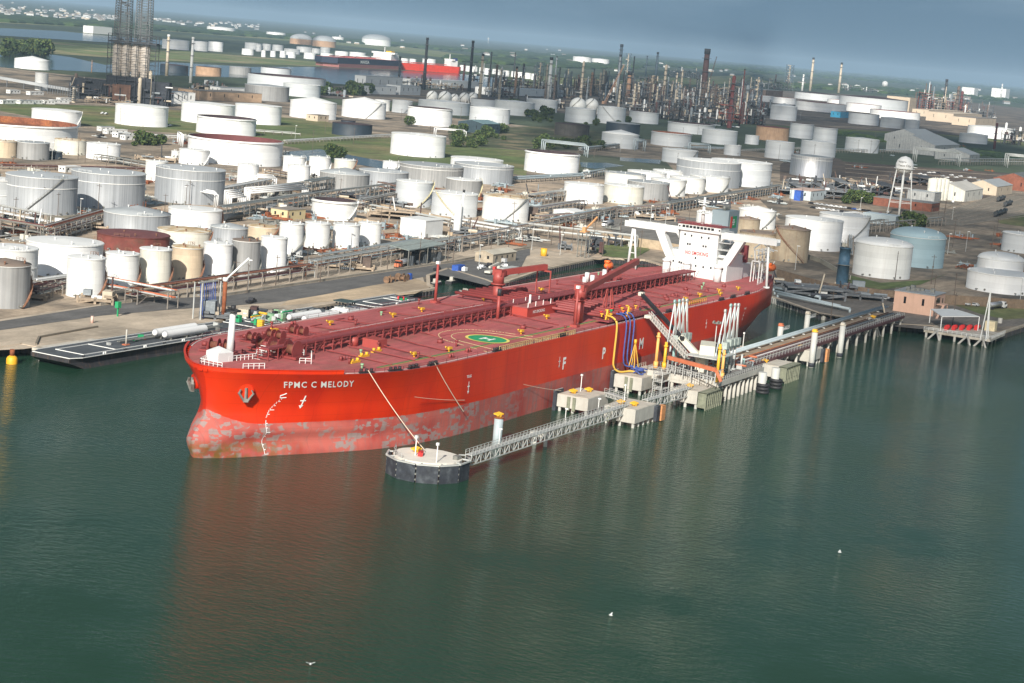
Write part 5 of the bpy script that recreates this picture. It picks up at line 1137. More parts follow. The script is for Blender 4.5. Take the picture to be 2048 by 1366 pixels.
for (bx, by), (px, py), Yp, lb, M2 in [((179.5, -42.8), (1350, 603), -42.4, 'loading arm at the left of the left-hand cluster', TEAL), ((182.8, -42.8), (1359, 602), -42.4, 'teal loading arm second from left in the left-hand cluster', TEAL), ((185.6, -42.8), (1366.5, 600), -42.4, 'loading arm third from left in the left-hand cluster', STEELW), ((188.6, -42.8), (1374, 601), -42.4, 'loading arm at the right of the left-hand cluster', STEELW),
        ((184, -57), (1451, 622), -57, 'shortest loading arm, at the left of the right-hand cluster', STEELW), ((187.4, -57), (1462, 611), -57, 'loading arm second from left in the right-hand cluster', TEAL), ((190.6, -57), (1470.5, 610), -57, 'loading arm third from left in the right-hand cluster', STEELW), ((193.6, -57), (1477.5, 610), -57, 'loading arm at the right of the right-hand cluster', STEELW)]:
    loading_arm(bx, by, 7, onplane(px, py, 1, Yp), lb, M2)
for (px, pyt, pyb, Yp), lb in [((1318, 665, 730, -39.6), 'pale orange standing post left of the gangway'), ((1333, 684, 712, -42), 'yellow standing post at the foot of the left loading arms'), ((1441, 688, 752, -61.3), 'yellow post at the left foot of the right loading arms'), ((1449, 700, 755, -61.0), 'yellow and orange post in front of the right loading arms')]:
    a = onplane(px-2, pyb, 1, Yp); b = onplane(px, pyt, 1, Yp); a.x = b.x; T = thing('hose_post', lb, 'post', (b.x, Yp, 6.9)); mb = MB(); mb.tube((b.x, Yp, 6.9), (b.x, Yp, b.z), .5, 10, .42); mb.tube((b.x, Yp, 6.9), (b.x, Yp, 9), .75, 8); mb.tube((b.x, Yp, b.z-1.5), (b.x, Yp, b.z-1), .7, 8); mb.build('post_body', mat('post_orange', (.80, .42, .12), .6, var=.1) if 'orange' in lb else YEL, T)
T = thing('floodlight_mast', 'thin mast with a crown of floodlights on the loading platform', 'floodlight', (204, -46, 7)); b = onplane(1434, 647, 1, -47); mb = MB(); mb.tube((b.x, -47, 7), (b.x, -47, b.z), .16, 8); mb.build('mast', STEELW, T); mb = MB(); mb.tube((b.x, -47, b.z), (b.x, -47, b.z+.15), 1.5, 12); [mb.cbox((b.x+1.2*cos(a), -47+1.2*sin(a), b.z), .6, .5, .7) for a in (0, 1.2, 2.4, 3.6, 4.9)]; mb.build('lamp_crown', WORN, T)
# hoses from the manifold to the hose dolphin
def hose(pts, M, label, r=.24):
    T = thing('cargo_hose', label, 'hose', pts[0]); P_ = [Vector(p) for p in pts]; sm = []
    for i in range(len(P_)-1):
        p0, p1, p2, p3 = P_[max(0, i-1)], P_[i], P_[i+1], P_[min(len(P_)-1, i+2)]
        for k in range(6): t = k/6; sm.append(.5*((2*p1)+(-p0+p2)*t+(2*p0-5*p1+4*p2-p3)*t*t+(-p0+3*p1-3*p2+p3)*t**3))
    sm.append(P_[-1]); mb = MB(); mb.smooth = True; mb.sweep(sm, r, 8); mb.build('hose_tube', M, T)
HB = mat('hose_blue', (.05, .09, .30), .6, var=.2, vscale=.8); HY_ = mat('hose_yellow', (.66, .40, .06), .6, var=.1)
o = -31.1
hose([(163, -27, DK+2.4), (162, -29.5, DK+2.2), (161.8, -31, DK+.2), (161.6, o, 12), (162, o, 7.6), (163.6, -32.4, 5.9), (167, -34.5, 6), (168.5, -36.5, 5.7), (171, -35, 5.8)], HY_, 'yellow hose hanging from the manifold over the red side', .3)
for i, (x, lb) in enumerate([(168.6, 'blue hose hanging nearest the yellow one'), (171.4, 'middle one of the three hanging blue hoses'), (174.4, 'blue hose hanging farthest from the yellow one')]):
    hose([(x+1, -27, DK+2.4), (x+.6, -29.6, DK+2.2), (x+.2, -31, DK), (x, o, 13), (x+.2, o, 9), (x+1, -31.6, 7), (172+i*.6, -33.8, 6.4), (171+i, -36, 5.8)], HB, lb, .22)
T = thing('hose_coils', 'heap of coiled blue hoses on the hose dolphin', 'hose coil', (170, -35, 5.2)); mb = MB(); mb.smooth = True
for k in range(7):
    cx_, cy_, R0 = 167+rnd.uniform(0, 6), -36+rnd.uniform(-2, 3), rnd.uniform(.8, 1.6); mb.path([(cx_+R0*cos(a), cy_+R0*sin(a), 5.5+abs(sin(a*.5+k))*1.2) for a in [i*pi/5 for i in range(9)]], .2, 6)
setting(mb.build('coil', HB, T), 'stuff')
T = thing('hose_crane_rig', 'yellow four-legged sling rising from the hose dolphin', 'sling', (173, -35, 5.2)); mb = MB(); tp = onplane(1271, 684, 1, -33); [mb.beam((tp.x+dx, -33+dy, 6.2), tp, .22) for dx, dy in ((-1.4, -1), (1.4, -1.2), (-1, 1), (1.2, 1))]; mb.build('sling_leg', HY_, T); mb = MB(); mb.tube(tp-Vector((0, 0, .6)), tp+Vector((0, 0, .8)), .45, 8); mb.build('sling_head', YEL, T)
# trestle
T = thing('pipe_trestle', 'long trestle with pale blue pipes and maroon-edged walkway from platform to shore', 'trestle', (208, -48, 0))
def TY(x): return -.0
X0, X1 = 208, 386
mb = MB(); mb.box(X0, X1, -53.4, -43.2, 5.4, 5.9); mb.build('roadway', mat('trestle_road', (.30, .22, .15), .9, var=.2, vscale=.2), T)
mb = MB(); mb.box(X0, X1, -43.2, -42.9, 5.2, 6.4); mb.box(X0, X1, -53.7, -53.4, 5.0, 6.1); mb.build('edge_beam', DOCKC, T)
for y, r in ((-44.0, .48), (-45.4, .42)): mb = MB(); mb.smooth = True; mb.tube((X0, y, 7.0), (X1+14, y, 7.0), r, 12); mb.build('pipe', PIPEB, T)
for y, r, M in ((-51.2, .28, MAROON), (-52.0, .28, STEELW), (-52.8, .3, MAROON), (-49.6, .2, RUSTY)): mb = MB(); mb.smooth = True; mb.tube((X0-6, y, 6.4), (X1, y, 6.4), r, 8); mb.build('small_pipe', M, T)
mb = MB(); mb.box(X0, X1, -56.2, -54.4, 5.9, 6.05); mb.box(X0, X1, -54.3, -54.1, 4.8, 6.1); mb.box(X0, X1, -56.4, -56.2, 5.1, 6.1); mb.build('side_walkway', MAROON, T)
mb = MB(); mb.rail([(X0, -56.2, 6.05), (X1, -56.2, 6.05)], 1.2, .11, 3); mb.rail([(X0, -54.3, 6.05), (X1, -54.3, 6.05)], 1.2, .09, 3); mb.build('handrail', STEELW, T)
for i in range(16):
    x = X0+5+i*11.4; mb = MB(); mb.box(x-.5, x+.5, -56.3, -42.8, 4.3, 5.0); mb.build('pile_bent', DOCKC, T)
    for y in (-55.4, -49.5, -43.6): mb = MB(); mb.tube((x, y, -3), (x, y, 4.3), .48, 8); mb.build('pile', DOCKC, T)
    mb = MB(); mb.beam((x, -46.5, 6.4), (x, -43.2, 6.4), .3); mb.build('pipe_saddle', STEELW, T)
for i, (px, pyt, pyb, Yp, cap) in enumerate([(1562, 652, 700, -36.5, 'orange'), (1616, 628, 672, -36.5, 'none'), (1630, 664, 700, -59.5, 'yellow'), (1686, 651, 690, -59.5, 'none'), (1540, 742, 800, -59, 'none'), (1497, 742, 790, -63.5, 'black'), (1518, 742, 790, -60, 'black')][:4]):
    b = onplane(px, pyt, 1, Yp); lb = ['white monopile with orange cap between trestle and tanker', 'white monopile with a ladder platform behind the trestle', 'white monopile with yellow cap on the near side of the trestle', 'plain fat white monopile on the near side of the trestle'][i]
    T = thing('monopile', lb, 'pile', (b.x, Yp, 0)); mb = MB(); mb.smooth = True; mb.tube((b.x, Yp, -3), (b.x, Yp, b.z), 1.0, 18); mb.build('pile_shaft', mat('pile_white', (.48, .48, .45), .7, var=.1, streak=.2), T)
    mb = MB(); mb.tube((b.x, Yp, b.z), (b.x, Yp, b.z+.35), 1.15, 16); mb.cbox((b.x, Yp, b.z+.3), 1.4, 1.4, .7); mb.build('pile_cap', YEL if cap == 'yellow' else (JORANGE if cap == 'orange' else DOCKT), T)
    mb = MB(); mb.tube((b.x, Yp, .2), (b.x, Yp, 1.6), 1.1, 16); mb.build('pile_band', RUBBER, T)
    if i < 2: mb = MB(); mb.box(b.x+1.2, b.x+7, Yp-.8, Yp+.8, b.z-1.6, b.z-1.4); mb.rail([(b.x+1.2, Yp-.8, b.z-1.4), (b.x+7, Yp-.8, b.z-1.4)], 1.2, .11, 1.4); mb.build('access_stage', STEELW, T)
for x, lb in ((201, 'white fender pile with black tyres at the right front of the platform'), (213, 'white fender pile with black tyres at the start of the trestle')):
    T = thing('tyre_pile', lb, 'pile', (x, -64.2, 0)); mb = MB(); mb.tube((x, -64.2, -3), (x, -64.2, 6.4), 1.3, 14); mb.build('pile_shaft', mat('pile_white', (.48, .48, .45)), T)
    for z in (.4, 1.5, 2.6): mb = MB(); mb.lathe([(1.5, z-.5), (2.1, z-.3), (2.1, z+.3), (1.5, z+.5)], (x-.4, -64.8, 0), 12); mb.build('tyre', BLACK, T)
for px, pyt, pyb, lb in [(1743, 648, 672, 'white pile cluster with splayed legs and yellow post beside the trestle')]:
    b = at(px, pyb-2, 0); T = thing('pile_cluster', lb, 'pile cluster', (b.x, b.y, 0)); mb = MB(); mb.cbox((b.x, b.y, 4), 4.6, 4.2, 2.6); mb.build('cluster_cap', DOCKC, T)
    for k in range(6): a = k*pi/3; mb = MB(); mb.tube((b.x+4*cos(a), b.y+4*sin(a), -2), (b.x+1.4*cos(a), b.y+1.4*sin(a), 4), .5, 8); mb.build('raked_pile', DOCKC, T)
    bollard_hook(b.x, b.y, 6.6, T)
# pump stage with white canopy at the right
T = thing('pump_stage', 'stage on raked white piles with red pumps under a white canopy', 'pump station', (392, -77, 0))
A, B, C, D = at(1880, 640, 6.6), at(1958, 641, 6.6), at(1915, 622, 6.6), at(1848, 625, 6.6)
mb = MB(); mb.box(377, 402, -93, -67, 2.0, 2.9); mb.build('deck_slab', DOCKT, T)
mb = MB(); cv = [at(1862, 619, 8.4), at(1909, 619, 8.4), at(1959, 634, 8.4), at(1884, 634, 8.4)]
mb.add([(*p[:2], 8.4) for p in cv]+[(*p[:2], 8.7) for p in cv], [(3, 2, 1, 0), (4, 5, 6, 7), (0, 1, 5, 4), (1, 2, 6, 5), (2, 3, 7, 6), (3, 0, 4, 7)]); mb.build('canopy', WHITE, T)
for p in cv: mb = MB(); mb.beam((p.x, p.y, 2.9), (p.x, p.y, 8.4), .3); mb.build('canopy_post', WHITE, T)
for i in range(5): p = cv[3].lerp(cv[2], (i+.5)/5); mb = MB(); mb.tube((p.x+3, p.y, 4), (p.x+7, p.y, 4), .9, 10); mb.cbox((p.x+3, p.y, 2.9), 1.6, 1.4, 1.6); mb.build('pump', REDP, T)
for i in range(8):
    x, y = 377.5 if i < 5 else 377.5+(i-4)*7, -68-5.6*min(i, 4); mb = MB(); mb.tube((x, y, -3), (x, y, 2), .5, 8); mb.build('pile', DOCKC, T)
for y in (-72, -84, -90):
    for q in (-3.6, 3.6): mb = MB(); mb.tube((373-abs(q)*.3, y+q, -2), (377.5, y, 3), .42, 8); mb.build('raked_pile', DOCKC, T)
mb = MB(); mb.rail([(377, -67, 2.9), (377, -93, 2.9), (402, -93, 2.9)], 1.2, .12, 1.8); mb.build('handrail', WHITE, T)
mb = MB(); mb.box(405, 409, -88, -84, LAND, 6.3); mb.build('yellow_hut', mat('cream_hut', (.72, .62, .40), .7), T)
T = thing('white_mast', 'white A-shaped mast standing on the pump stage', 'mast', (408, -91, 2.5)); tp = onplane(1981, 583, 1, -91); [None for _ in ()]
mb = MB(); [mb.tube((tp.x+dx, -91+dy, 2.5), tp, .22, 6) for dx, dy in ((-1.6, -1), (1.6, -1), (0, 1.6))]; mb.build('mast_leg', WHITE, T)
for px, pyb, lb in ((1985, 668, 'white pile left of two at the corner of the pump stage'), (1998, 658, 'white pile right of two at the corner of the pump stage')): b = at(px, pyb, 0); T = thing('monopile', lb, 'pile', (b.x, b.y, 0)); mb = MB(); mb.tube((b.x, b.y, -3), (b.x, b.y, 4.6), .9, 12); mb.build('pile_shaft', DOCKC, T)
# barges and tug at the inner quay
BH = mat('barge_hull', (.03, .03, .034), .6, var=.3, vscale=.4, streak=.5); BD = mat('barge_deck', (.075, .085, .095), .85, var=.2, vscale=.15)
def barge(x0, x1, y0, y1, label, rake=7, h=3.2, cyl=None):
    T = thing('tank_barge', label, 'barge', ((x0+x1)/2, (y0+y1)/2, 0)); mb = MB()
    pr = [(x0, h), (x0, h-1.2), (x0+rake, -.8), (x1, -.8), (x1, h)]; n = len(pr)
    mb.add([(x, y0+(1.6 if x == x0 else 0), z) for x, z in pr]+[(x, y1-(1.6 if x == x0 else 0), z) for x, z in pr], [tuple(range(n)), tuple(range(2*n-1, n-1, -1))]+[(i, i+n, (i+1) % n+n, (i+1) % n) for i in range(n)]); mb.build('hull', BH, T)
    mb = MB(); mb.poly([(x0+.3, y0+1.8, h+.02), (x0+4, y0+.3, h+.02), (x1-.2, y0+.3, h+.02), (x1-.2, y1-.3, h+.02), (x0+4, y1-.3, h+.02), (x0+.3, y1-1.8, h+.02)]); mb.build('deck', BD, T)
    mb = MB(); e = .11
    for a, b in (((x0+4, y0+.3), (x1, y0+.3)), ((x0+.3, y0+1.8), (x0+4, y0+.3)), ((x0+.3, y0+1.8), (x0+.3, y1-1.8)), ((x0+4, y1-.3), (x1, y1-.3)), ((x0+8, y0+3.4), (x1-4, y0+3.4)), ((x0+8, y1-3.4), (x1-4, y1-3.4)), ((x0+8, y0+3.4), (x0+8, y1-3.4)), ((x0+22, y0+3.4), (x0+22, y1-3.4)), ((x0+60, y0+3.4), (x0+60, y1-3.4)) if x1-x0 > 70 else ((x1-8, y0+3.4), (x1-8, y1-3.4))): mb.beam((*a, h+.12), (*b, h+.12), e if a[0] != x0+22 else .1, .2)
    mb.build('deck_edge_line', WHITE, T)
    mb = MB(); [mb.tube((x, (y0+y1)/2+q, h+.7), (x1-8, (y0+y1)/2+q, h+.7), .2, 6) for x, q in ((x0+30, .4), (x0+30, 1.0), (x0+36, -.5))]; mb.build('deck_pipe', WORN, T)
    for i in range(int((x1-x0)/9)):
        x = x0+5+i*9; mb = MB(); mb.tube((x-.4, y0+.9, h), (x-.4, y0+.9, h+.7), .22, 6); mb.tube((x+.4, y0+.9, h), (x+.4, y0+.9, h+.7), .22, 6); mb.build('bitt', WHITE if i % 2 else BLACK, T)
    for k in range(int((x1-x0)/7)):
        x, y = rnd.uniform(x0+24, x1-6), rnd.uniform(y0+4, y1-4); mb = MB(); mb.cbox((x, y, h), rnd.uniform(.6, 2), rnd.uniform(.5, 1.4), rnd.uniform(.4, 1.4), rnd.uniform(0, 3)); mb.build('deck_gear', rnd.choice([WORN, GREEN, BLACK, STEELW, REDP]), T)
    for (a, b, c) in cyl or []:
        mb = MB(); mb.smooth = True; p0, p1 = Vector((a, c, h+1.9)), Vector((b, c, h+1.9)); d = Vector((1, 0, 0)); mb.tube(p0, p1, 1.25, 16, cap=False); mb.tube(p0, p0-d*.7, 1.25, 16, .5); mb.tube(p1, p1+d*.7, 1.25, 16, .5); mb.build('white_cylinder_tank', TM['V'], T)
        mb = MB(); [mb.box(x-.2, x+.2, c-1, c+1, h, h+.9) for x in (a+2, (a+b)/2, b-2)]; mb.build('tank_saddle', WORN, T)
    return T
c = at(340, 669, 5); d = at(398, 657, 5)
barge(56, 143, 84, 101, 'black deck barge with white edge lines lying left of the bow', cyl=[(c.x-2, d.x+1, c.y+.3), (c.x-2, d.x+1, c.y+4)])
mb = MB(); T = thing('barge_post', 'cream post on an orange base on the left barge\'s deck', 'post', (86, 92, 3.2)); p = at(252, 690, 3.2); T.location = p; T['_w'] = tuple(p); mb.tube(p, p+Vector((0, 0, 4.6)), .25, 8); mb.build('post_body', DOCKC, T); mb = MB(); mb.cbox(p, 2, 1.4, .3); mb.build('post_base', JORANGE, T)
c = at(612, 638, 5); d = at(660, 628, 5)
barge(145, 199, 84.5, 101, 'barge crowded with green and white pipework behind the tanker\'s bow', rake=4, cyl=[(c.x-1, d.x+2, c.y), (c.x-3, d.x-2, c.y+4.5)])
T = thing('green_pump_tank', 'round pale green tank among pipes on the crowded barge', 'tank', (0, 0, 3.2)); p = at(535, 640, 3.2); T.location = p; T['_w'] = tuple(p); mb = MB(); mb.lathe([(2.6, 3.2), (2.6, 4.6), (2.0, 5.4), (.01, 5.7)], (p.x, p.y, 0), 16); mb.build('tank_body', LGREEN, T)
T = thing('barge_pipework', 'tangle of green, white and yellow pipes on the crowded barge', 'pipework', (165, 90, 3.2))
mb_ = {}
for k in range(60):
    x, y = rnd.uniform(147, 176), rnd.uniform(86, 99); M = rnd.choice([GREEN, STEELW, WORN, BLACK, LGREEN, YEL, STEELW, WHITE]); mb = mb_.setdefault(M.name, (M, MB()))[1]; z = rnd.uniform(3.4, 6)
    if k % 3: L = rnd.uniform(2, 7); mb.tube((x, y, z), (x+L*(k % 2), y+L*.5*(1-k % 2), z), rnd.uniform(.12, .4), 6)
    else: mb.cbox((x, y, 3.2), rnd.uniform(.6, 2), rnd.uniform(.6, 2), rnd.uniform(.8, 2.8))
for M, mb in mb_.values(): setting(mb.build('pipes', M, T), 'stuff')
barge(219, 254, 86, 101, 'short dark barge with a white-lined deck right of the tug', rake=1)
# tug
T = thing('push_tug', 'white push tug with dark-windowed wheelhouse behind the tanker', 'tugboat', (207, 93, 0))
mb = MB(); mb.box(200, 218, 86.5, 96.5, -.8, 2.4); mb.build('hull', BLACK, T); TZ_ = (height_at(204, 90, 603)-2.4)/9.1; _n = len(mb.v)
mb = MB(); mb.box(201.5, 216, 87.8, 95.2, 2.4, 5.2); mb.box(202, 213, 88.4, 94.6, 5.2, 7.8); mb.build('deckhouse', TM['V'], T); mb = MB(); mb.prism([(202.2, 89.6), (203.2, 88.6), (208, 88.6), (208, 94.4), (203.2, 94.4), (202.2, 93.4)], 7.8, 11.2); w_ = mb.build('wheelhouse', TM['V'], T)
mb = MB()
for y in (89.9, 91.2, 92.5): mb.box(202.12, 202.2, y-.0, y+.8, 9.3, 10.7)
for x in (203.6, 205, 206.5): mb.box(x, x+1, 88.5, 88.58, 9.3, 10.7)
mb.build('window', GLASS, w_); mb = MB(); mb.prism([(201.7, 89.2), (203, 88), (208.6, 88), (208.6, 95), (203, 95), (201.7, 93.8)], 11.2, 11.5); mb.build('wheelhouse_roof', mat('roof_dark', (.05, .08, .08)), w_); mb = MB(); mb.tube((205, 91.5, 11.5), (205, 91.5, 15.5), .15, 6); mb.beam((205, 90, 13.6), (205, 93, 13.6), .2); mb.cbox((204, 90.5, 11.5), 1.4, 1, .8); mb.build('mast', WHITE, T)
mb = MB(); mb.rail([(200.2, 86.7, 2.4), (217.8, 86.7, 2.4)], 1.1, .1, 1.5); mb.rail([(209, 88.5, 7.8), (213, 88.5, 7.8)], 1.1, .1, 1.2); mb.build('handrail', WHITE, T)
for c_ in [T]+list(T.children):
    for o_ in [c_]+list(c_.children):
        if o_.type == 'MESH':
            for v_ in o_.data.vertices:
                if v_.co.z > 2.4: v_.co.z = 2.4+(v_.co.z-2.4)*TZ_
# yellow mooring buoy fender and small skiffs
p = at(33, 729, 0); T = thing('yellow_fender', 'round yellow fender floating at the left corner of the quay', 'fender', (p.x, p.y+1.7, 0)); mb = MB(); mb.lathe([(1.5, -1), (1.55, 0), (1.55, 1.4), (1.3, 1.9), (.7, 2.3), (.01, 2.4)], (p.x, p.y+1.7, 0), 24); mb.build('float', mat('buoy_yellow', (.78, .40, .02), .5, var=.05), T); mb = MB(); mb.tube((p.x, p.y+1.7, 2.2), (p.x, p.y+1.7, 4), .7, 10); mb.build('pile_top', RUSTY, T)
for px, py, lb, rz in ((872, 570, 'open workboat moored left in the small dock', .15), (905, 566, 'open workboat moored right in the small dock', .15), (928, 590, 'small white boat at the end of the dock wall', .9)):
    p = at(px, py, 0); T = thing('workboat', lb, 'boat', p, rz); mb = MB(); pr = [(-5, -1.4), (3, -1.4), (5.5, 0), (3, 1.4), (-5, 1.4)]; mb.prism(pr, -.3, 1.2); mb.build('hull', BLACK, T, rel=False); mb = MB(); mb.prism([(x*.9, y*.8) for x, y in pr], 1.2, 1.3); mb.cbox((-1, 0, 1.3), 2, 1.4, 1.4); mb.build('deck', DOCKC, T, rel=False)
# gulls over the water
for px, py, z, lb in ((1679, 1104, .3, 'white gull on the water at right'), (1221, 1230, .3, 'white gull low over the water at lower centre'), (621, 1328, .3, 'white gull on the water at lower left')):
    p = at(px, py, z); T = thing('gull', lb, 'bird', p, rnd.uniform(0, 6)); mb = MB(); mb.smooth = True; mb.lathe([(.01, -.35), (.16, -.2), (.2, 0), (.12, .25), (.02, .45)], (0, 0, 0), 8); mb.v = [(z_, y, x) for x, y, z_ in mb.v]
    mb.add([(-.12, .1, .1), (.18, .1, .1), (.1, .75, .3), (-.1, .7, .3)], [(0, 1, 2, 3)]); mb.add([(-.12, -.1, .1), (.18, -.1, .1), (.1, -.75, .3), (-.1, -.7, .3)], [(3, 2, 1, 0)]); mb.build('body', TM['V'], T, rel=False)
# ---------------------------------------------------------------- surfaces of the land
MUD = mat('flood_mud', (.13, .115, .09), .9, var=.2, vscale=.05)
SAND = mat('sand_yard', (.55, .42, .28), .95, var=.15, vscale=.06, c2=(.30, .23, .16), patch=(.03, .45, .65))
sheet('quay_apron', [(60, 105.6), (286, 104.2), (292, 109.5), (318, 126), (346, 132.5), (336, 107), (395, 110), (460, 113.5), (460, 164), (359, 160), (270, 154), (203, 151.5), (140, 146), (60, 142), (0, 140), (0, 130)], LAND+.04, CONC, px=False)
sheet('quay_road', [(-60, 652), (0, 643), (200, 612), (350, 596), (450, 592.5), (637, 564.5), (775, 544), (910, 525), (1016, 505), (1060, 497), (1060, 511), (900, 541), (850, 554), (740, 572), (640, 591), (560, 604), (450, 613), (350, 619), (200, 632), (0, 661), (-60, 669)], LAND+.1, ASPH)
sheet('parking_lot', [(850, 545), (905, 527), (1060, 500), (1040, 540), (975, 572), (920, 558)], LAND+.13, ASPH)
sheet('quay_sand', [(560, 612), (600, 585), (800, 545), (868, 571), (830, 588), (700, 600)], LAND+.07, SAND)
for nm, pts, z, M in [
    ('grass_field', [(0, 206), (240, 213), (420, 225), (640, 240), (720, 262), (790, 282), (785, 322), (650, 305), (570, 292), (380, 268), (240, 258), (160, 250), (0, 222)], .05, GRASS),
    ('grass_field', [(560, 282), (780, 275), (900, 290), (1060, 302), (1052, 352), (920, 332), (790, 322), (620, 306)], .09, GRASS),
    ('scrub_field', [(895, 257), (1110, 252), (1205, 262), (1205, 300), (1070, 300), (900, 292)], .13, mat('scrub', (.07, .085, .035), .95, var=.35, vscale=.04, c2=(.20, .16, .09), patch=(.03, .5, .62), bump=.4)),
    ('wet_field', [(1160, 308), (1330, 322), (1355, 348), (1240, 352), (1158, 348)], .10, mat('wet_grass', (.07, .085, .05), .9, var=.2, vscale=.05)),
    ('flood_water', [(566, 304), (640, 299), (760, 322), (905, 350), (860, 356), (720, 330), (640, 324), (570, 318)], .16, POND),
    ('flood_water', [(1160, 325), (1215, 326), (1250, 332), (1190, 338), (1163, 334)], .18, POND),
    ('flood_water', [(1240, 315), (1322, 320), (1320, 328), (1240, 322)], .18, POND),
    ('grass_field', [(1180, 492), (1285, 486), (1300, 500), (1262, 520), (1205, 512)], .12, GRASS),
    ('grass_mound', [(1690, 548), (1760, 566), (1860, 560), (1900, 545), (1840, 570), (1760, 580), (1695, 566)], .12, GRASS),
    ('grass_field', [(1985, 430), (2060, 425), (2060, 455), (2000, 447)], .1, GRASS),
    ('grass_field', [(1880, 600), (2060, 606), (2060, 636), (2010, 640), (1960, 628)], .1, GRASS),
    ('grass_strip', [(1530, 238), (1760, 250), (1900, 262), (2048, 285), (2048, 292), (1900, 272), (1700, 262), (1530, 252)], .1, GRASS),
    ('rail_yard', [(1670, 322), (2060, 350), (2060, 400), (1860, 398), (1700, 352)], .1, mat('rail_yard_ballast', (.13, .095, .07), .95, var=.3, vscale=.05, c2=(.09, .07, .06), patch=(.03, .45, .6))),
    ('rail_yard', [(1560, 330), (1600, 300), (1680, 318), (1720, 352), (1560, 362)], .11, mat('rail_yard_ballast', (.13, .095, .07))),
    ('track_bed', [(1860, 432), (2060, 368), (2060, 428), (1920, 452), (1850, 448)], .14, mat('track_bed', (.22, .19, .15), .95, var=.2, vscale=.08)),
    ('plant_yard', [(-80, 325), (300, 330), (620, 350), (1050, 350), (1500, 380), (1560, 440), (1200, 520), (900, 490), (600, 530), (200, 592), (-80, 620)], .03, mat('plant_yard', (.50, .385, .275), .95, var=.25, vscale=.05, c2=(.27, .22, .17), patch=(.03, .45, .62), bump=.25)),
    ('paved_yard', [(1200, 440), (1330, 430), (1440, 440), (1440, 500), (1240, 476)], .06, mat('paved_yard', (.20, .185, .165), .9, var=.2, vscale=.05)),
    ('quay_yard', [(1550, 560), (1700, 590), (1830, 606), (2060, 625), (2060, 650), (1880, 662), (1780, 652), (1640, 628), (1552, 600)], .05, mat('quay_yard', (.19, .165, .14), .9, var=.25, vscale=.08)),
    ('far_channel', [(-200, 108), (90, 108), (140, 114), (210, 130), (330, 124), (500, 134), (640, 134), (800, 141), (920, 148), (1030, 160), (1010, 172), (850, 178), (700, 170), (560, 158), (400, 153), (300, 150), (90, 139), (-200, 126)], .2, POND),
    ('far_channel', [(-300, 48), (0, 56), (120, 62), (210, 71), (335, 82), (335, 90), (200, 84), (0, 71), (-300, 62)], .2, POND),
    ('far_bank', [(-300, 76), (0, 76), (210, 90), (640, 124), (640, 133), (300, 121), (100, 107), (-300, 104)], .3, mat('bank_grass', (.15, .19, .07), .95, var=.3, vscale=.01, c2=(.30, .26, .14), patch=(.006, .5, .6))),
    ('far_bank', [(-300, 40), (0, 46), (330, 62), (700, 92), (1000, 130), (1000, 118), (700, 80), (330, 52), (0, 38), (-300, 30)], .3, mat('bank_grass', (.10, .13, .05))),
    ('far_bank', [(1020, 150), (1240, 160), (1500, 150), (1540, 165), (1300, 172), (1000, 176)], .3, mat('bank_grass', (.10, .13, .05))),
    ('refinery_ground', [(620, 170), (850, 180), (1020, 172), (1530, 180), (1900, 200), (2200, 235), (2200, 300), (1900, 270), (1530, 250), (1200, 232), (830, 205), (620, 195)], .35, mat('refinery_ground', (.12, .10, .085), .95, var=.3, vscale=.02, c2=(.25, .20, .15), patch=(.012, .5, .6)))]:
    sheet(nm, pts, LAND+z, M)
# road edges and low concrete walls
def wall(pts, h, th, M, label, px=True, name='concrete_wall'):
    P_ = [at(*p) for p in pts] if px else [Vector((*p, LAND)) for p in pts]; T = thing(name, label, 'wall', P_[0])
    for a, b in zip(P_[:-1], P_[1:]): mb = MB(); mb.beam((a.x, a.y, LAND+h/2), (b.x, b.y, LAND+h/2), th, h); mb.build('wall_segment', M, T)
BROWNW = mat('brown_wall', (.20, .145, .10), .95, var=.2, vscale=.12, streak=.5); TANW = mat('tan_wall', (.45, .35, .24), .95, var=.15, vscale=.1, streak=.3)
wall([(200, 611), (350, 595), (450, 591.5), (637, 563.5), (775, 543), (910, 524), (1016, 504), (1060, 496)], .9, .5, mat('road_wall', (.30, .27, .22), .95, var=.25, vscale=.3, streak=.5), 'low stained concrete wall along the inland edge of the quay road')
wall([(1553, 556), (1650, 584), (1760, 598), (1850, 606), (1950, 612), (2080, 620)], 4.2, .6, BROWNW, 'tall brown flood wall behind the right-hand quay')
wall([(1205, 480), (1262, 492), (1320, 500), (1420, 520)], 4.5, .6, TANW, 'tan flood wall curving behind the tanker\'s starboard wing')
wall([(650, 398), (760, 418), (905, 448)], 3, .5, TANW, 'tan containment wall between the cream tank and the yellow stair')
wall([(640, 430), (790, 455), (905, 472)], 1.8, .5, TANW, 'low tan wall behind the white workshop')
wall([(500, 388), (560, 384), (600, 392)], 2.5, .5, BROWNW, 'short brown wall below the slim white tank')
wall([(95, 444), (250, 434), (320, 428)], 2.4, .5, mat('grey_wall', (.36, .34, .28), .95, var=.15, streak=.3), 'grey bund wall in front of the silver trio')
wall([(1130, 415), (1260, 430), (1350, 418), (1440, 398)], 2.2, .5, BROWNW, 'bund wall in front of the bright white packed tanks')
wall([(1440, 400), (1560, 385), (1690, 395)], 2, .5, TANW, 'tan bund wall below the huge twin tanks')
wall([(1556, 498), (1640, 525), (1700, 560)], 2.2, .5, mat('grey_wall', (.36, .34, .28)), 'bund wall below the bright white right-hand twins')
wall([(72, 690), (78, 676), (195, 655)], .6, .6, mat('dark_kerb', (.2, .17, .13), .9), 'dark low kerb running along the sandy quay at left')
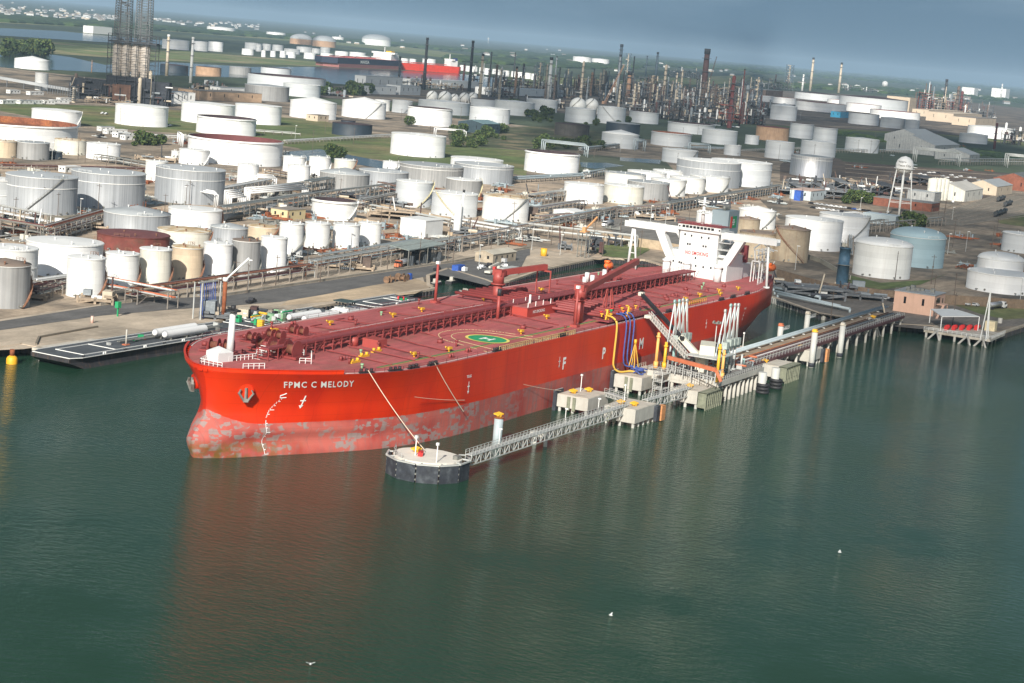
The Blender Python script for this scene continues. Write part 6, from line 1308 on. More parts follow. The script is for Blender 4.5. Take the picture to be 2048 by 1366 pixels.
# ---------------------------------------------------------------- pipe racks
def rack(a, b, h, w, label, n=7, levels=2, cols=(STEELW, PIPEB, WORN), step=7., pxl=True, post=None, name='pipe_rack', rr=(.12, .32)):
    a = at(*a) if pxl else Vector((*a, LAND)); b = at(*b) if pxl else Vector((*b, LAND)); T = thing(name, label, 'pipe rack', a); d = b-a; L = d.length; d.normalize(); s = d.cross(Vector((0, 0, 1)))*w/2; post = post or mat('rack_steel', (.25, .22, .19), .8, var=.25, vscale=.3)
    k = max(2, int(L/step))
    for i in range(k+1):
        p = a.lerp(b, i/k); mb = MB(); [mb.beam(p+s*q, p+s*q+Vector((0, 0, h)), .3) for q in (-1, 1)]
        for l in range(levels): z = h*(1-.42*l); mb.beam(p-s+Vector((0, 0, z)), p+s+Vector((0, 0, z)), .28)
        if i % 5 == 0 and i < k: q_ = a.lerp(b, (i+1)/k); mb.beam(p+s, q_+s+Vector((0, 0, h*.9)), .14)
        mb.build('rack_bent', post, T)
    for l in range(levels):
        for i in range(n):
            o = s*(-1+2*(i+.5)/n)*.92; r = rnd.uniform(*rr); z = h*(1-.42*l)+r+.12; i0, i1 = (0, 1) if rnd.random() < .75 else sorted((rnd.random(), rnd.random())); mb = MB(); mb.smooth = True; mb.tube(a.lerp(b, i0)+o+Vector((0, 0, z)), a.lerp(b, i1)+o+Vector((0, 0, z)), r, 6)
            if rnd.random() < .3: e = a.lerp(b, i1)+o; mb.tube(e+Vector((0, 0, z)), e+Vector((0, 0, .3)), r, 6)
            mb.build('pipe', rnd.choice(cols), T)
    if h > 5: mb = MB(); mb.rail([a+s*1.05+Vector((0, 0, h)), b+s*1.05+Vector((0, 0, h))], 1, .08, 4); mb.build('rack_rail', post, T)
    return T
GM = (STEELW, PIPEB, WORN, STEELW, RUSTY); WM = (STEELW, TM['V'], TM['W'], STEELW); RM = (RUSTY, WORN, STEELW, MAROON); BM_ = (mat('blue_grey_pipe', (.22, .28, .31), .6, .1, var=.15), STEELW, WORN)
rack((262, 608), (620, 555), 5, 5, 'pipe rack along the quay road below the tall white quayside tanks', cols=RM, step=9)
rack((620, 555), (912, 503), 6.5, 6, 'pipe rack along the quay road ending near the white workshop', cols=GM, step=9)
rack((640, 536), (830, 503), 5, 4, 'grey pipe rack behind the road rack, left of the truck canopy', cols=BM_, step=8)
rack((912, 503), (1235, 434), 6, 5, 'pipe rack on tall thin posts between the workshop and the crane', cols=GM, step=12)
rack((-40, 462), (92, 484), 6, 7, 'rusty pipe rack at the left edge above the broad white tank', cols=RM)
rack((92, 484), (215, 446), 6, 7, 'rusty pipe rack between the silver tanks and the broad white one', cols=RM, levels=3)
rack((-30, 438), (100, 464), 7, 4, 'white pipe bridge crossing at the left edge', cols=WM)
rack((100, 470), (205, 452), 3.5, 9, 'low rack of pipes in front of the silver tank with the dark stair', cols=WM, n=9)
rack((440, 440), (625, 408), 6, 6, 'dark pipe rack behind the black rail tank car', cols=BM_, levels=3)
rack((455, 405), (618, 382), 5.5, 5, 'white pipe rack right of the rightmost silver tank', cols=WM, n=9)
rack((440, 392), (540, 372), 4, 5, 'pipe rack beside the rightmost silver tank', cols=WM)
rack((535, 352), (612, 366), 4, 4, 'brown pipe rack below the slim white tanks', cols=RM)
rack((612, 392), (760, 365), 8, 6, 'blue grey pipe rack in front of the dull grey tanks', cols=BM_, levels=3, n=8)
rack((620, 410), (800, 385), 6, 6, 'blue grey pipe rack left of the pale tank with cream stair', cols=BM_, levels=3, n=8)
rack((760, 385), (812, 398), 6, 5, 'short pipe rack left of the tank with the cream stair', cols=RM, levels=3)
rack((720, 425), (815, 402), 6, 5, 'rusty pipe rack right of the black-mouthed cream tank', cols=RM)
rack((715, 418), (905, 455), 3.5, 7, 'wide low rack of white pipes running right from the cream tank', cols=WM, n=9)
rack((905, 455), (1040, 478), 4.5, 4, 'rack carrying one thick white pipe below the yellow-stair tank', cols=WM, n=4, rr=(.3, .6))
rack((1040, 470), (1272, 496), 5.5, 3.5, 'rack carrying a thick white pipe above the inner basin', cols=WM, n=3, rr=(.4, .7))
rack((1035, 440), (1165, 418), 5, 6, 'pipe rack left of the bright white front tank', cols=RM, levels=3)
rack((1062, 410), (1130, 400), 6, 6, 'pipe rack beside the white tank with the tan roof', cols=GM)
rack((1075, 452), (1330, 425), 5, 5, 'pipe rack in front of the bright white packed tanks', cols=GM, levels=3)
rack((1330, 425), (1560, 385), 5.5, 6, 'pipe rack running right towards the pipe maze', cols=BM_, levels=3, n=8)
rack((1165, 358), (1210, 350), 4, 3, 'thick pale pipe on low supports left of the packed tanks', cols=(PIPEB,), n=2, rr=(.5, .8))
rack((1028, 366), (1165, 358), 3, 3, 'thick pale pipe on low supports below the maroon-mouthed tank', cols=(PIPEB,), n=2, rr=(.6, .9))
rack((1160, 306), (1290, 290), 4, 4, 'pale pipe rack across the wet field', cols=(PIPEB, STEELW), n=4, rr=(.3, .6))
rack((1370, 300), (1460, 302), 3, 4, 'pale pipe rack left of the small pale tank', cols=(PIPEB,), n=3, rr=(.4, .7))
rack((1482, 305), (1605, 300), 3, 4, 'pale pipe rack between the two small right-hand tanks', cols=(PIPEB, STEELW), n=4)
rack((570, 288), (782, 275), 2.5, 4, 'low pale pipe rack across the green field', cols=WM, n=4)
rack((455, 262), (600, 272), 2.5, 4, 'low rack right of the giant open tank', cols=WM, n=3)
rack((245, 275), (390, 282), 3, 5, 'low white pipe rack left of the giant open tank', cols=WM, n=5)
rack((0, 338), (290, 345), 2.5, 6, 'low pipe rack behind the silver trio', cols=RM, n=6)
rack((195, 322), (300, 340), 4, 6, 'grey pipe rack left of the narrow white tank', cols=BM_, n=7)
rack((0, 268), (130, 272), 6, 4, 'thin-posted pipe bridge in front of the orange-mouthed tank', cols=(WORN,), n=3)
rack((60, 598), (138, 575), 3, 9, 'rack of rusty pipes beside the brown-roofed tank', cols=RM, n=8)
rack((70, 585), (240, 560), 4, 6, 'rack of pale pipes between the quayside tanks and the dyke', cols=WM, n=6)
rack((205, 590), (345, 618), 6, 5, 'pipe bridge with orange pipes reaching out to the quay corner', cols=(JORANGE, STEELW, PIPEB, JORANGE, WHITE), n=6, step=11)
rack((1700, 520), (1700, 480), 5, 3, 'pipe rack behind the blue column', cols=(PIPEB,), n=3)
rack((1700, 470), (1765, 462), 7, 6, 'tall grey pipe rack left of the blue grey dome', cols=(STEELW, WORN), n=7)
rack((1765, 462), (1885, 450), 5, 4, 'pipe rack passing behind the blue grey dome', cols=(STEELW, WORN), n=5)
rack((1880, 330), (2048, 330), 7, 4, 'white-posted rack at the right edge', cols=(PIPEB, STEELW), n=4)
rack((1670, 305), (1910, 308), 4, 4, 'pipe rack in front of the long grey sheds', cols=(PIPEB, STEELW), n=4)
# tall inverted-U expansion loops
def loop(px0, px1, yb0, yb1, h, k, r, label, M=None):
    T = thing('pipe_loop', label, 'pipe loop', at(px0, yb0))
    for i in range(k):
        a, b = at(px0+i*3.4, yb0+i*1.6), at(px1+i*3.4, yb1+i*1.6); u = Vector((0, 0, h-i*.5)); mb = MB(); mb.smooth = True; mb.path([a, a+u, b+u, b], r, 8); mb.build('pipe', M or TM['V'], T)
loop(349, 428, 398, 414, 8, 3, .3, 'rusty-edged white pipe loop in front of the rightmost silver tank')
loop(448, 476, 412, 410, 8, 5, .4, 'white pipe loop right of the rightmost silver tank')
loop(488, 604, 408, 398, 8.5, 4, .45, 'long white pipe loop left of the cream tank')
loop(506, 545, 372, 374, 7, 3, .4, 'white pipe loop below the slim white tanks')
loop(1082, 1168, 303, 312, 11, 3, .5, 'pale pipe loop behind the maroon-mouthed tank', PIPEB)
loop(1266, 1286, 300, 301, 11, 2, .5, 'short pale pipe loop beside the cone-roofed tank', PIPEB)
loop(1376, 1416, 303, 306, 9, 2, .5, 'pale pipe loop behind the banded twins', PIPEB)
loop(1825, 1912, 322, 330, 16, 3, .6, 'large pale pipe loop in front of the grey sheds', STEELW)
loop(2008, 2052, 332, 336, 15, 3, .6, 'large pale pipe loop at the right edge', STEELW)
loop(868, 928, 270, 275, 7, 2, .5, 'white pipe loop beside the overgrown field')
loop(355, 362, 288, 292, 9, 2, .6, 'white pipe bend left of the giant open tank')
# ---------------------------------------------------------------- poles, lamps
POLEM = mat('timber_pole', (.13, .10, .08), .95, var=.2); 
def pole_proto():
    T = thing('utility_pole', 'thin dark utility pole', 'utility pole', (0, 0, 0)); mb = MB(); mb.tube((0, 0, 0), (0, 0, 13), .19, 6, .12); mb.build('shaft', POLEM, T, rel=False); mb = MB(); mb.beam((-1.3, 0, 12), (1.3, 0, 12), .2); mb.build('crossarm', POLEM, T, rel=False); return T
def lampp_proto():
    T = thing('lamp_post', 'grey lamp post', 'lamp post', (0, 0, 0)); mb = MB(); mb.tube((0, 0, 0), (0, 0, 11), .16, 6, .11); mb.build('shaft', STEELW, T, rel=False); mb = MB(); mb.cbox((0, -.5, 10.8), .5, 1.4, .3); mb.build('lamp', WHITE, T, rel=False); return T
PP, LP_ = pole_proto(), lampp_proto()
POLES = [(300, 560), (345, 535), (415, 525), (470, 578), (494, 586), (495, 584), (551, 572), (612, 560), (640, 565), (697, 500), (774, 543), (838, 530), (895, 523), (957, 540), (980, 520), (905, 535), (1016, 505), (1063, 500), (1204, 515), (1280, 510), (1102, 490), (1120, 510), (1143, 495), (1187, 490), (1240, 470), (1300, 452),
 (30, 450), (85, 430), (115, 440), (160, 440), (196, 425), (267, 418), (329, 432), (368, 418), (371, 420), (378, 410), (436, 408), (104, 320), (170, 325), (213, 335), (284, 290), (320, 250), (290, 240), (240, 250), (278, 240), (75, 275), (35, 275), (92, 270), (156, 320), (590, 280), (650, 268), (707, 290), (625, 300), (549, 245), (860, 268), (949, 262), (1004, 262), (978, 248), (921, 240), (802, 240), (715, 240), (838, 254), (794, 350), (1108, 275), (1188, 315), (1240, 305), (1247, 290), (1215, 290), (1354, 330), (1334, 300), (1365, 275), (1395, 270), (1474, 330), (1475, 310), (1627, 320), (1540, 315), (1557, 320), (1707, 305), (1715, 306), (1740, 310), (1765, 318), (1600, 240), (1750, 280), (1800, 265), (1860, 275), (1930, 280), (1648, 260),
 (1905, 495), (1907, 480), (1931, 503), (1984, 495), (1993, 470), (1880, 470), (1895, 508), (2035, 498), (1790, 560), (1862, 568), (1590, 540), (1577, 420), (1580, 410), (1603, 400), (1720, 420), (1890, 425), (1877, 430), (1887, 440), (1904, 440), (1842, 440), (1866, 600), (1907, 600), (2040, 600), (1660, 650), (1905, 650), (760, 470), (940, 480), (1025, 455), (925, 430), (560, 360), (630, 372), (740, 400), (680, 395), (520, 300), (1330, 455), (1375, 470)]
for i, (x, y) in enumerate(POLES):
    p = at(x, y); far = y < 330
    lm = (i % 4 == 1); place(LP_ if lm else PP, USED, p, .2 if lm else rnd.uniform(0, 3), 'slim grey lamp post standing among the tanks' if lm else 'thin dark utility pole standing among the tanks and pipes', 'lamp posts of the plant' if lm else 'utility poles of the plant', (1, 1, rnd.uniform(.8, 1.15)*(1.15 if far else 1)))
# ---------------------------------------------------------------- buildings
def building(px, py, lx, ly, h, wallM, roofM, label, rz=0., gable=0., win=3, door=True, name='building', cat='building'):
    """px,py: foot of the corner nearest the camera; lx aft, ly inland"""
    p = at(px, py); T = thing(name, label, cat, p, rz)
    mb = MB(); mb.box(0, lx, 0, ly, 0, h)
    if gable: mb.add([(0, 0, h), (0, ly, h), (0, ly/2, h+gable), (lx, 0, h), (lx, ly, h), (lx, ly/2, h+gable)], [(0, 2, 1), (3, 4, 5)])
    mb.build('wall', wallM, T, rel=False); mb = MB()
    if gable:
        for s_ in (0, 1):
            y0 = -.3 if s_ == 0 else ly+.3; zz = h-.3*gable/(ly/2); q = [(-.3, y0, zz), (lx+.3, y0, zz), (lx+.3, ly/2, h+gable), (-.3, ly/2, h+gable)]; mb.add(q+[(x, y, z+.2) for x, y, z in q], [(0, 1, 2, 3), (7, 6, 5, 4), (0, 4, 5, 1), (1, 5, 6, 2), (2, 6, 7, 3), (3, 7, 4, 0)])
    else: mb.box(-.25, lx+.25, -.25, ly+.25, h, h+.3)
    mb.build('roof', roofM, T, rel=False)
    for i in range(win):
        f = (i+.7)/(win+.4); mb = MB(); mb.box(lx*f-.6, lx*f+.6, -.06, .02, h*.45, h*.78); mb.build('window', GLASS, T, rel=False)
    for i in range(min(win, 2)): f = (i+.6)/2.2; mb = MB(); mb.box(-.06, .02, ly*f-.5, ly*f+.5, h*.45, h*.78); mb.build('window', GLASS, T, rel=False)
    if door: mb = MB(); mb.box(lx*.12-.6, lx*.12+.6, -.07, .02, 0, min(2.4, h*.8)); mb.build('door', WORN, T, rel=False)
    return T
CREAM = mat('cream_wall', (.62, .52, .30), .8, var=.06, vscale=.2); PINK = mat('pink_stucco', (.66, .42, .31), .85, var=.06, vscale=.3, streak=.15); WH = mat('shed_white', (.76, .76, .74), .6, var=.05, vscale=.2); GREYB = mat('shed_grey', (.30, .31, .31), .7, var=.12, vscale=.08, ribs=.8); BEI = mat('beige_wall', (.55, .45, .34), .8, var=.08, vscale=.05); NAVY = mat('navy_shed', (.03, .055, .07), .7, var=.15, ribs=1.); BRICK = mat('red_brick', (.22, .08, .05), .9, var=.2, vscale=.1); RG = ROOFM['g']; RW = ROOFM['w']; RB = mat('roof_taupe', (.26, .23, .20), .85, var=.12, vscale=.1)
building(574, 441, 16, 10, 5, CREAM, RB, 'cream flat-roofed office between the rail tank car and the cream tank', win=2)
building(849, 478, 17, 14, 8.5, WH, WH, 'white box-shaped workshop behind the road rack', win=0)
T = building(1865, 633, 17, 17, 8.5, PINK, RG, 'pink two-storey control building with roof machinery on the right quay', win=3)
mb = MB(); [mb.cbox((rnd.uniform(3, 14), rnd.uniform(3, 14), 8.8), rnd.uniform(1.5, 3), rnd.uniform(1.5, 3), rnd.uniform(.8, 1.8)) for _ in range(6)]; mb.rail([(.2, .2, 8.8), (.2, 16.8, 8.8)], 1.1, .1, 2); mb.build('roof_unit', WORN, T, rel=False)
mb = MB(); mb.box(4, 10, -3.4, 0, 4.6, 4.9); [mb.beam((x, -3.2, 0), (x, -3.2, 4.6), .25) for x in (4.3, 9.7)]; mb.beam((4, -3, 4.6), (-5, -3, 0), .9, .2); mb.build('stair', PINK, T, rel=False)
mb = MB(); mb.box(4, 9, -.08, 0, 4.9, 7.4); mb.build('window', GLASS, T, rel=False)
building(1147, 446, 14, 13, 6, WH, WH, 'small white shed on a brown base near the grey tanker lorry', win=1, gable=.8)
building(985, 528, 22, 9, 4.2, mat('weathered_boards', (.38, .32, .24), .9, var=.25, vscale=.4), mat('shed_roof_tan', (.48, .44, .36), .8, var=.1), 'long low open-sided shed with tan roof by the parking lot', gable=1.2, win=4)
building(1009, 575-22, 12, 3, 3, mat('green_white_box', (.50, .55, .50), .7), STEELW, 'pale shipping container on the parking lot', win=0, name='shipping_container', cat='container')
building(1620, 402, 32, 16, 7, mat('pale_blue_wall', (.50, .56, .58), .7, var=.06), mat('roof_pink_tan', (.50, .36, .30), .8, var=.1), 'pale building with three dark windows below the pipe maze', win=3)
building(1600, 402, 6, 5, 7, BLUE, BLUE, 'bright blue tank-like booth left of the pale building', win=0, name='booth')
building(1862, 424, 22, 44, 6, BRICK, mat('roof_grey_flat', (.22, .22, .22), .9, var=.1, vscale=.05), 'wide flat grey-roofed office with brick walls below the water tower', win=8)
building(1868, 404, 20, 22, 7, GREYB, RG, 'grey-white block behind the flat grey-roofed office', win=2)
building(1790, 452, 14, 22, 6, mat('blue_shed', (.34, .40, .43), .7, var=.05), mat('pale_blue_roof', (.50, .58, .62), .5, var=.05), 'pale blue shed left of the water tower foot', win=0)
building(1928, 404, 60, 30, 9, mat('shed_pale', (.58, .57, .52), .7, var=.1, ribs=.6), mat('roof_pale_tan', (.48, .46, .42), .7, var=.1, vscale=.05), 'big pale gabled warehouse right of the white silos', gable=5, win=3)
building(1992, 392, 60, 26, 8, mat('shed_tan', (.50, .42, .32), .8, var=.1), RG, 'tan warehouse with grey roof joined to the pale one', gable=4.5, win=2)
building(2062, 385, 90, 36, 10, BRICK, mat('slate_roof', (.12, .13, .135), .8, var=.1), 'red brick hall with dark slate roof at the right edge', gable=6, win=4)
for i in range(4): p = at(1862+i*7.5, 400); T = thing('silo', ['white upright silo, leftmost of four beside the warehouse', 'white upright silo, second of four beside the warehouse', 'white upright silo, third of four beside the warehouse', 'white upright silo touching the warehouse corner'][i], 'silo', p); mb = MB(); mb.lathe([(4, 0), (4, 17), (.01, 18)], (0, 0, 0), 20); mb.v = [(x+p.x, y+p.y, z+p.z) for x, y, z in mb.v]; mb.build('silo_body', TM['D'], T)
for px, py, lx, ly, h, w_, r_, gb, lb in [(1868, 312, 120, 62, 13, GREYB, RG, 10, 'long grey gabled shed, front one of the grey sheds'), (1840, 292, 110, 52, 12, GREYB, RG, 9, 'long grey gabled shed behind the front one'), (1938, 325, 50, 42, 9, GREYB, RG, 6, 'smaller grey shed at the right end of the grey sheds'),
        (1817, 226, 60, 60, 38, BEI, BEI, 0, 'tall cream block beside the red frame unit'), (1856, 234, 330, 40, 16, BEI, BEI, 0, 'very long beige hall below the red frame unit'), (1905, 246, 260, 60, 20, BEI, BEI, 0, 'long beige hall with sunlit wall at right'), (1950, 254, 180, 50, 18, BEI, RB, 0, 'beige hall nearest the bright right-hand tanks'),
        (1680, 236, 60, 20, 12, mat('turquoise_panel', (.05, .36, .58), .5), RG, 0, 'turquoise panel building beside a pale tank'), (1947, 194, 90, 70, 50, WH, WH, 0, 'tall white block on the far right horizon'), (2010, 200, 90, 80, 60, WH, WH, 0, 'taller white block at the far right edge'), (1530, 200, 130, 60, 25, mat('louvre_brown', (.16, .12, .10), .9), RG, 0, 'brown slatted frame building right of the refinery towers'),
        (400, 200, 90, 40, 10, mat('peach_wall', (.55, .38, .25), .8), RB, 0, 'low peach-coloured building right of the white chimney'), (335, 207, 36, 20, 12, WH, WH, 0, 'white block below the pale patchy chimney'), (440, 188, 60, 20, 8, WH, RG, 0, 'low white sheds right of the white chimney'), (186, 190, 26, 18, 16, WH, RB, 0, 'white cube-shaped control room left of the tower unit'),
        (615, 236, 22, 16, 8, NAVY, NAVY, 0, 'small navy shed before the white cone-roofed tank'), (635, 243, 20, 14, 6, BEI, RB, 0, 'beige hut beside the small navy shed'), (966, 268, 36, 30, 10, NAVY, mat('teal_roof', (.18, .28, .30), .6), 3, 'dark shed with blue-green roof by the overgrown field'), (730, 181, 110, 20, 22, TM['L'], RG, 0, 'pale two-storey hall in front of the far tanker'), (800, 190, 60, 25, 14, TM['L'], RG, 0, 'pale low block by the dark chimney'), (820, 172, 260, 25, 12, WH, WH, 0, 'long white shed running right of the dark chimney'), (720, 188, 100, 18, 12, WH, RG, 0, 'white hall left of the white spheres'), (975, 190, 300, 25, 12, WH, WH, 0, 'long white shed behind the tall tan chimney')]:
    building(px, py, lx, ly, h, w_, r_, lb, gable=gb, win=4 if h > 9 else 2, door=False, rz=0 if px > 500 else -.25)
for i, (px, py) in enumerate([(5, 208), (22, 207), (40, 208), (62, 208), (88, 208), (105, 207), (120, 203), (20, 187), (60, 190), (214, 268), (236, 275), (250, 280), (202, 262), (130, 345), (415, 165), (460, 200), (1700, 436)]):
    building(px, py, rnd.uniform(12, 22), 5, 3.2, WH, rnd.choice([RW, RG]), 'small white site cabin standing in the tank farm grounds', win=3, rz=rnd.uniform(-.2, .2), name='site_cabin', cat='cabin')['group'] = 'white site cabins'
# open canopy with the orange truck
T = thing('loading_canopy', 'open grey-roofed canopy over dark machinery beside the quay road', 'canopy', at(800, 512)); a = at(800, 512); b = at(893, 492)
mb = MB(); ca_ = [at(778, 491, LAND+7), at(842, 478, LAND+7), at(893, 489, LAND+7), at(818, 502, LAND+7)]
for q in ca_: q.z = LAND+7
mb.add([(q.x, q.y, q.z) for q in ca_]+[(q.x, q.y, q.z+.35) for q in ca_], [(3, 2, 1, 0), (4, 5, 6, 7), (0, 1, 5, 4), (1, 2, 6, 5), (2, 3, 7, 6), (3, 0, 4, 7)]); mb.build('canopy_roof', mat('canopy_grey', (.30, .34, .32), .6, var=.1, ribs=.8), T)
for q in ca_+[ca_[0].lerp(ca_[1], .5), ca_[3].lerp(ca_[2], .5)]: mb = MB(); mb.beam((q.x, q.y, LAND), (q.x, q.y, LAND+7), .3); mb.build('canopy_post', WORN, T)
mb = MB()
for k in range(26): q = ca_[0].lerp(ca_[1], rnd.random()).lerp(ca_[3].lerp(ca_[2], rnd.random()), rnd.random()); mb.cbox((q.x, q.y, LAND), rnd.uniform(.6, 2), rnd.uniform(.6, 2), rnd.uniform(1.5, 5.5))
setting(mb.build('pump_machinery', mat('dark_machinery', (.06, .07, .08), .8, var=.4, vscale=1), T), 'stuff')
# ---------------------------------------------------------------- vehicles
def wheels(T, xs, w, r=.5):
    for x in xs:
        for y in (-w, w): mb = MB(); mb.tube((x, y-.14, r), (x, y+.14, r), r, 12); mb.build('wheel', BLACK, T, rel=False)
def car_proto(body, kind):
    T = thing('parked_car', 'car', 'car', (0, 0, 0)); mb = MB()
    if kind == 'pickup': pr = [(-2.9, .45), (-2.9, 1.15), (-.6, 1.15), (-.4, 1.85), (1.0, 1.85), (1.6, 1.2), (2.7, 1.1), (2.8, .45)]
    elif kind == 'van': pr = [(-2.6, .4), (-2.6, 2.1), (1.4, 2.1), (2.0, 1.3), (2.6, 1.15), (2.7, .4)]
    else: pr = [(-2.2, .4), (-2.25, 1.0), (-1.7, 1.1), (-1.2, 1.5), (.5, 1.5), (1.2, 1.0), (2.2, .9), (2.25, .4)]
    n = len(pr); mb.add([(x, -.9, z) for x, z in pr]+[(x, .9, z) for x, z in pr], [tuple(range(n)), tuple(range(2*n-1, n-1, -1))]+[(i, i+n, (i+1) % n+n, (i+1) % n) for i in range(n)]); mb.build('body', body, T, rel=False)
    mb = MB(); zt = max(z for x, z in pr); mb.box(-1.0 if kind == 'car' else -.3, .9, -.93, .93, zt-.5, zt-.12); mb.build('window', GLASS, T, rel=False); wheels(T, (-1.5, 1.5), .82, .36); return T
CARC = [mat('car_'+n, c, .3, var=0) for n, c in (('white', (.75, .75, .75)), ('black', (.02, .02, .025)), ('silver', (.45, .46, .47)), ('blue', (.05, .1, .3)), ('red', (.35, .03, .03)), ('maroon', (.12, .02, .04)))]
PRO = {}
def car(px, py, ci, kind, rz, label, group=None):
    k = (ci, kind)
    if k not in PRO: PRO[k] = car_proto(CARC[ci], kind)
    place(PRO[k], USED, at(px, py), rz, label, group)
car(502, 606, 1, 'pickup', .2, 'black pickup standing alone at the seaward edge of the quay road')
car(874, 541, 1, 'pickup', .2, 'black pickup parked behind the tanker\'s starboard light mast')
car(963, 538, 0, 'pickup', .1, 'white pickup at the left of the parking lot'); car(978, 534, 1, 'pickup', .1, 'black pickup behind the white one on the parking lot')
car(1002, 525, 2, 'van', 1.5, 'silver van beside the low shed'); car(1010, 536, 0, 'pickup', .9, 'white pickup left of the pale container'); car(998, 545, 4, 'car', .4, 'red car half hidden behind the white crane truck')
for i, (px, py, c, k) in enumerate([(1757, 598, 1, 'car'), (1772, 600, 2, 'car'), (1786, 604, 1, 'pickup'), (1800, 610, 0, 'pickup'), (1812, 598, 2, 'car'), (1895, 607, 2, 'car'), (1909, 608, 0, 'van'), (1927, 610, 2, 'pickup'), (1948, 612, 2, 'car')]):
    car(px, py, c, k, 1.5+rnd.uniform(-.1, .1), ['black saloon leftmost in the row along the flood wall', 'silver car second in the row along the flood wall', 'black pickup third in the row along the flood wall', 'white pickup nearest the pink building on its left', 'silver car touching the yellow tank by the pink building', 'silver car just right of the pink building', 'white van right of the pink building', 'silver pickup in the row right of the pink building', 'silver car at the right end of the row before the grey boxes'][i])
for i in range(26):
    r_ = i//13; px, py = 1622+(i % 13)*9.5+r_*4, 408+r_*9+(i % 13)*1.3; car(px, py, rnd.choice((0, 1, 2, 3, 1, 2)), 'car', 1.2, 'small car parked in the lot between the bright tanks and the office', 'cars parked below the pipe maze')
for i in range(16): car(1840+i*9, 345+rnd.uniform(-3, 5)+i*1.2, rnd.choice((0, 0, 1, 2)), 'car', 1.2, 'small car on the far lot right of the water tower', 'cars parked beyond the water tower')
for i, (px, py, c) in enumerate([(1830, 405, 3), (1838, 410, 1), (1848, 408, 4), (1905, 405, 0), (1918, 400, 3), (1952, 396, 4), (1962, 394, 3), (1985, 390, 0), (1760, 428, 5), (1775, 426, 0)]): car(px, py, c, 'car', .4, 'car parked outside the pale warehouse and office', 'cars by the warehouse')
for i, (px, py) in enumerate([(205, 228), (212, 229), (330, 252), (340, 253)]): car(px, py, 2 if i < 2 else 0, 'pickup', .3, ['silver pickup on the grass road left of the plain white tank', 'silver pickup following another on the grass road', 'white pickup right of the plain white tank', 'white pickup farthest right beside the plain white tank'][i])
def tanker_truck(px, py, rz, cab, label):
    T = thing('tanker_truck', label, 'tanker truck', at(px, py), rz); mb = MB(); mb.smooth = True; mb.tube((-7, 0, 2.1), (3.6, 0, 2.1), 1.15, 14); mb.build('tank_barrel', TM['M'], T, rel=False); mb = MB(); mb.box(-7, 4, -.6, .6, .8, 1.1); mb.build('chassis', BLACK, T, rel=False)
    mb = MB(); mb.box(4.2, 6.6, -1.2, 1.2, .6, 3.1); mb.box(6.6, 8.2, -1.0, 1.0, .6, 2.0); c_ = mb.build('cab', cab, T, rel=False); mb = MB(); mb.box(5.4, 6.66, -1.24, 1.24, 1.9, 2.8); mb.build('window', GLASS, c_, rel=False); wheels(T, (-6, -4.8, 3.4, 4.6, 7.4), 1.05, .52)
tanker_truck(806, 533, pi+.18, JORANGE, 'tanker truck with an orange cab beside the canopy'); tanker_truck(1216, 452, pi+.1, CARC[0], 'shiny tanker truck near the small white shed'); tanker_truck(1992, 618, -.25, CARC[0], 'white tanker truck behind the pump stage')
def rail_car(px, py, rz, label, M=BLACK, group=None, proto=[None]):
    if proto[0] is None:
        T = thing('rail_tank_car', label, 'rail tank car', (0, 0, 0)); mb = MB(); mb.smooth = True; mb.tube((-7.5, 0, 2.7), (7.5, 0, 2.7), 1.55, 16); mb.tube((0, 0, 4.1), (0, 0, 4.8), .6, 10); mb.build('barrel', mat('tank_car_black', (.035, .04, .045), .45, var=.2), T, rel=False); mb = MB(); mb.box(-8.4, 8.4, -.8, .8, .85, 1.15); mb.build('underframe', BLACK, T, rel=False); wheels(T, (-6.9, -5.2, 5.2, 6.9), .75, .45); mb = MB(); mb.rail([(-1.6, -1, 4.0), (1.6, -1, 4.0)], 1, .08, 1); mb.build('handrail', WORN, T, rel=False); proto[0] = T
    place(proto[0], USED, at(px, py, LAND+.1), rz, label, group)
rail_car(466, 443, .1, 'black rail tank car beside the flat-topped white tank')
d_ = (at(2048, 370)-at(1880, 425)); ra = math.atan2(d_.y, d_.x)
for i in range(7):
    a, b = at(1998, 407, LAND), at(2060, 388, LAND); u = (b-a).normalized(); q = a+u*(i*18.5+0); r_, j = (0, i) if i < 3 else ((1, i-3) if i < 5 else (2, i-5))
    base = [at(1993, 433), at(2012, 413), at(1998, 403)][r_]; q = base+u*18.5*j; px, py = pix(q)
    rail_car(px, py, math.atan2(u.y, u.x), 'black tank car standing on the tracks at the right edge', group='tank cars at the right edge')
T = thing('railway_track', 'several parallel rails running to the right edge', 'railway', at(1870, 438)); TRK = mat('rail_light', (.36, .30, .24), .8, var=.2)
for i in range(7):
    a, b = at(1880+i*8, 420+i*5), at(2070, 352+i*13); mb = MB(); s = Vector((.75, -.75, 0)); [mb.beam(a+s*q+Vector((0, 0, .25)), b+s*q+Vector((0, 0, .25)), .5, .2) for q in (-1, 1)]; mb.build('track', TRK, T)
for i in range(9): a, b = at(1690, 325+i*4), at(2060, 350+i*5.4); mb = MB(); mb.beam(a+Vector((0, 0, .3)), b+Vector((0, 0, .3)), 1.0, .2); mb.build('track', TRK if i % 2 else mat('rail_dark', (.06, .045, .04), .8), T)
T = thing('crane_truck', 'white crane truck with red engine parked on the lot', 'crane truck', at(985, 548), .1); mb = MB(); mb.box(-6, 4, -1.3, 1.3, .9, 1.7); mb.box(4, 6.4, -1.3, 1.3, .8, 3.2); mb.beam((-4, 0, 3.2), (6, 0, 4.2), .8); mb.build('body', TM['D'], T, rel=False); mb = MB(); mb.box(-1, 1, -1.35, -.3, 1.7, 3.2); mb.build('engine_box', REDP, T, rel=False); wheels(T, (-5, -3, 3, 5), 1.1, .55)
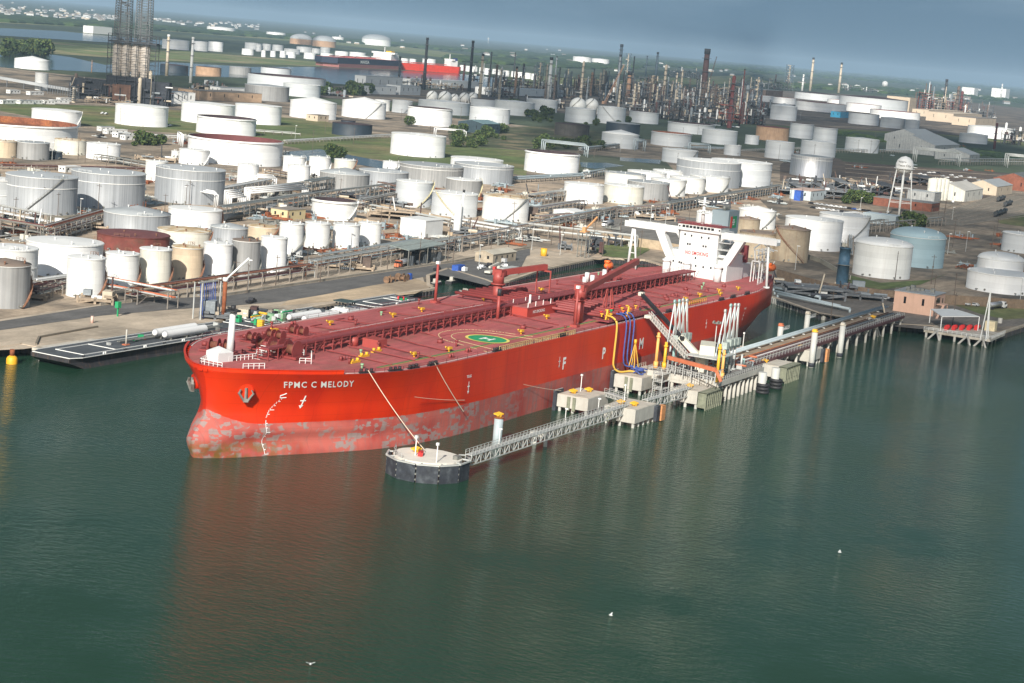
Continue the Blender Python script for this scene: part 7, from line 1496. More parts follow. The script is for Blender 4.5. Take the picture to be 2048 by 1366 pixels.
def prop(name, cat, label, px, py, fn, M, rz=0., z=LAND):
    T = thing(name, label, cat, at(px, py, z), rz); mb = MB(); fn(mb); mb.build('main_body', M, T, rel=False); return T
prop('portable_toilet', 'toilet', 'bright blue portable toilet beside the brown spools', 819, 559, lambda m_: (m_.cbox((0, 0, 0), 1.5, 1.5, 2.3), m_.cbox((0, 0, 2.3), 1.2, 1.2, .25)), BLUE)
prop('blue_skip', 'container', 'blue open skip at the corner of the small dock', 917, 541, lambda m_: m_.prism([(-3, -1.4), (3, -1.4), (3.4, 1.4), (-3.4, 1.4)], 0, 2.4), BLUE)
prop('generator', 'generator', 'small white generator beside the blue skip', 929, 543, lambda m_: (m_.cbox((0, 0, .3), 2.6, 1.5, 1.5), m_.cbox((-.6, 0, 1.8), .5, .5, .4)), WHITE)
for i, (px, py) in enumerate([(775, 566), (785, 563), (797, 560), (805, 563), (811, 560)]): prop('cable_reel', 'reel', 'brown reel in the pile left of the blue toilet', px, py, lambda m_: (m_.tube((0, -1, 1.3), (0, 1, 1.3), .7, 10), m_.tube((0, -1.1, 1.3), (0, -.9, 1.3), 1.4, 14), m_.tube((0, .9, 1.3), (0, 1.1, 1.3), 1.4, 14)), mat('reel_brown', (.25, .15, .09), .9, var=.3), rnd.uniform(0, 3))['group'] = 'brown reels'
prop('green_booth', 'booth', 'green box on a post beside the low dark kerb', 235, 633, lambda m_: (m_.cbox((0, 0, 2.8), 1.6, 1.3, 2.0), m_.beam((0, 0, 0), (0, 0, 2.8), .4)), GREEN)
prop('marker_post', 'post', 'white and pink marker post on the sandy quay', 184, 646, lambda m_: m_.tube((0, 0, 0), (0, 0, 2.2), .45, 8), mat('marker', (.75, .5, .42), .7))
prop('yellow_tank', 'tank', 'yellow upright drum by the tan flood wall', 1087, 512, lambda m_: m_.tube((0, 0, 0), (0, 0, 3.6), 1.5, 14), YEL)
prop('yellow_tank', 'tank', 'yellow upright drum left of the pink building', 1798, 600, lambda m_: m_.tube((0, 0, 0), (0, 0, 3.6), 1.3, 14), YEL)
prop('yellow_gate', 'gate', 'yellow frame gate behind the starboard bridge wing', 1428-1, 464-1, lambda m_: 0, YEL) if 0 else None
prop('white_vessel', 'vessel', 'tall slim white vessel in front of the yellow-stair tank', 913, 467, lambda m_: m_.lathe([(1.9, 0), (1.9, 14.5), (1.2, 15.2), (.01, 15.4)], (0, 0, 0), 16), TM['V'])
T = thing('vent_stack', 'thin white stack with a black tip in front of the yellow-stair tank', 'stack', at(921, 466)); mb = MB(); mb.tube((0, 0, 0), (0, 0, 20.5), .42, 10); mb.build('stack_shaft', WHITE, T, rel=False); mb = MB(); mb.tube((0, 0, 20.5), (0, 0, 21.8), .6, 10); mb.build('stack_tip', BLACK, T, rel=False)
T = thing('blue_column', 'dark blue riveted column standing behind the right flood wall', 'column', at(1683, 568)); mb = MB(); mb.lathe([(2.7, 0), (2.7, 9), (2.9, 9), (2.9, 9.4), (2.55, 9.4), (2.55, 16.5), (2.7, 16.5), (2.7, 16.9), (2.2, 16.9)], (0, 0, 0), 20); mb.build('column_shell', mat('column_blue', (.05, .11, .17), .6, var=.25, vscale=.5), T, rel=False); mb = MB(); mb.tube((0, 0, 9), (0, 0, 9.2), 3.6, 16); mb.build('ring_platform', WORN, T, rel=False)
T = thing('davit_crane', 'small orange crane on a dark steel tower by the inner basin', 'crane', at(1165, 515)); mb = MB()
for x in (-2, 2):
    for y in (-2, 2): mb.beam((x, y, 0), (x, y, 12), .35)
for z in (3, 6, 9, 12): mb.beam((-2, -2, z), (2, -2, z), .25); mb.beam((-2, -2, z), (-2, 2, z), .25)
mb.build('tower', WORN, T, rel=False); mb = MB(); mb.cbox((0, 0, 12), 5, 3, .6); mb.beam((0, 0, 13), (8, -2, 19), .6); mb.cbox((-.5, 0, 12.6), 2, 1.6, 1.8); mb.build('jib', JORANGE if 0 else mat('crane_peach', (.65, .33, .14), .6), T, rel=False)
# hose tower at the left barges
T = thing('hose_tower', 'frame hung with dark blue hoses at the quay corner behind the bow', 'hose tower', at(412, 636)); mb = MB()
for x in (-5, 5):
    for y in (-1.5, 1.5): mb.beam((x, y, 0), (x, y, 12), .35)
mb.beam((-5, 0, 12), (5, 0, 12), .4); mb.beam((-5, 0, 8), (5, 0, 8), .3); mb.build('frame', STEELW, T, rel=False)
for i in range(9): x = -4+i; mb = MB(); mb.path([(x, 0, 11.8), (x+.2, -.3, 6), (x, -.6, 1.6), (x+.5, -1, .4)], .13, 6); mb.build('hose', HB, T, rel=False)
T = thing('brown_mast', 'brown upright post with a slanting white pipe at its top', 'mast', at(446, 640)); mb = MB(); mb.tube((0, 0, 0), (0, 0, 13.5), .7, 10); mb.build('post_body', RUSTY, T, rel=False); mb = MB(); mb.tube((0, 0, 13.2), (3.2, -6.5, 21), .35, 8); mb.tube((0, 0, 12.8), (0, 0, 14), .9, 10); mb.build('white_pipe', WHITE, T, rel=False)
# water tower
p = at(1797, 434); p2 = at(1797, 440); T = thing('water_tower', 'white water tower on splayed legs with small dark lettering', 'water tower', p); zt = height_at(p.x, p.y, 345)-LAND; r = 17.6/FPX*depth(p)
top = height_at(p.x, p.y, 312)-LAND
mb = MB(); mb.lathe([(.01, zt-1), (r*.6, zt-.2), (r*.97, zt+2.2), (r, zt+4), (r, top-5.5), (r*.85, top-3), (r*.5, top-1), (.01, top)], (0, 0, 0), 28); mb.build('water_bowl', TM['V'], T, rel=False)
mb = MB(); mb.lathe([(r, zt+2.6), (r+1, zt+2.6), (r+1, zt+2.8), (r, zt+2.8)], (0, 0, 0), 28); mb.build('balcony', WHITE, T, rel=False); mb = MB(); mb.tube((0, 0, 0), (0, 0, zt), .8, 12); mb.build('riser_pipe', WHITE, T, rel=False)
for k in range(6):
    a = k*pi/3+.3; mb = MB(); mb.tube((r*1.55*cos(a), r*1.55*sin(a), 0), (r*.96*cos(a), r*.96*sin(a), zt+2), .32, 8); mb.build('leg', WHITE, T, rel=False)
mb = MB()
for z, k_ in ((zt*.33, 1.36), (zt*.66, 1.17)):
    for k in range(6): a, b = k*pi/3+.3, (k+1)*pi/3+.3; mb.beam((r*k_*cos(a), r*k_*sin(a), z), (r*k_*cos(b), r*k_*sin(b), z), .3)
mb.build('brace', WHITE, T, rel=False)
mb = MB()
for j, tx in enumerate(('Valero', 'Texas City')):
    vs, fs = text_mesh(tx, 2.1, 1, .0); a0 = math.atan2(CAM.y-p.y, CAM.x-p.x)-.78
    mb.add([((r+.12)*cos(a0+x/r), (r+.12)*sin(a0+x/r), zt+6.9-j*2.6+y) for x, y in vs], fs)
mb.build('lettering', BLACK, T, rel=False)
# ---------------------------------------------------------------- refinery columns, stacks, process units
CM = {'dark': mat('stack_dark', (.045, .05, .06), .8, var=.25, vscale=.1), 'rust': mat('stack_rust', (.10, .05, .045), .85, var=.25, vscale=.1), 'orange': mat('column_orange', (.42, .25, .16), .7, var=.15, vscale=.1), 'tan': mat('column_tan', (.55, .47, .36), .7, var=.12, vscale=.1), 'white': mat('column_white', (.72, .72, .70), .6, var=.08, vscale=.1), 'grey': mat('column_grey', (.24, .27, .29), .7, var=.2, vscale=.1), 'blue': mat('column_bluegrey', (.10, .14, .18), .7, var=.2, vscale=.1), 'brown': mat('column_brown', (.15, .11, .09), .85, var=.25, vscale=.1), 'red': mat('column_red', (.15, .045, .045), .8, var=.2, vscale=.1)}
FRM = {'dark': mat('frame_dark', (.05, .055, .065), .85, var=.3, vscale=.1), 'grey': mat('frame_grey', (.16, .17, .18), .85, var=.3, vscale=.1), 'red': mat('frame_red', (.30, .09, .06), .85, var=.25, vscale=.1), 'tan': mat('frame_tan', (.38, .30, .22), .85, var=.25, vscale=.1)}
def geo(px, yb, yt, w):
    p = at(px, yb); H = height_at(p.x, p.y, yt)-LAND; return p, H, w/FPX*depth(p)
def stack(px, yt, yb, w, key, label, kind='stack', tip=None, group=None):
    p, H, W_ = geo(px, yb, yt, w); r = W_/2; M = CM[key]; T = thing({'stack': 'refinery_stack', 'col': 'distillation_column', 'lat': 'lattice_tower', 'boom': 'crane_boom_tower'}[kind], label, {'stack': 'stack', 'col': 'column', 'lat': 'tower', 'boom': 'crane'}[kind], p, 0, group)
    if kind == 'stack':
        mb = MB(); mb.smooth = True; mb.tube((0, 0, 0), (0, 0, H), r*1.15, 12, r*.8); mb.build('shaft', M, T, rel=False); mb = MB(); [mb.tube((0, 0, H*f), (0, 0, H*f+1), r*1.5, 12) for f in (.35, .62, .9)]; mb.build('ring_platform', FRM['grey'], T, rel=False)
        mb = MB(); mb.tube((0, 0, H), (0, 0, H+r*1.6), r*.95, 12); mb.build('tip', CM[tip or 'dark'], T, rel=False)
    elif kind == 'col':
        mb = MB(); mb.lathe([(r, 0), (r, H*.45), (r*.82, H*.5), (r*.82, H*.96), (r*.5, H*.99), (.05, H)], (0, 0, 0), 14); mb.build('shell', M, T, rel=False); mb = MB()
        for k in range(6): z = H*(.15+.14*k); mb.cbox((0, 0, z), r*3.2, r*3, .5); mb.rail([(-r*1.6, -r*1.5, z+.5), (r*1.6, -r*1.5, z+.5)], 1.2, .2, 3, False); mb.beam((-r*1.4, -r*1.2, z), (-r*1.4+(k % 2-.5)*r, -r*1.2, z+H*.14), .3)
        mb.tube((r*1.3, 0, 0), (r*1.3, 0, H*.97), r*.22, 6); mb.tube((r*1.3, 0, H*.97), (0, 0, H), r*.22, 6); mb.build('platform', FRM['grey'], T, rel=False)
    elif kind == 'lat':
        mb = MB(); n = max(5, int(H/(r*2.2))); t_w = max(.35, r*.09)
        for sx in (-1, 1):
            for sy in (-1, 1): mb.beam((sx*r, sy*r, 0), (sx*r*.85, sy*r*.85, H), t_w*1.4)
        for k in range(n):
            z0, z1 = H*k/n, H*(k+1)/n
            for a, b in (((-1, -1), (1, -1)), ((1, -1), (1, 1)), ((1, 1), (-1, 1)), ((-1, 1), (-1, -1))): mb.beam((a[0]*r, a[1]*r, z0), (b[0]*r*.95, b[1]*r*.95, z1), t_w); mb.beam((a[0]*r, a[1]*r, z1), (b[0]*r, b[1]*r, z1), t_w)
        mb.build('lattice', M, T, rel=False)
        mb = MB(); [mb.cbox((rnd.uniform(-.5, .5)*r, rnd.uniform(-.5, .5)*r, rnd.uniform(0, H)), r*.8, r*.8, H*.03) for _ in range(12)]; mb.tube((0, 0, 0), (0, 0, H), r*.22, 6); mb.build('inner_pipe', CM['tan'], T, rel=False)
    return T
S = stack
S(847, 80, 180, 6, 'dark', 'tall dark stack standing left of the sphere row, tallest before the far ships'); S(938, 86, 184, 6, 'dark', 'tall dark stack above the right end of the sphere row'); S(797, 116, 166, 4, 'dark', 'thin dark stack at the stern of the far black tanker'); S(926, 130, 168, 4, 'red', 'short dark red stack beside the tall dark one'); S(959, 112, 197, 6, 'tan', 'pale tan stack right of the sphere row'); S(979, 106, 160, 3, 'dark', 'very thin dark stack right of the pale tan one')
S(381, 79, 166, 6, 'white', 'white stack over the small white furnace right of the twin towers', tip='white'); S(333, 74, 152, 6, 'tan', 'pale stack with rusty patches right beside the twin towers', tip='white')
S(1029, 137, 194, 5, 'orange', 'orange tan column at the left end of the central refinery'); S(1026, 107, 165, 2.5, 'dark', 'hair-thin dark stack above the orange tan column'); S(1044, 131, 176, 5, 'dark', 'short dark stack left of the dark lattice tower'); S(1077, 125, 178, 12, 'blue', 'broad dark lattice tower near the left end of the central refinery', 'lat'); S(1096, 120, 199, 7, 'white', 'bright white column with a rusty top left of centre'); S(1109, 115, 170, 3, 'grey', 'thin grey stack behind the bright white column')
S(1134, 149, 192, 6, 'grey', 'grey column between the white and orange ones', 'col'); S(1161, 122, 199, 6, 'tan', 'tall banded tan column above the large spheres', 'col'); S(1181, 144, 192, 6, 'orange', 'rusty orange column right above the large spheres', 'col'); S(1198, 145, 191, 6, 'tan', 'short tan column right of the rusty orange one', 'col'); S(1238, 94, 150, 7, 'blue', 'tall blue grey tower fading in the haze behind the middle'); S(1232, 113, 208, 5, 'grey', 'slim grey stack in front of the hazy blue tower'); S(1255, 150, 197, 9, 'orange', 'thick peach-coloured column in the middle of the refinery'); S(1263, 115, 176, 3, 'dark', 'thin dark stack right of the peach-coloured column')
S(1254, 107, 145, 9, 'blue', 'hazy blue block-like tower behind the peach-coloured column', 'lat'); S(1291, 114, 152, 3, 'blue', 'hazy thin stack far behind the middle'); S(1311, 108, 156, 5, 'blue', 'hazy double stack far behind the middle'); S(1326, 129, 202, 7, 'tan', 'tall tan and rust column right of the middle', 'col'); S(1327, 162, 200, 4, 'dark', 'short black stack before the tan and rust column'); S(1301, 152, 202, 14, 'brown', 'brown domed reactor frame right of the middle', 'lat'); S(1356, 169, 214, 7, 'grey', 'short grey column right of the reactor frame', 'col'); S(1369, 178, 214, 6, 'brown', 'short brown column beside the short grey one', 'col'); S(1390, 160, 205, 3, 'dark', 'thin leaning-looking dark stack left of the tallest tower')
S(1405, 108, 200, 13, 'rust', 'tallest dark red tapering tower of the refinery', tip='dark'); S(1418, 172, 207, 6, 'dark', 'short black-green column at the foot of the tallest tower', 'col'); S(1437, 190, 226, 16, 'brown', 'squat brown pyramid-like frame right of the tallest tower', 'lat'); S(1458, 151, 256, 10, 'red', 'dark red tower right of the brown frame', 'col'); S(1478, 140, 252, 3, 'red', 'very thin mast, black above and red below'); S(1490, 170, 232, 9, 'grey', 'grey column right of the thin red and black mast', 'col'); S(1508, 154, 248, 12, 'blue', 'broad grey tower at the right end of the central refinery', 'lat'); S(1508, 156, 246, 8, 'grey', 'grey column inside the broad grey tower', 'col'); S(1515, 213, 246, 9, 'white', 'thick white vessel at the foot of the broad grey tower', tip='white'); S(1519, 184, 215, 3, 'white', 'thin white stack over the thick white vessel', tip='white')
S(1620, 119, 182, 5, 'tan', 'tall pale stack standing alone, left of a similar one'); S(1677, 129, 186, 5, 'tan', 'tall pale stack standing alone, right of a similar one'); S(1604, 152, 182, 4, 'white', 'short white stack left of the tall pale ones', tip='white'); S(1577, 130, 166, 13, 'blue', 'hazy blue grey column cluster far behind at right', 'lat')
S(1886, 163, 224, 6, 'dark', 'dark stack rising from the red frame unit'); S(1911, 172, 232, 7, 'brown', 'brown double column right of the red frame unit', 'col'); S(1919, 182, 232, 7, 'red', 'red column next to the brown double one', 'col'); S(1988, 250, 298, 5, 'red', 'dark red chimney in front of the bright right-hand tanks', tip='red'); S(1908, 187, 226, 14, 'grey', 'grey lattice frame among the brown and red columns', 'lat'); S(2001, 170, 200, 3, 'white', 'far thin white mast near the right edge', tip='white')
S(147, 175, 205, 8, 'tan', 'tan vessel with curved top pipe left of the twin towers', 'col'); S(183, 120, 145, 2, 'orange', 'thin orange mast left of the twin towers')
SP = []
for k, M in enumerate(('grey', 'dark', 'tan', 'brown', 'white', 'blue')):
    T = thing('process_tower', 'column', 'tower', (0, 0, 0)); mb = MB(); r = (1.6, .9, 2.1, 2.4, .8, 1.3)[k]; mb.lathe([(r, 0), (r, 22), (r*.75, 24), (r*.75, 40), (.1, 41)], (0, 0, 0), 10); mb.build('shell', CM[M], T, rel=False); mb = MB(); [mb.cbox((0, 0, z), r*3, r*3, .4) for z in (8, 15, 23, 31, 38)]; mb.tube((r*1.4, 0, 0), (r*1.4, 0, 39), .35, 5); mb.build('platform', FRM['grey'], T, rel=False); SP.append(T)
for i in range(96):
    x = rnd.uniform(965, 1545); y = 178+(x-965)*.07+rnd.uniform(-16, 24); s_ = rnd.uniform(.55, 1.25); place(SP[rnd.randrange(6)], USED, at(x, y), rnd.uniform(0, 3), 'slender column or stack in the crowd of the central refinery', 'columns of the central refinery', (s_, s_, s_*rnd.uniform(.8, 1.3)))
for i in range(22):
    x = rnd.uniform(1835, 1990); y = 216+(x-1835)*.09+rnd.uniform(-8, 12); s_ = rnd.uniform(.5, 1.); place(SP[rnd.randrange(6)], USED, at(x, y), rnd.uniform(0, 3), 'slender column in the right-hand refinery beside the red frame unit', 'columns of the right-hand refinery', s_)
# crane boom and slanting flare
for (x0, y0, x1, y1), lb in (((1412, 166, 1431, 113), 'slanting red crane boom with black tip beside the tallest tower'), ((1208, 190, 1246, 130), 'slanting orange crane boom in the middle of the refinery')):
    p = at(x0, y0+18); d = FW0; H0 = height_at(p.x, p.y, y0); q = Vector((p.x, p.y, 0))+RT0*((x1-x0-(y0-y1)*.09)/FPX*depth(p)); H1 = height_at(q.x, q.y, y1); T = thing('lattice_crane', lb, 'crane', p); mb = MB(); a, b = Vector((p.x, p.y, LAND)), Vector((q.x, q.y, H1)); w = 1.6
    for s_ in (-1, 1): mb.beam(a+RT0*s_*w, b+RT0*s_*w*.5, .7)
    n = 18; [mb.beam(a.lerp(b, i/n)+RT0*w*(1 if i % 2 else -1), a.lerp(b, (i+1)/n)+RT0*w*(-1 if i % 2 else 1), .4) for i in range(n)]; mb.build('boom', CM['orange' if 'orange' in lb else 'rust'], T); mb = MB(); mb.cbox((a.x, a.y, LAND), 9, 5, 5); mb.build('crane_body', CM['orange'], T)
# process frames: open floors, columns, pipes, small vessels
def unit(px, yb, yt, wp, dm, key, label, dens=1., name='process_unit', group=None, ves=5):
    p, H, W_ = geo(px, yb, yt, wp); T = thing(name, label, 'process unit', p, math.atan2(RT0.y, RT0.x), group); mb = MB(); nx = max(2, int(W_/9)); fl = max(2, int(H/6)); t = .8 if W_ < 120 else 1.2
    for i in range(nx+1):
        for y in (0, dm): mb.beam((-W_/2+W_*i/nx, y, 0), (-W_/2+W_*i/nx, y, H*rnd.uniform(.7, 1)), t)
    for k in range(1, fl+1):
        z = H*k/fl; x0, x1 = (-W_/2, W_/2) if k < fl*.6 else sorted((rnd.uniform(-.5, .5)*W_, rnd.uniform(-.5, .5)*W_)); mb.beam((x0, 0, z), (x1, 0, z), t); mb.beam((x0, dm, z), (x1, dm, z), t); mb.box(x0, x1, 0, dm, z-.2, z)
    for i in range(nx): 
        if rnd.random() < .6: k = rnd.randrange(fl); mb.beam((-W_/2+W_*i/nx, 0, H*k/fl), (-W_/2+W_*(i+1)/nx, 0, H*(k+1)/fl), t*.7)
    mb.build('steel_frame', FRM[key], T, rel=False)
    mats = [CM['grey'], CM['white'], CM['tan'], CM['rust'], CM['dark'], CM['brown']]; bins = {}
    for k in range(int((W_*H/38+W_/6)*dens)):
        M = rnd.choice(mats); b_ = bins.setdefault(M.name, (M, MB()))[1]; x, y, z = rnd.uniform(-W_/2, W_/2), rnd.uniform(-2, dm), rnd.uniform(0, H*.85); j = rnd.random()
        if j < .35: L = min(rnd.uniform(4, 16), W_*.3); b_.tube((x, y, z), (x+L, y, z), rnd.uniform(.4, 1.1), 6)
        elif j < .6: b_.tube((x, y, z*.5), (x, y, z*.5+min(rnd.uniform(4, 14), H*.7)), rnd.uniform(.5, 1.3), 6)
        elif j < .8: b_.cbox((x, y, z), rnd.uniform(2, 6), rnd.uniform(2, 5), rnd.uniform(1.5, 4))
        else: b_.tube((x, y, z), (x+rnd.uniform(-3, 3), y, z+rnd.uniform(3, 9)), .35, 5)
    for M, b_ in bins.values(): setting(b_.build('equipment', M, T, rel=False), 'stuff')
    for k in range(ves):
        x = rnd.uniform(-W_/2, W_/2); h_ = H*rnd.uniform(.7, 1.6); r = rnd.uniform(.9, 2.2); mb = MB(); mb.lathe([(r, 0), (r, h_*.95), (.1, h_)], (x, dm*rnd.random(), 0), 10); mb.build('vessel', rnd.choice(mats), T, rel=False)
    return T
U = unit
for a in [(1090, 215, 196, 80, 24, 'dark', 'low dark pipework left of the large spheres'), (1340, 240, 214, 90, 24, 'dark', 'dark pipework right above the black open tank'), (1240, 192, 166, 90, 30, 'dark', 'dark unit behind the peach-coloured column'), (1130, 178, 156, 110, 40, 'dark', 'dark hazy unit behind the bright white column'), (1360, 196, 168, 90, 40, 'dark', 'dark unit left of the tallest tower'), (1460, 214, 186, 90, 40, 'grey', 'grey unit behind the dark red tower'), (1050, 178, 158, 110, 40, 'dark', 'dark unit at the left of the refinery'), (1420, 250, 226, 80, 24, 'dark', 'dark pipework left of the dark red tower'), (1540, 232, 210, 50, 30, 'dark', 'dark pipework right of the broad grey tower'), (1280, 190, 160, 100, 40, 'grey', 'tall grey unit behind the reactor frame'),
          (1000, 196, 176, 60, 30, 'grey', 'grey steel process unit below the thin stacks left of centre'), (1060, 190, 166, 60, 30, 'tan', 'process unit around the dark lattice tower'), (1120, 196, 172, 60, 30, 'grey', 'process unit around the bright white column'), (1175, 190, 168, 50, 30, 'tan', 'tan process unit behind the large spheres'), (1225, 206, 178, 56, 36, 'dark', 'dark process unit left of the peach-coloured column'), (1285, 208, 176, 60, 36, 'dark', 'dark process unit around the reactor frame'), (1345, 222, 190, 66, 36, 'grey', 'process unit at the foot of the short grey columns'), (1410, 232, 196, 70, 40, 'dark', 'dark process unit below the tallest tower'), (1400, 205, 180, 70, 40, 'tan', 'tan process unit behind the tallest tower'), (1465, 246, 212, 56, 40, 'red', 'reddish process unit at the foot of the dark red tower'), (1510, 250, 206, 40, 36, 'dark', 'dark process unit around the broad grey tower'),
          (1290, 226, 206, 90, 24, 'grey', 'low rack-like unit in front of the dark refinery units'), (1190, 176, 160, 80, 40, 'tan', 'hazy tan unit behind the large spheres'), (1300, 172, 156, 100, 50, 'grey', 'hazy grey units far behind the reactor frame'), (1450, 190, 172, 80, 50, 'tan', 'hazy tan units behind the squat brown frame'), (1370, 156, 140, 60, 60, 'grey', 'faint grey units on the far edge of the refinery'), (1500, 176, 160, 60, 60, 'grey', 'faint grey units above the bright far tanks'), (1560, 180, 158, 50, 60, 'grey', 'faint units around the hazy blue column cluster'),
          (1850, 222, 182, 32, 40, 'red', 'red steel frame unit beside the tall cream block'), (1878, 224, 190, 34, 36, 'tan', 'tan frame unit right of the red one'), (1915, 232, 200, 36, 40, 'red', 'frame unit around the brown and red columns'), (1960, 238, 218, 60, 36, 'grey', 'low pipe-filled unit right of the red columns'), (1920, 205, 192, 50, 60, 'grey', 'faint pale units on the right horizon'), (2030, 290, 262, 40, 30, 'dark', 'dark unit cut by the right edge'), (1730, 184, 176, 90, 40, 'grey', 'faint grey units right of the tall pale stacks'),
          (820, 172, 156, 60, 30, 'grey', 'grey unit between the far ships and the dark stacks'), (948, 172, 144, 20, 24, 'dark', 'dark block-like unit left of a similar one'), (1002, 174, 146, 20, 24, 'dark', 'dark block-like unit right of a similar one'), (880, 178, 164, 90, 24, 'tan', 'low unit behind the sphere row'), (660, 192, 180, 60, 18, 'grey', 'low grey pipework right of the white-roofed pale tank'),
          (395, 196, 172, 34, 16, 'tan', 'white furnace unit under the white stack'), (425, 178, 166, 40, 12, 'grey', 'low pale unit right of the white stack')]:
    U(*a)
# dense pipe mazes nearer by
for a in [(1600, 392, 374, 90, 40, 'grey', 'dense pipe maze left of the pale blue building'), (1690, 392, 366, 100, 50, 'grey', 'dense pipe maze below the shiny steel tank'), (1770, 398, 372, 80, 50, 'dark', 'dark pipe maze left of the water tower'), (1850, 372, 356, 110, 40, 'dark', 'dark pipe maze behind the pale warehouse'), (1630, 598, 578, 120, 14, 'grey', 'dense grey pipe manifold on the right-hand quay'), (1720, 600, 584, 90, 12, 'grey', 'pipe manifold running towards the pink building'),
          (1630, 378, 360, 110, 30, 'grey', 'pipe maze touching the foot of the shiny steel tank'), (1730, 384, 364, 110, 30, 'tan', 'tan and grey pipe maze right of the shiny steel tank'), (1680, 400, 384, 130, 16, 'grey', 'low pipe maze behind the parked cars'), (1590, 585, 566, 90, 10, 'grey', 'grey valves beside the tanker\'s stern on the quay'), (1680, 590, 572, 110, 10, 'grey', 'grey valves before the dark blue column'), (1770, 640, 628, 60, 8, 'dark', 'dark pumps at the landward end of the trestle'), (215, 208, 196, 90, 12, 'tan', 'row of small yard equipment before the tower unit'), (1190, 508, 478, 30, 8, 'dark', 'dark pipe frame below the orange crane'), (1130, 500, 488, 26, 8, 'grey', 'grey pipe manifold beside the yellow drum'), (60, 600, 586, 60, 6, 'tan', 'pipe manifold at the foot of the brown-roofed tank'), (190, 608, 592, 70, 6, 'tan', 'valves and small pipes in front of the first quayside tank'), (60, 468, 452, 150, 14, 'tan', 'rusty pipework filling the gap above the broad white tank'), (160, 458, 444, 110, 12, 'tan', 'rusty pipework below the silver tank with the dark stair'), (540, 430, 414, 110, 10, 'grey', 'grey pipework behind the cream office'), (800, 440, 424, 130, 12, 'tan', 'rusty pipework right of the black-mouthed cream tank'), (760, 415, 398, 90, 10, 'grey', 'grey pipework below the dull grey tanks'), (690, 405, 388, 80, 10, 'dark', 'dark pipework above the black-mouthed cream tank'), (1090, 398, 382, 70, 10, 'tan', 'brown pipework right of the white tank with the tan roof'), (1100, 445, 430, 80, 10, 'tan', 'brown pipework before the yellow-trimmed racks'), (880, 500, 488, 60, 6, 'grey', 'pumps beside the road rack'), (700, 540, 528, 90, 6, 'tan', 'valves below the grey pipe rack'), (1010, 420, 404, 60, 8, 'grey', 'pipework at the foot of the tan-roofed tank'), (1400, 412, 398, 120, 10, 'dark', 'dark pipework before the huge twin tanks'), (1310, 440, 428, 80, 8, 'tan', 'brown pipework behind the starboard wing'), (560, 350, 340, 70, 8, 'tan', 'brown pipework between the slim white tanks'), (310, 322, 312, 80, 8, 'tan', 'brown pipework left of the white tank with a stair'), (500, 640, 622, 70, 5, 'dark', 'dark valves and hoses at the quay edge behind the bow') , (430, 640, 626, 60, 5, 'grey', 'valve cluster under the hanging blue hoses'), (640, 480, 470, 60, 5, 'tan', 'maroon pipework between the white tanks and the workshop'), (930, 470, 458, 60, 8, 'grey', 'pipework at the foot of the slim white vessel'), (1230, 492, 470, 26, 6, 'dark', 'dark pipe frame beside the thick white pipe\'s end')]:
    T = unit(*a, dens=1.5, ves=0, name='pipe_maze')
for px0, py0, px1, py1, lb in ((1550, 582, 1680, 612, 'thick pale blue pipe on the right-hand quay, inner one'), (1556, 588, 1700, 618, 'thick pale blue pipe on the right-hand quay, outer one'), (1548, 575, 1640, 594, 'pale blue pipe nearest the flood wall')):
    a, b = at(px0, py0, 4), at(px1, py1, 4); T = thing('pipeline', lb, 'pipeline', a); mb = MB(); mb.smooth = True; mb.tube(a, b, .6, 10); mb.tube(a, a-Vector((0, 0, 2)), .5, 8); mb.tube(b, b-Vector((0, 0, 2)), .5, 8); mb.build('pipe', PIPEB, T)
# piles along the right shore
T = thing('timber_breastwork', 'row of weathered round piles along the shore right of the tanker\'s stern', 'breastwork', at(1560, 612, 0))
for i in range(26):
    p = Vector((470-i*3.4, 92-i*4.3, 0)) if 0 else Vector((412-i*1.15, 9-i*1.3, 0)); mb = MB(); mb.tube((p.x-1.2, p.y-1.2, -2), (p.x-1.2, p.y-1.2, 2.4), .75, 10); mb.build('pile', PILE, T)
# twin derrick unit
p, H, W_ = geo(258, 207, 68, 96); dt = math.atan2(RT0.y, RT0.x); T = thing('coker_unit', 'dark coker structure with four upright drums at upper left', 'process unit', p, dt)
Hz = lambda y: height_at(p.x, p.y, y)-LAND
zb, z1, zt_ = Hz(148), Hz(88), Hz(70); FD, FG = FRM['dark'], FRM['grey']
for i, f in enumerate((-.33, -.14, .06, .25)): mb = MB(); mb.lathe([(3.2, zb-6), (4.9, zb+3), (4.9, z1-3), (3, z1)], (f*W_, 8, 0), 18); mb.build('coke_drum', mat('drum_beige', (.48, .43, .38), .8, var=.15, vscale=.2), T, rel=False)
mb = MB()
for i in range(6):
    x = -W_/2+W_*i/5
    for y in (0, 16): mb.beam((x, y, 0), (x, y, zt_), .6)
for k in range(9):
    z = zb+(zt_-zb)*k/8; [mb.beam((-W_/2, y, z), (W_/2, y, z), .4) for y in (0, 16)]
    if k < 8:
        for i in range(5): x0, x1 = -W_/2+W_*i/5, -W_/2+W_*(i+1)/5; mb.beam((x0 if k % 2 else x1, 0, z), (x1 if k % 2 else x0, 0, z+(zt_-zb)/8), .2)
mb.box(-W_/2, W_/2, -.5, 16.5, z1+.5, z1+2.2); mb.build('steel_frame', FD, T, rel=False)
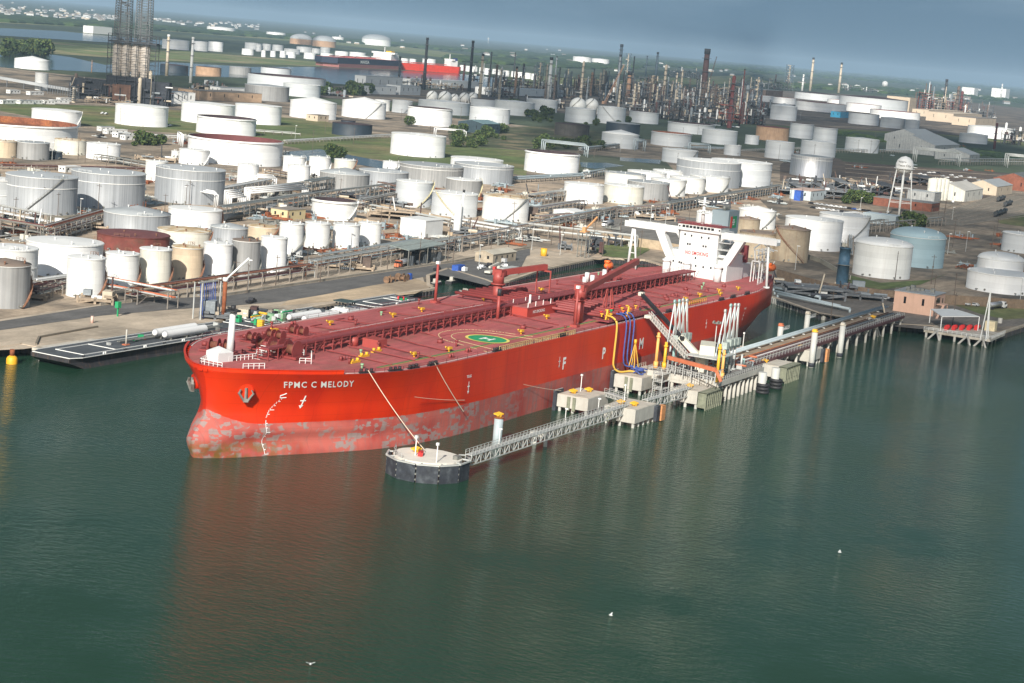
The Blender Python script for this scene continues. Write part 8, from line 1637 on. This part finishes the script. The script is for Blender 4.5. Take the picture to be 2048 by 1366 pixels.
for f, wd in ((-.24, 15), (.19, 15)):
    mb = MB(); n = 14; zz = Hz(-60)
    for sx in (-1, 1):
        for sy in (-1, 1): mb.beam((f*W_+sx*wd/2, 8+sy*wd/2, z1), (f*W_+sx*wd/2.3, 8+sy*wd/2.3, zz), .7)
    for k in range(n*2):
        a, b = z1+(zz-z1)*k/(n*2), z1+(zz-z1)*(k+1)/(n*2)
        for (ax, ay), (bx, by) in (((-1, -1), (1, -1)), ((1, -1), (1, 1)), ((1, 1), (-1, 1)), ((-1, 1), (-1, -1))): mb.beam((f*W_+ax*wd/2.1, 8+ay*wd/2.1, a), (f*W_+bx*wd/2.1, 8+by*wd/2.1, b), .35); mb.beam((f*W_+ax*wd/2.1, 8+ay*wd/2.1, b), (f*W_+bx*wd/2.1, 8+by*wd/2.1, b), .35)
    mb.tube((f*W_-3, 6, z1), (f*W_-3, 6, zz), .8, 6); mb.tube((f*W_+3, 10, z1), (f*W_+3, 10, zz), .6, 6)
    for k in range(10): mb.cbox((f*W_+rnd.uniform(-4, 4), 8, z1+(zz-z1)*rnd.random()), 4, 5, 1.5)
    mb.build('derrick', FG, T, rel=False)
mb = MB(); mb.box(-W_*.5, W_*.42, 2, 20, 0, zb*.9); mb.box(-W_*1.25, -W_*.5, 4, 22, 0, zb*.7); mb.box(W_*.42, W_*.8, 4, 18, 0, zb*.8); mb.build('concrete_base', mat('base_dark', (.035, .04, .05), .9, var=.3, vscale=.1), T, rel=False)
mb = MB(); mb.box(-W_*.36, W_*.02, -.6, 2, zb*.08, zb*.62); mb.build('rusty_screen', mat('screen_rust', (.18, .10, .07), .9, var=.2, ribs=.8), T, rel=False)
for dx, wd, y0, lb in ((-.95, .62, 6, 'dark lower part of the coker unit, left of the drums'), (-.2, .8, -2, 'dark lower part of the coker unit under the drums'), (.5, .5, 0, 'dark lower part of the coker unit right of the drums')):
    px_, py_ = pix(p+Vector((cos(dt), sin(dt), 0))*(dx*W_)); unit(px_, py_, py_-(46 if dx > -.9 else 38), 96*wd, 18, 'dark', lb, dens=1.5, ves=3)
a, b = pix(p)[0]-20, pix(p)[0]+5; T = thing('white_trestle_legs', 'white A-frame legs in front of the coker unit', 'frame', at(258, 208)); q0, q1, q2 = at(244, 205), at(270, 206), at(257, 206); zt2 = height_at(q2.x, q2.y, 149); mb = MB(); u = RT0
mb.beam(q0, Vector((q2.x-u.x*2.4, q2.y-u.y*2.4, zt2)), 1.3); mb.beam(q1, Vector((q2.x+u.x*2.8, q2.y+u.y*2.8, zt2)), 1.3); mb.beam(Vector((q2.x-u.x*3, q2.y-u.y*3, zt2)), Vector((q2.x+u.x*3, q2.y+u.y*3, zt2)), 1.2); mb.build('leg_frame', CM['white'], T)
T = thing('conveyor', 'long pale enclosed conveyor sloping down to the right at far left', 'conveyor', at(0, 160)); a, b = at(-20, 170), at(152, 190); za, zb_ = height_at(a.x, a.y, 152), height_at(b.x, b.y, 182); mb = MB(); mb.beam((a.x, a.y, za), (b.x, b.y, zb_), 3.2, 3); mb.build('gallery', TM['L'], T)
for f in (.1, .2, .4, .6, .8): q = a.lerp(b, f); mb = MB(); mb.beam(q, (q.x, q.y, za+(zb_-za)*f), .8); mb.build('conveyor_leg', FG, T)
T = thing('stake_fence', 'row of tall thin posts in front of the coker unit', 'fence', at(180, 195)); a, b = at(95, 187), at(275, 208)
for i in range(36): q = a.lerp(b, i/35); mb = MB(); mb.beam(q, q+Vector((0, 0, 9)), .35); mb.build('post', CM['grey'], T)
# ---------------------------------------------------------------- far ships
def far_ship(px0, px1, py0, py1, hullM, bootM, label, dh, house, txt=None, flip=False, name='far_tanker'):
    a, b = at(px0, py0, 0), at(px1, py1, 0); L = (b-a).length; rz = math.atan2((b-a).y, (b-a).x); T = thing(name, label, 'ship', a, rz); W_ = L*.16
    pr = [(0, 0), (L*.06, -W_/2), (L*.95, -W_/2), (L, -W_*.3), (L, W_*.3), (L*.95, W_/2), (L*.06, W_/2)]
    mb = MB(); mb.prism([(x*.97+L*.02, y) for x, y in pr], -1, dh*.45); mb.build('boot_topping', bootM, T, rel=False); mb = MB(); mb.prism(pr, dh*.45, dh); mb.build('hull', hullM, T, rel=False); mb = MB(); mb.prism([(x*.98+L*.01, y*.95) for x, y in pr], dh, dh+.3); [mb.beam((L*f, -W_*.4, dh+2), (L*f, W_*.4, dh+2), 1.4) for f in (.3, .45, .5, .6)]; mb.beam((L*.1, 0, dh+3), (L*.8, 0, dh+3), 2.4, 1.6); mb.build('deck', DECKM, T, rel=False)
    mb = MB(); mb.box(L*.82, L*.93, -W_*.4, W_*.4, dh, dh+14); mb.box(L*.83, L*.87, -W_*.52, W_*.52, dh+14, dh+18); mb.tube((L*.85, 0, dh+18), (L*.85, 0, dh+30), 1, 6); mb.build('superstructure', TM['V'], T, rel=False); mb = MB(); mb.box(L*.91, L*.96, -W_*.12, W_*.12, dh, dh+21); mb.build('funnel', house, T, rel=False)
    if txt: vs, fs = text_mesh(txt, dh*.42, 1.3, .03); mb = MB(); mb.add([(L*.36+x, -W_/2-.4, dh*.56+y) for x, y in vs], fs); mb.build('hull_name', WHITE, T, rel=False)
far_ship(642, 787, 134, 140, mat('far_hull_navy', (.02, .03, .06), .6), mat('far_boot_pink', (.35, .14, .13), .7), 'far navy-hulled tanker with a yellow funnel lying in the channel', 24, YEL, 'MARISA')
far_ship(788, 916, 140, 149, mat('far_hull_red', (.75, .06, .03), .5), mat('far_hull_red', (.75, .06, .03)), 'far bright red ship with a white house lying in the channel', 19, mat('funnel_navy', (.03, .05, .15), .6))
p = at(684, 134, 0); T = thing('far_tug', 'tiny white and red tug at the side of the far navy tanker', 'tugboat', p, .8); mb = MB(); mb.prism([(-14, -5), (10, -5), (16, 0), (10, 5), (-14, 5)], 0, 5); mb.build('hull', REDP, T, rel=False); mb = MB(); mb.cbox((0, 0, 5), 10, 7, 9); mb.build('house', TM['V'], T, rel=False)
p = at(790, 140, 0); T = thing('far_tug', 'tiny white tug between the two far ships', 'tugboat', p, .8); mb = MB(); mb.prism([(-14, -5), (10, -5), (16, 0), (10, 5), (-14, 5)], 0, 4); mb.build('hull', TM['V'], T, rel=False); mb = MB(); mb.cbox((0, 0, 4), 10, 7, 10); mb.build('house', GREEN, T, rel=False)
# ---------------------------------------------------------------- far town, horizon sheds, trees
hm = [TM['V'], mat('house_cream', (.6, .5, .38), .8), RG, TM['W']]
def hp(M):
    T = thing('far_house', 'house', 'house', (0, 0, 0)); mb = MB(); mb.box(-7, 7, -5, 5, 0, 5); mb.build('wall', M, T, rel=False); mb = MB(); mb.add([(-7.5, -5.6, 5), (7.5, -5.6, 5), (7.5, 5.6, 5), (-7.5, 5.6, 5), (-7.5, 0, 8.4), (7.5, 0, 8.4)], [(0, 1, 5, 4), (2, 3, 4, 5), (0, 4, 3), (1, 2, 5)]); mb.build('roof', rnd.choice([RG, RW, RB]), T, rel=False); return T
HP = [hp(m_) for m_ in hm]
for i in range(230):
    if i < 110: x = rnd.uniform(-10, 235); y = 14+x*.075+rnd.gauss(6, 6)
    elif i < 165: x = rnd.uniform(295, 520); y = 42+(x-300)*.05+rnd.gauss(0, 3)
    elif i < 200: x = rnd.uniform(600, 1200); y = 60+(x-600)*.075+rnd.uniform(2, 24)
    else: x = rnd.uniform(1200, 2040); y = 112+(x-1200)*.085+rnd.uniform(4, 28)
    s_ = rnd.uniform(1.2, 2.6) if y < 60 or x > 900 else 1.5; gn = ('houses of the far upper-left town', 'far pale house in the town at upper left') if i < 165 else ('scattered far buildings on the plain', 'tiny pale building scattered on the hazy far plain')
    place(HP[i % 4], USED, at(x, y), rnd.uniform(0, 3), gn[1], gn[0], (s_, s_, s_*.8))
for i, (px, py, lx, ly, h, lb) in enumerate([(186, 67, 90, 40, 22, 'white hall standing alone on the far left plain'), (442, 64, 40, 20, 12, 'white sheds along the far road')]): building(px, py, lx, ly, h, WH, WH, lb, win=0, door=False)
sphere(1770, 168, 6, 'far white ball-shaped tank on the right horizon')
T = thing('far_water_tower', 'tiny far water tower on the plain above the dark stacks', 'water tower', at(976, 87)); mb = MB(); mb.tube((0, 0, 0), (0, 0, 60), 4, 8); mb.build('stem', CM['white'], T, rel=False); mb = MB(); mb.lathe([(.1, 58), (16, 66), (14, 74), (.1, 80)], (0, 0, 0), 14); mb.build('bowl', CM['white'], T, rel=False)
T = thing('far_water_tower', 'tiny far water tower on the right horizon', 'water tower', at(1967, 158)); mb = MB(); mb.tube((0, 0, 0), (0, 0, 50), 5, 8); mb.build('stem', CM['white'], T, rel=False); mb = MB(); mb.lathe([(.1, 46), (24, 56), (22, 70), (.1, 78)], (0, 0, 0), 14); mb.build('bowl', CM['white'], T, rel=False)
LEAF = [mat('leaf_green', (.05, .085, .022), .9, var=.35, vscale=.3), mat('leaf_light', (.10, .13, .035), .9, var=.3, vscale=.3), mat('leaf_dark', (.025, .05, .018), .9, var=.3, vscale=.3)]; BARK = mat('bark', (.10, .075, .05), .95)
def foliage(mb, c, R_, h, n, s):
    for _ in range(n):
        a, u, v = rnd.uniform(0, 2*pi), rnd.random()**.5, rnd.uniform(-1, 1); rr = R_*u*math.sqrt(max(.05, 1-v*v*.8))*(1+.25*sin(a*3+c[0])); p = Vector((c[0]+rr*cos(a), c[1]+rr*sin(a), c[2]+h*v))
        d1 = Vector((rnd.gauss(0, 1), rnd.gauss(0, 1), rnd.gauss(0, .6))).normalized()*s*rnd.uniform(.5, 1.2); d2 = d1.cross(Vector((rnd.gauss(0, 1), rnd.gauss(0, 1), rnd.gauss(0, 1)))).normalized()*s*rnd.uniform(.4, 1); mb.mi = rnd.randrange(3); mb.add([p-d1, p+d2, p+d1, p-d2], [(0, 1, 2, 3)], sm=False)
def tree_proto(R_, h, n):
    T = thing('bush_tree', 'tree', 'tree', (0, 0, 0)); mb = MB(); mb.tube((0, 0, 0), (0, 0, h*.55), .25, 6, .12); [mb.tube((0, 0, h*.35), (R_*.5*cos(a), R_*.5*sin(a), h*.7), .12, 5, .05) for a in (.3, 2.2, 4.1)]; mb.build('trunk', BARK, T, rel=False); mb = MB(); foliage(mb, (0, 0, h*.58), R_, h*.42, n, .8); mb.build('crown', LEAF, T, rel=False); return T
TP = [tree_proto(3.6, 5.5, 420), tree_proto(2.6, 3.4, 260), tree_proto(4.6, 7.5, 560)]
TZ = [(rnd.uniform(905, 1010), rnd.uniform(262, 296)) for _ in range(34)]+[(rnd.uniform(1070, 1200), rnd.uniform(285, 302)) for _ in range(26)]+[(rnd.uniform(1025, 1110), rnd.uniform(226, 246)) for _ in range(18)]+[(rnd.uniform(640, 760), rnd.uniform(183, 196)) for _ in range(18)]+[(rnd.uniform(655, 690), rnd.uniform(308, 316)) for _ in range(7)]+[(rnd.uniform(1800, 1850), rnd.uniform(452, 460)) for _ in range(7)]+[(rnd.uniform(1690, 1750), rnd.uniform(404, 409)) for _ in range(8)]+[(rnd.uniform(1160, 1290), rnd.uniform(242, 252)) for _ in range(12)]+[(rnd.uniform(245, 330), rnd.uniform(288, 294)) for _ in range(8)]+[(rnd.uniform(0, 90), rnd.uniform(98, 116)) for _ in range(20)]+[(818, 252), (992, 246)]
for i, (x, y) in enumerate(TZ):
    s_ = rnd.uniform(.8, 1.35)*(1 if y > 235 else 1.9 if y > 150 else 3); T = place(TP[i % 3], USED, at(x, y), rnd.uniform(0, 6), 'leafy green bush standing in the scrub between the tanks', 'bushes between the tanks', s_)
# far woods: dark belts of trees reading as one mass each
def woods(pts, n, R_, label):
    mb = MB()
    for _ in range(n):
        k = rnd.randrange(len(pts)-1); t = rnd.random(); x = pts[k][0]+(pts[k+1][0]-pts[k][0])*t; y = pts[k][1]+(pts[k+1][1]-pts[k][1])*t+rnd.uniform(-1, 1)*pts[k][2]; c = at(x, y); r = R_*rnd.uniform(.6, 1.4); q = rnd.uniform(0, 6); mb.mi = rnd.choice((0, 2, 2)); hh = min(r*.5, 14); pr = [(r, 0), (r*1.05, hh*.4), (r*.6, hh*.85), (.1, hh)]; mb.lathe(pr, (c.x, c.y, LAND), 6, smooth=False)
    o = mb.build('far_woods', LEAF); setting(o, 'stuff', label)
woods([(-20, 38, 5), (230, 52, 4), (600, 76, 3), (1000, 106, 2)], 700, 38, 'dark belt of trees across the far left plain')
woods([(1000, 108, 6), (1500, 138, 8), (2060, 178, 8)], 1100, 45, 'dark belt of trees across the far right plain')
woods([(1560, 172, 3), (1760, 182, 5), (1900, 190, 4), (2060, 205, 3)], 350, 26, 'belt of trees behind the bright far tanks')
woods([(1640, 262, 4), (1900, 300, 5), (2060, 320, 5)], 260, 7, 'scrubby growth around the grey sheds')
woods([(900, 118, 5), (1100, 130, 6), (1280, 134, 4)], 300, 30, 'tree belt above the far terminal')
# ---------------------------------------------------------------- yard clutter between the tanks
SK = []
def skid(k):
    T = thing('pipe_skid', 'skid', 'pipe skid', (0, 0, 0)); mb = MB(); 
    for i in range(3+k): y = -2+i*1.1; mb.tube((-rnd.uniform(3, 7), y, .7), (rnd.uniform(3, 7), y, .7), rnd.uniform(.12, .28), 6)
    mb.tube((0, -3, 1.4), (0, 3, 1.4), .22, 6); mb.build('pipe', [STEELW, RUSTY, PIPEB, WORN][k % 4], T, rel=False); mb = MB()
    for i in range(4): x, y = rnd.uniform(-4, 4), rnd.uniform(-2.5, 2.5); mb.cbox((x, y, 0), rnd.uniform(.5, 1.4), rnd.uniform(.5, 1.4), rnd.uniform(.8, 2.2)); mb.beam((x+1, y, 0), (x+1, y, rnd.uniform(1.5, 4)), .15)
    mb.build('pump_block', rnd.choice([WORN, RUSTY, GREYP, TM['D'], YEL if k == 2 else BLACK]), T, rel=False); return T
SK = [skid(k) for k in range(6)]
ZONES = [((-60, 330), (640, 345), (700, 520), (-60, 620), 120), ((600, 350), (1140, 380), (1180, 505), (620, 530), 70), ((1140, 385), (1570, 372), (1560, 480), (1160, 500), 36), ((0, 255), (600, 285), (600, 330), (0, 335), 14), ((1560, 470), (2050, 470), (2050, 600), (1560, 560), 26), ((1330, 285), (2050, 290), (2050, 350), (1330, 330), 24)]
cnt = 0
for a, b, c, d, n in ZONES:
    k = 0
    while k < n and cnt < 900:
        cnt += 1; u, v = rnd.random(), rnd.random(); x = (a[0]*(1-u)+b[0]*u)*(1-v)+(d[0]*(1-u)+c[0]*u)*v; y = (a[1]*(1-u)+b[1]*u)*(1-v)+(d[1]*(1-u)+c[1]*u)*v; p = at(x, y)
        if any((p.x-t[0])**2+(p.y-t[1])**2 < (t[2]+4)**2 for t in TANKS): continue
        if p.y < 160 and p.x < 620 and p.x > -50: continue
        if 380 < p.x < 480 and p.y < 120 and p.y > -30: continue
        k += 1; g_ = rnd.choice(range(6)); place(SK[g_], USED, p, rnd.choice((0, pi/2, pi, .1, -pi/2)), 'low skid of pipes and pumps on the ground between tanks', 'pipe skids on the ground of the plant', rnd.uniform(.8, 1.7))
# berth for barges: wharf on piles
T = thing('barge_wharf', 'concrete wharf edge on short piles behind the left barge', 'wharf', (75, 103.5, 0)); mb = MB(); mb.box(62, 88, 101.6, 104.4, 2.2, 3.0); mb.build('wharf_slab', DOCKT, T)
for i in range(10): mb = MB(); mb.tube((63+i*2.7, 102.2, -2), (63+i*2.7, 102.2, 2.2), .4, 8); mb.build('pile', PILE, T)
# ---------------------------------------------------------------- broken cloud overhead: its gaps and patches light and shade the plant
CMt = bpy.data.materials.new('cloud'); CMt.use_nodes = True; N = CMt.node_tree.nodes; L = CMt.node_tree.links; N.clear()
o1 = N.new('ShaderNodeOutputMaterial'); mxs = N.new('ShaderNodeMixShader'); tr = N.new('ShaderNodeBsdfTransparent'); df = N.new('ShaderNodeBsdfDiffuse'); df.inputs[0].default_value = (.8, .82, .85, 1)
tcx = N.new('ShaderNodeTexCoord'); nzx = N.new('ShaderNodeTexNoise'); nzx.inputs['Scale'].default_value = .006; nzx.inputs['Detail'].default_value = 3; L.new(tcx.outputs['Object'], nzx.inputs['Vector']); mr = N.new('ShaderNodeMapRange'); mr.inputs[1].default_value = .35; mr.inputs[2].default_value = .65; mr.inputs[3].default_value = .26; mr.inputs[4].default_value = .42; L.new(nzx.outputs[0], mr.inputs[0])
L.new(mr.outputs[0], mxs.inputs[0]); L.new(tr.outputs[0], mxs.inputs[1]); L.new(df.outputs[0], mxs.inputs[2]); L.new(mxs.outputs[0], o1.inputs['Surface'])
CZ = 1300
def cloud(pts, px=True):
    P_ = [at(*p) if px else Vector((*p, LAND)) for p in pts]; k = CZ/SUN.z; off = Vector((SUN.x*k, SUN.y*k, 0)); r = []
    for a, b in zip(P_, P_[1:]+P_[:1]):
        n = max(2, min(14, int((b-a).length/90)))
        for i in range(n): q = a.lerp(b, i/n); j = min(45, (b-a).length/12); r.append((q.x+off.x+rnd.gauss(0, j), q.y+off.y+rnd.gauss(0, j)))
    c = (sum(x for x, y in r)/len(r), sum(y for x, y in r)/len(r)); n = len(r); mb = MB(); mb.smooth = True
    vs = []
    for f, z in ((.86, CZ-10), (1, CZ+25), (.8, CZ+90), (.45, CZ+130)): vs += [(c[0]+(x-c[0])*f, c[1]+(y-c[1])*f, z) for x, y in r]
    fs = [tuple(range(n))[::-1], tuple(range(3*n, 4*n))]+[(k_*n+i, k_*n+(i+1) % n, (k_+1)*n+(i+1) % n, (k_+1)*n+i) for k_ in range(3) for i in range(n)]
    mb.add(vs, fs); setting(mb.build('cloud', CMt))
cloud([(985, 238), (1030, 188), (1110, 160), (1330, 140), (1530, 150), (1548, 212), (1585, 243), (1700, 246), (1850, 262), (1915, 282), (2060, 312), (2060, 340), (1900, 336), (1700, 362), (1510, 348), (1330, 336), (1180, 312), (1080, 264)])
cloud([(1690, 478), (1760, 452), (1900, 432), (2120, 440), (2200, 640), (2050, 800), (1700, 720), (1560, 650), (1440, 640), (1500, 560), (1640, 530)])
cloud([(780, 226), (850, 205), (1000, 199), (1060, 225), (1020, 245), (900, 238)])
cloud([(610, 172), (800, 165), (1000, 152), (1015, 184), (830, 200), (640, 190)])
cloud([(110, 206), (100, 150), (330, 148), (345, 200), (230, 214)])
cloud([(-300, 52), (300, 74), (640, 92), (640, 108), (200, 98), (-300, 72)])

# ---------------------------------------------------------------- the air
M = bpy.data.materials.new('haze'); M.use_nodes = True; N = M.node_tree.nodes; N.clear()
v = N.new('ShaderNodeVolumePrincipled'); v.inputs['Density'].default_value = HAZE_D; v.inputs['Color'].default_value = (.52, .74, .95, 1); v.inputs['Anisotropy'].default_value = .0
oo = N.new('ShaderNodeOutputMaterial'); M.node_tree.links.new(v.outputs[0], oo.inputs['Volume'])
mb = MB(); mb.box(-FAR-50, FAR+50, -9100, FAR+50, -5, 240)
setting(mb.build('haze', M), 'stuff')
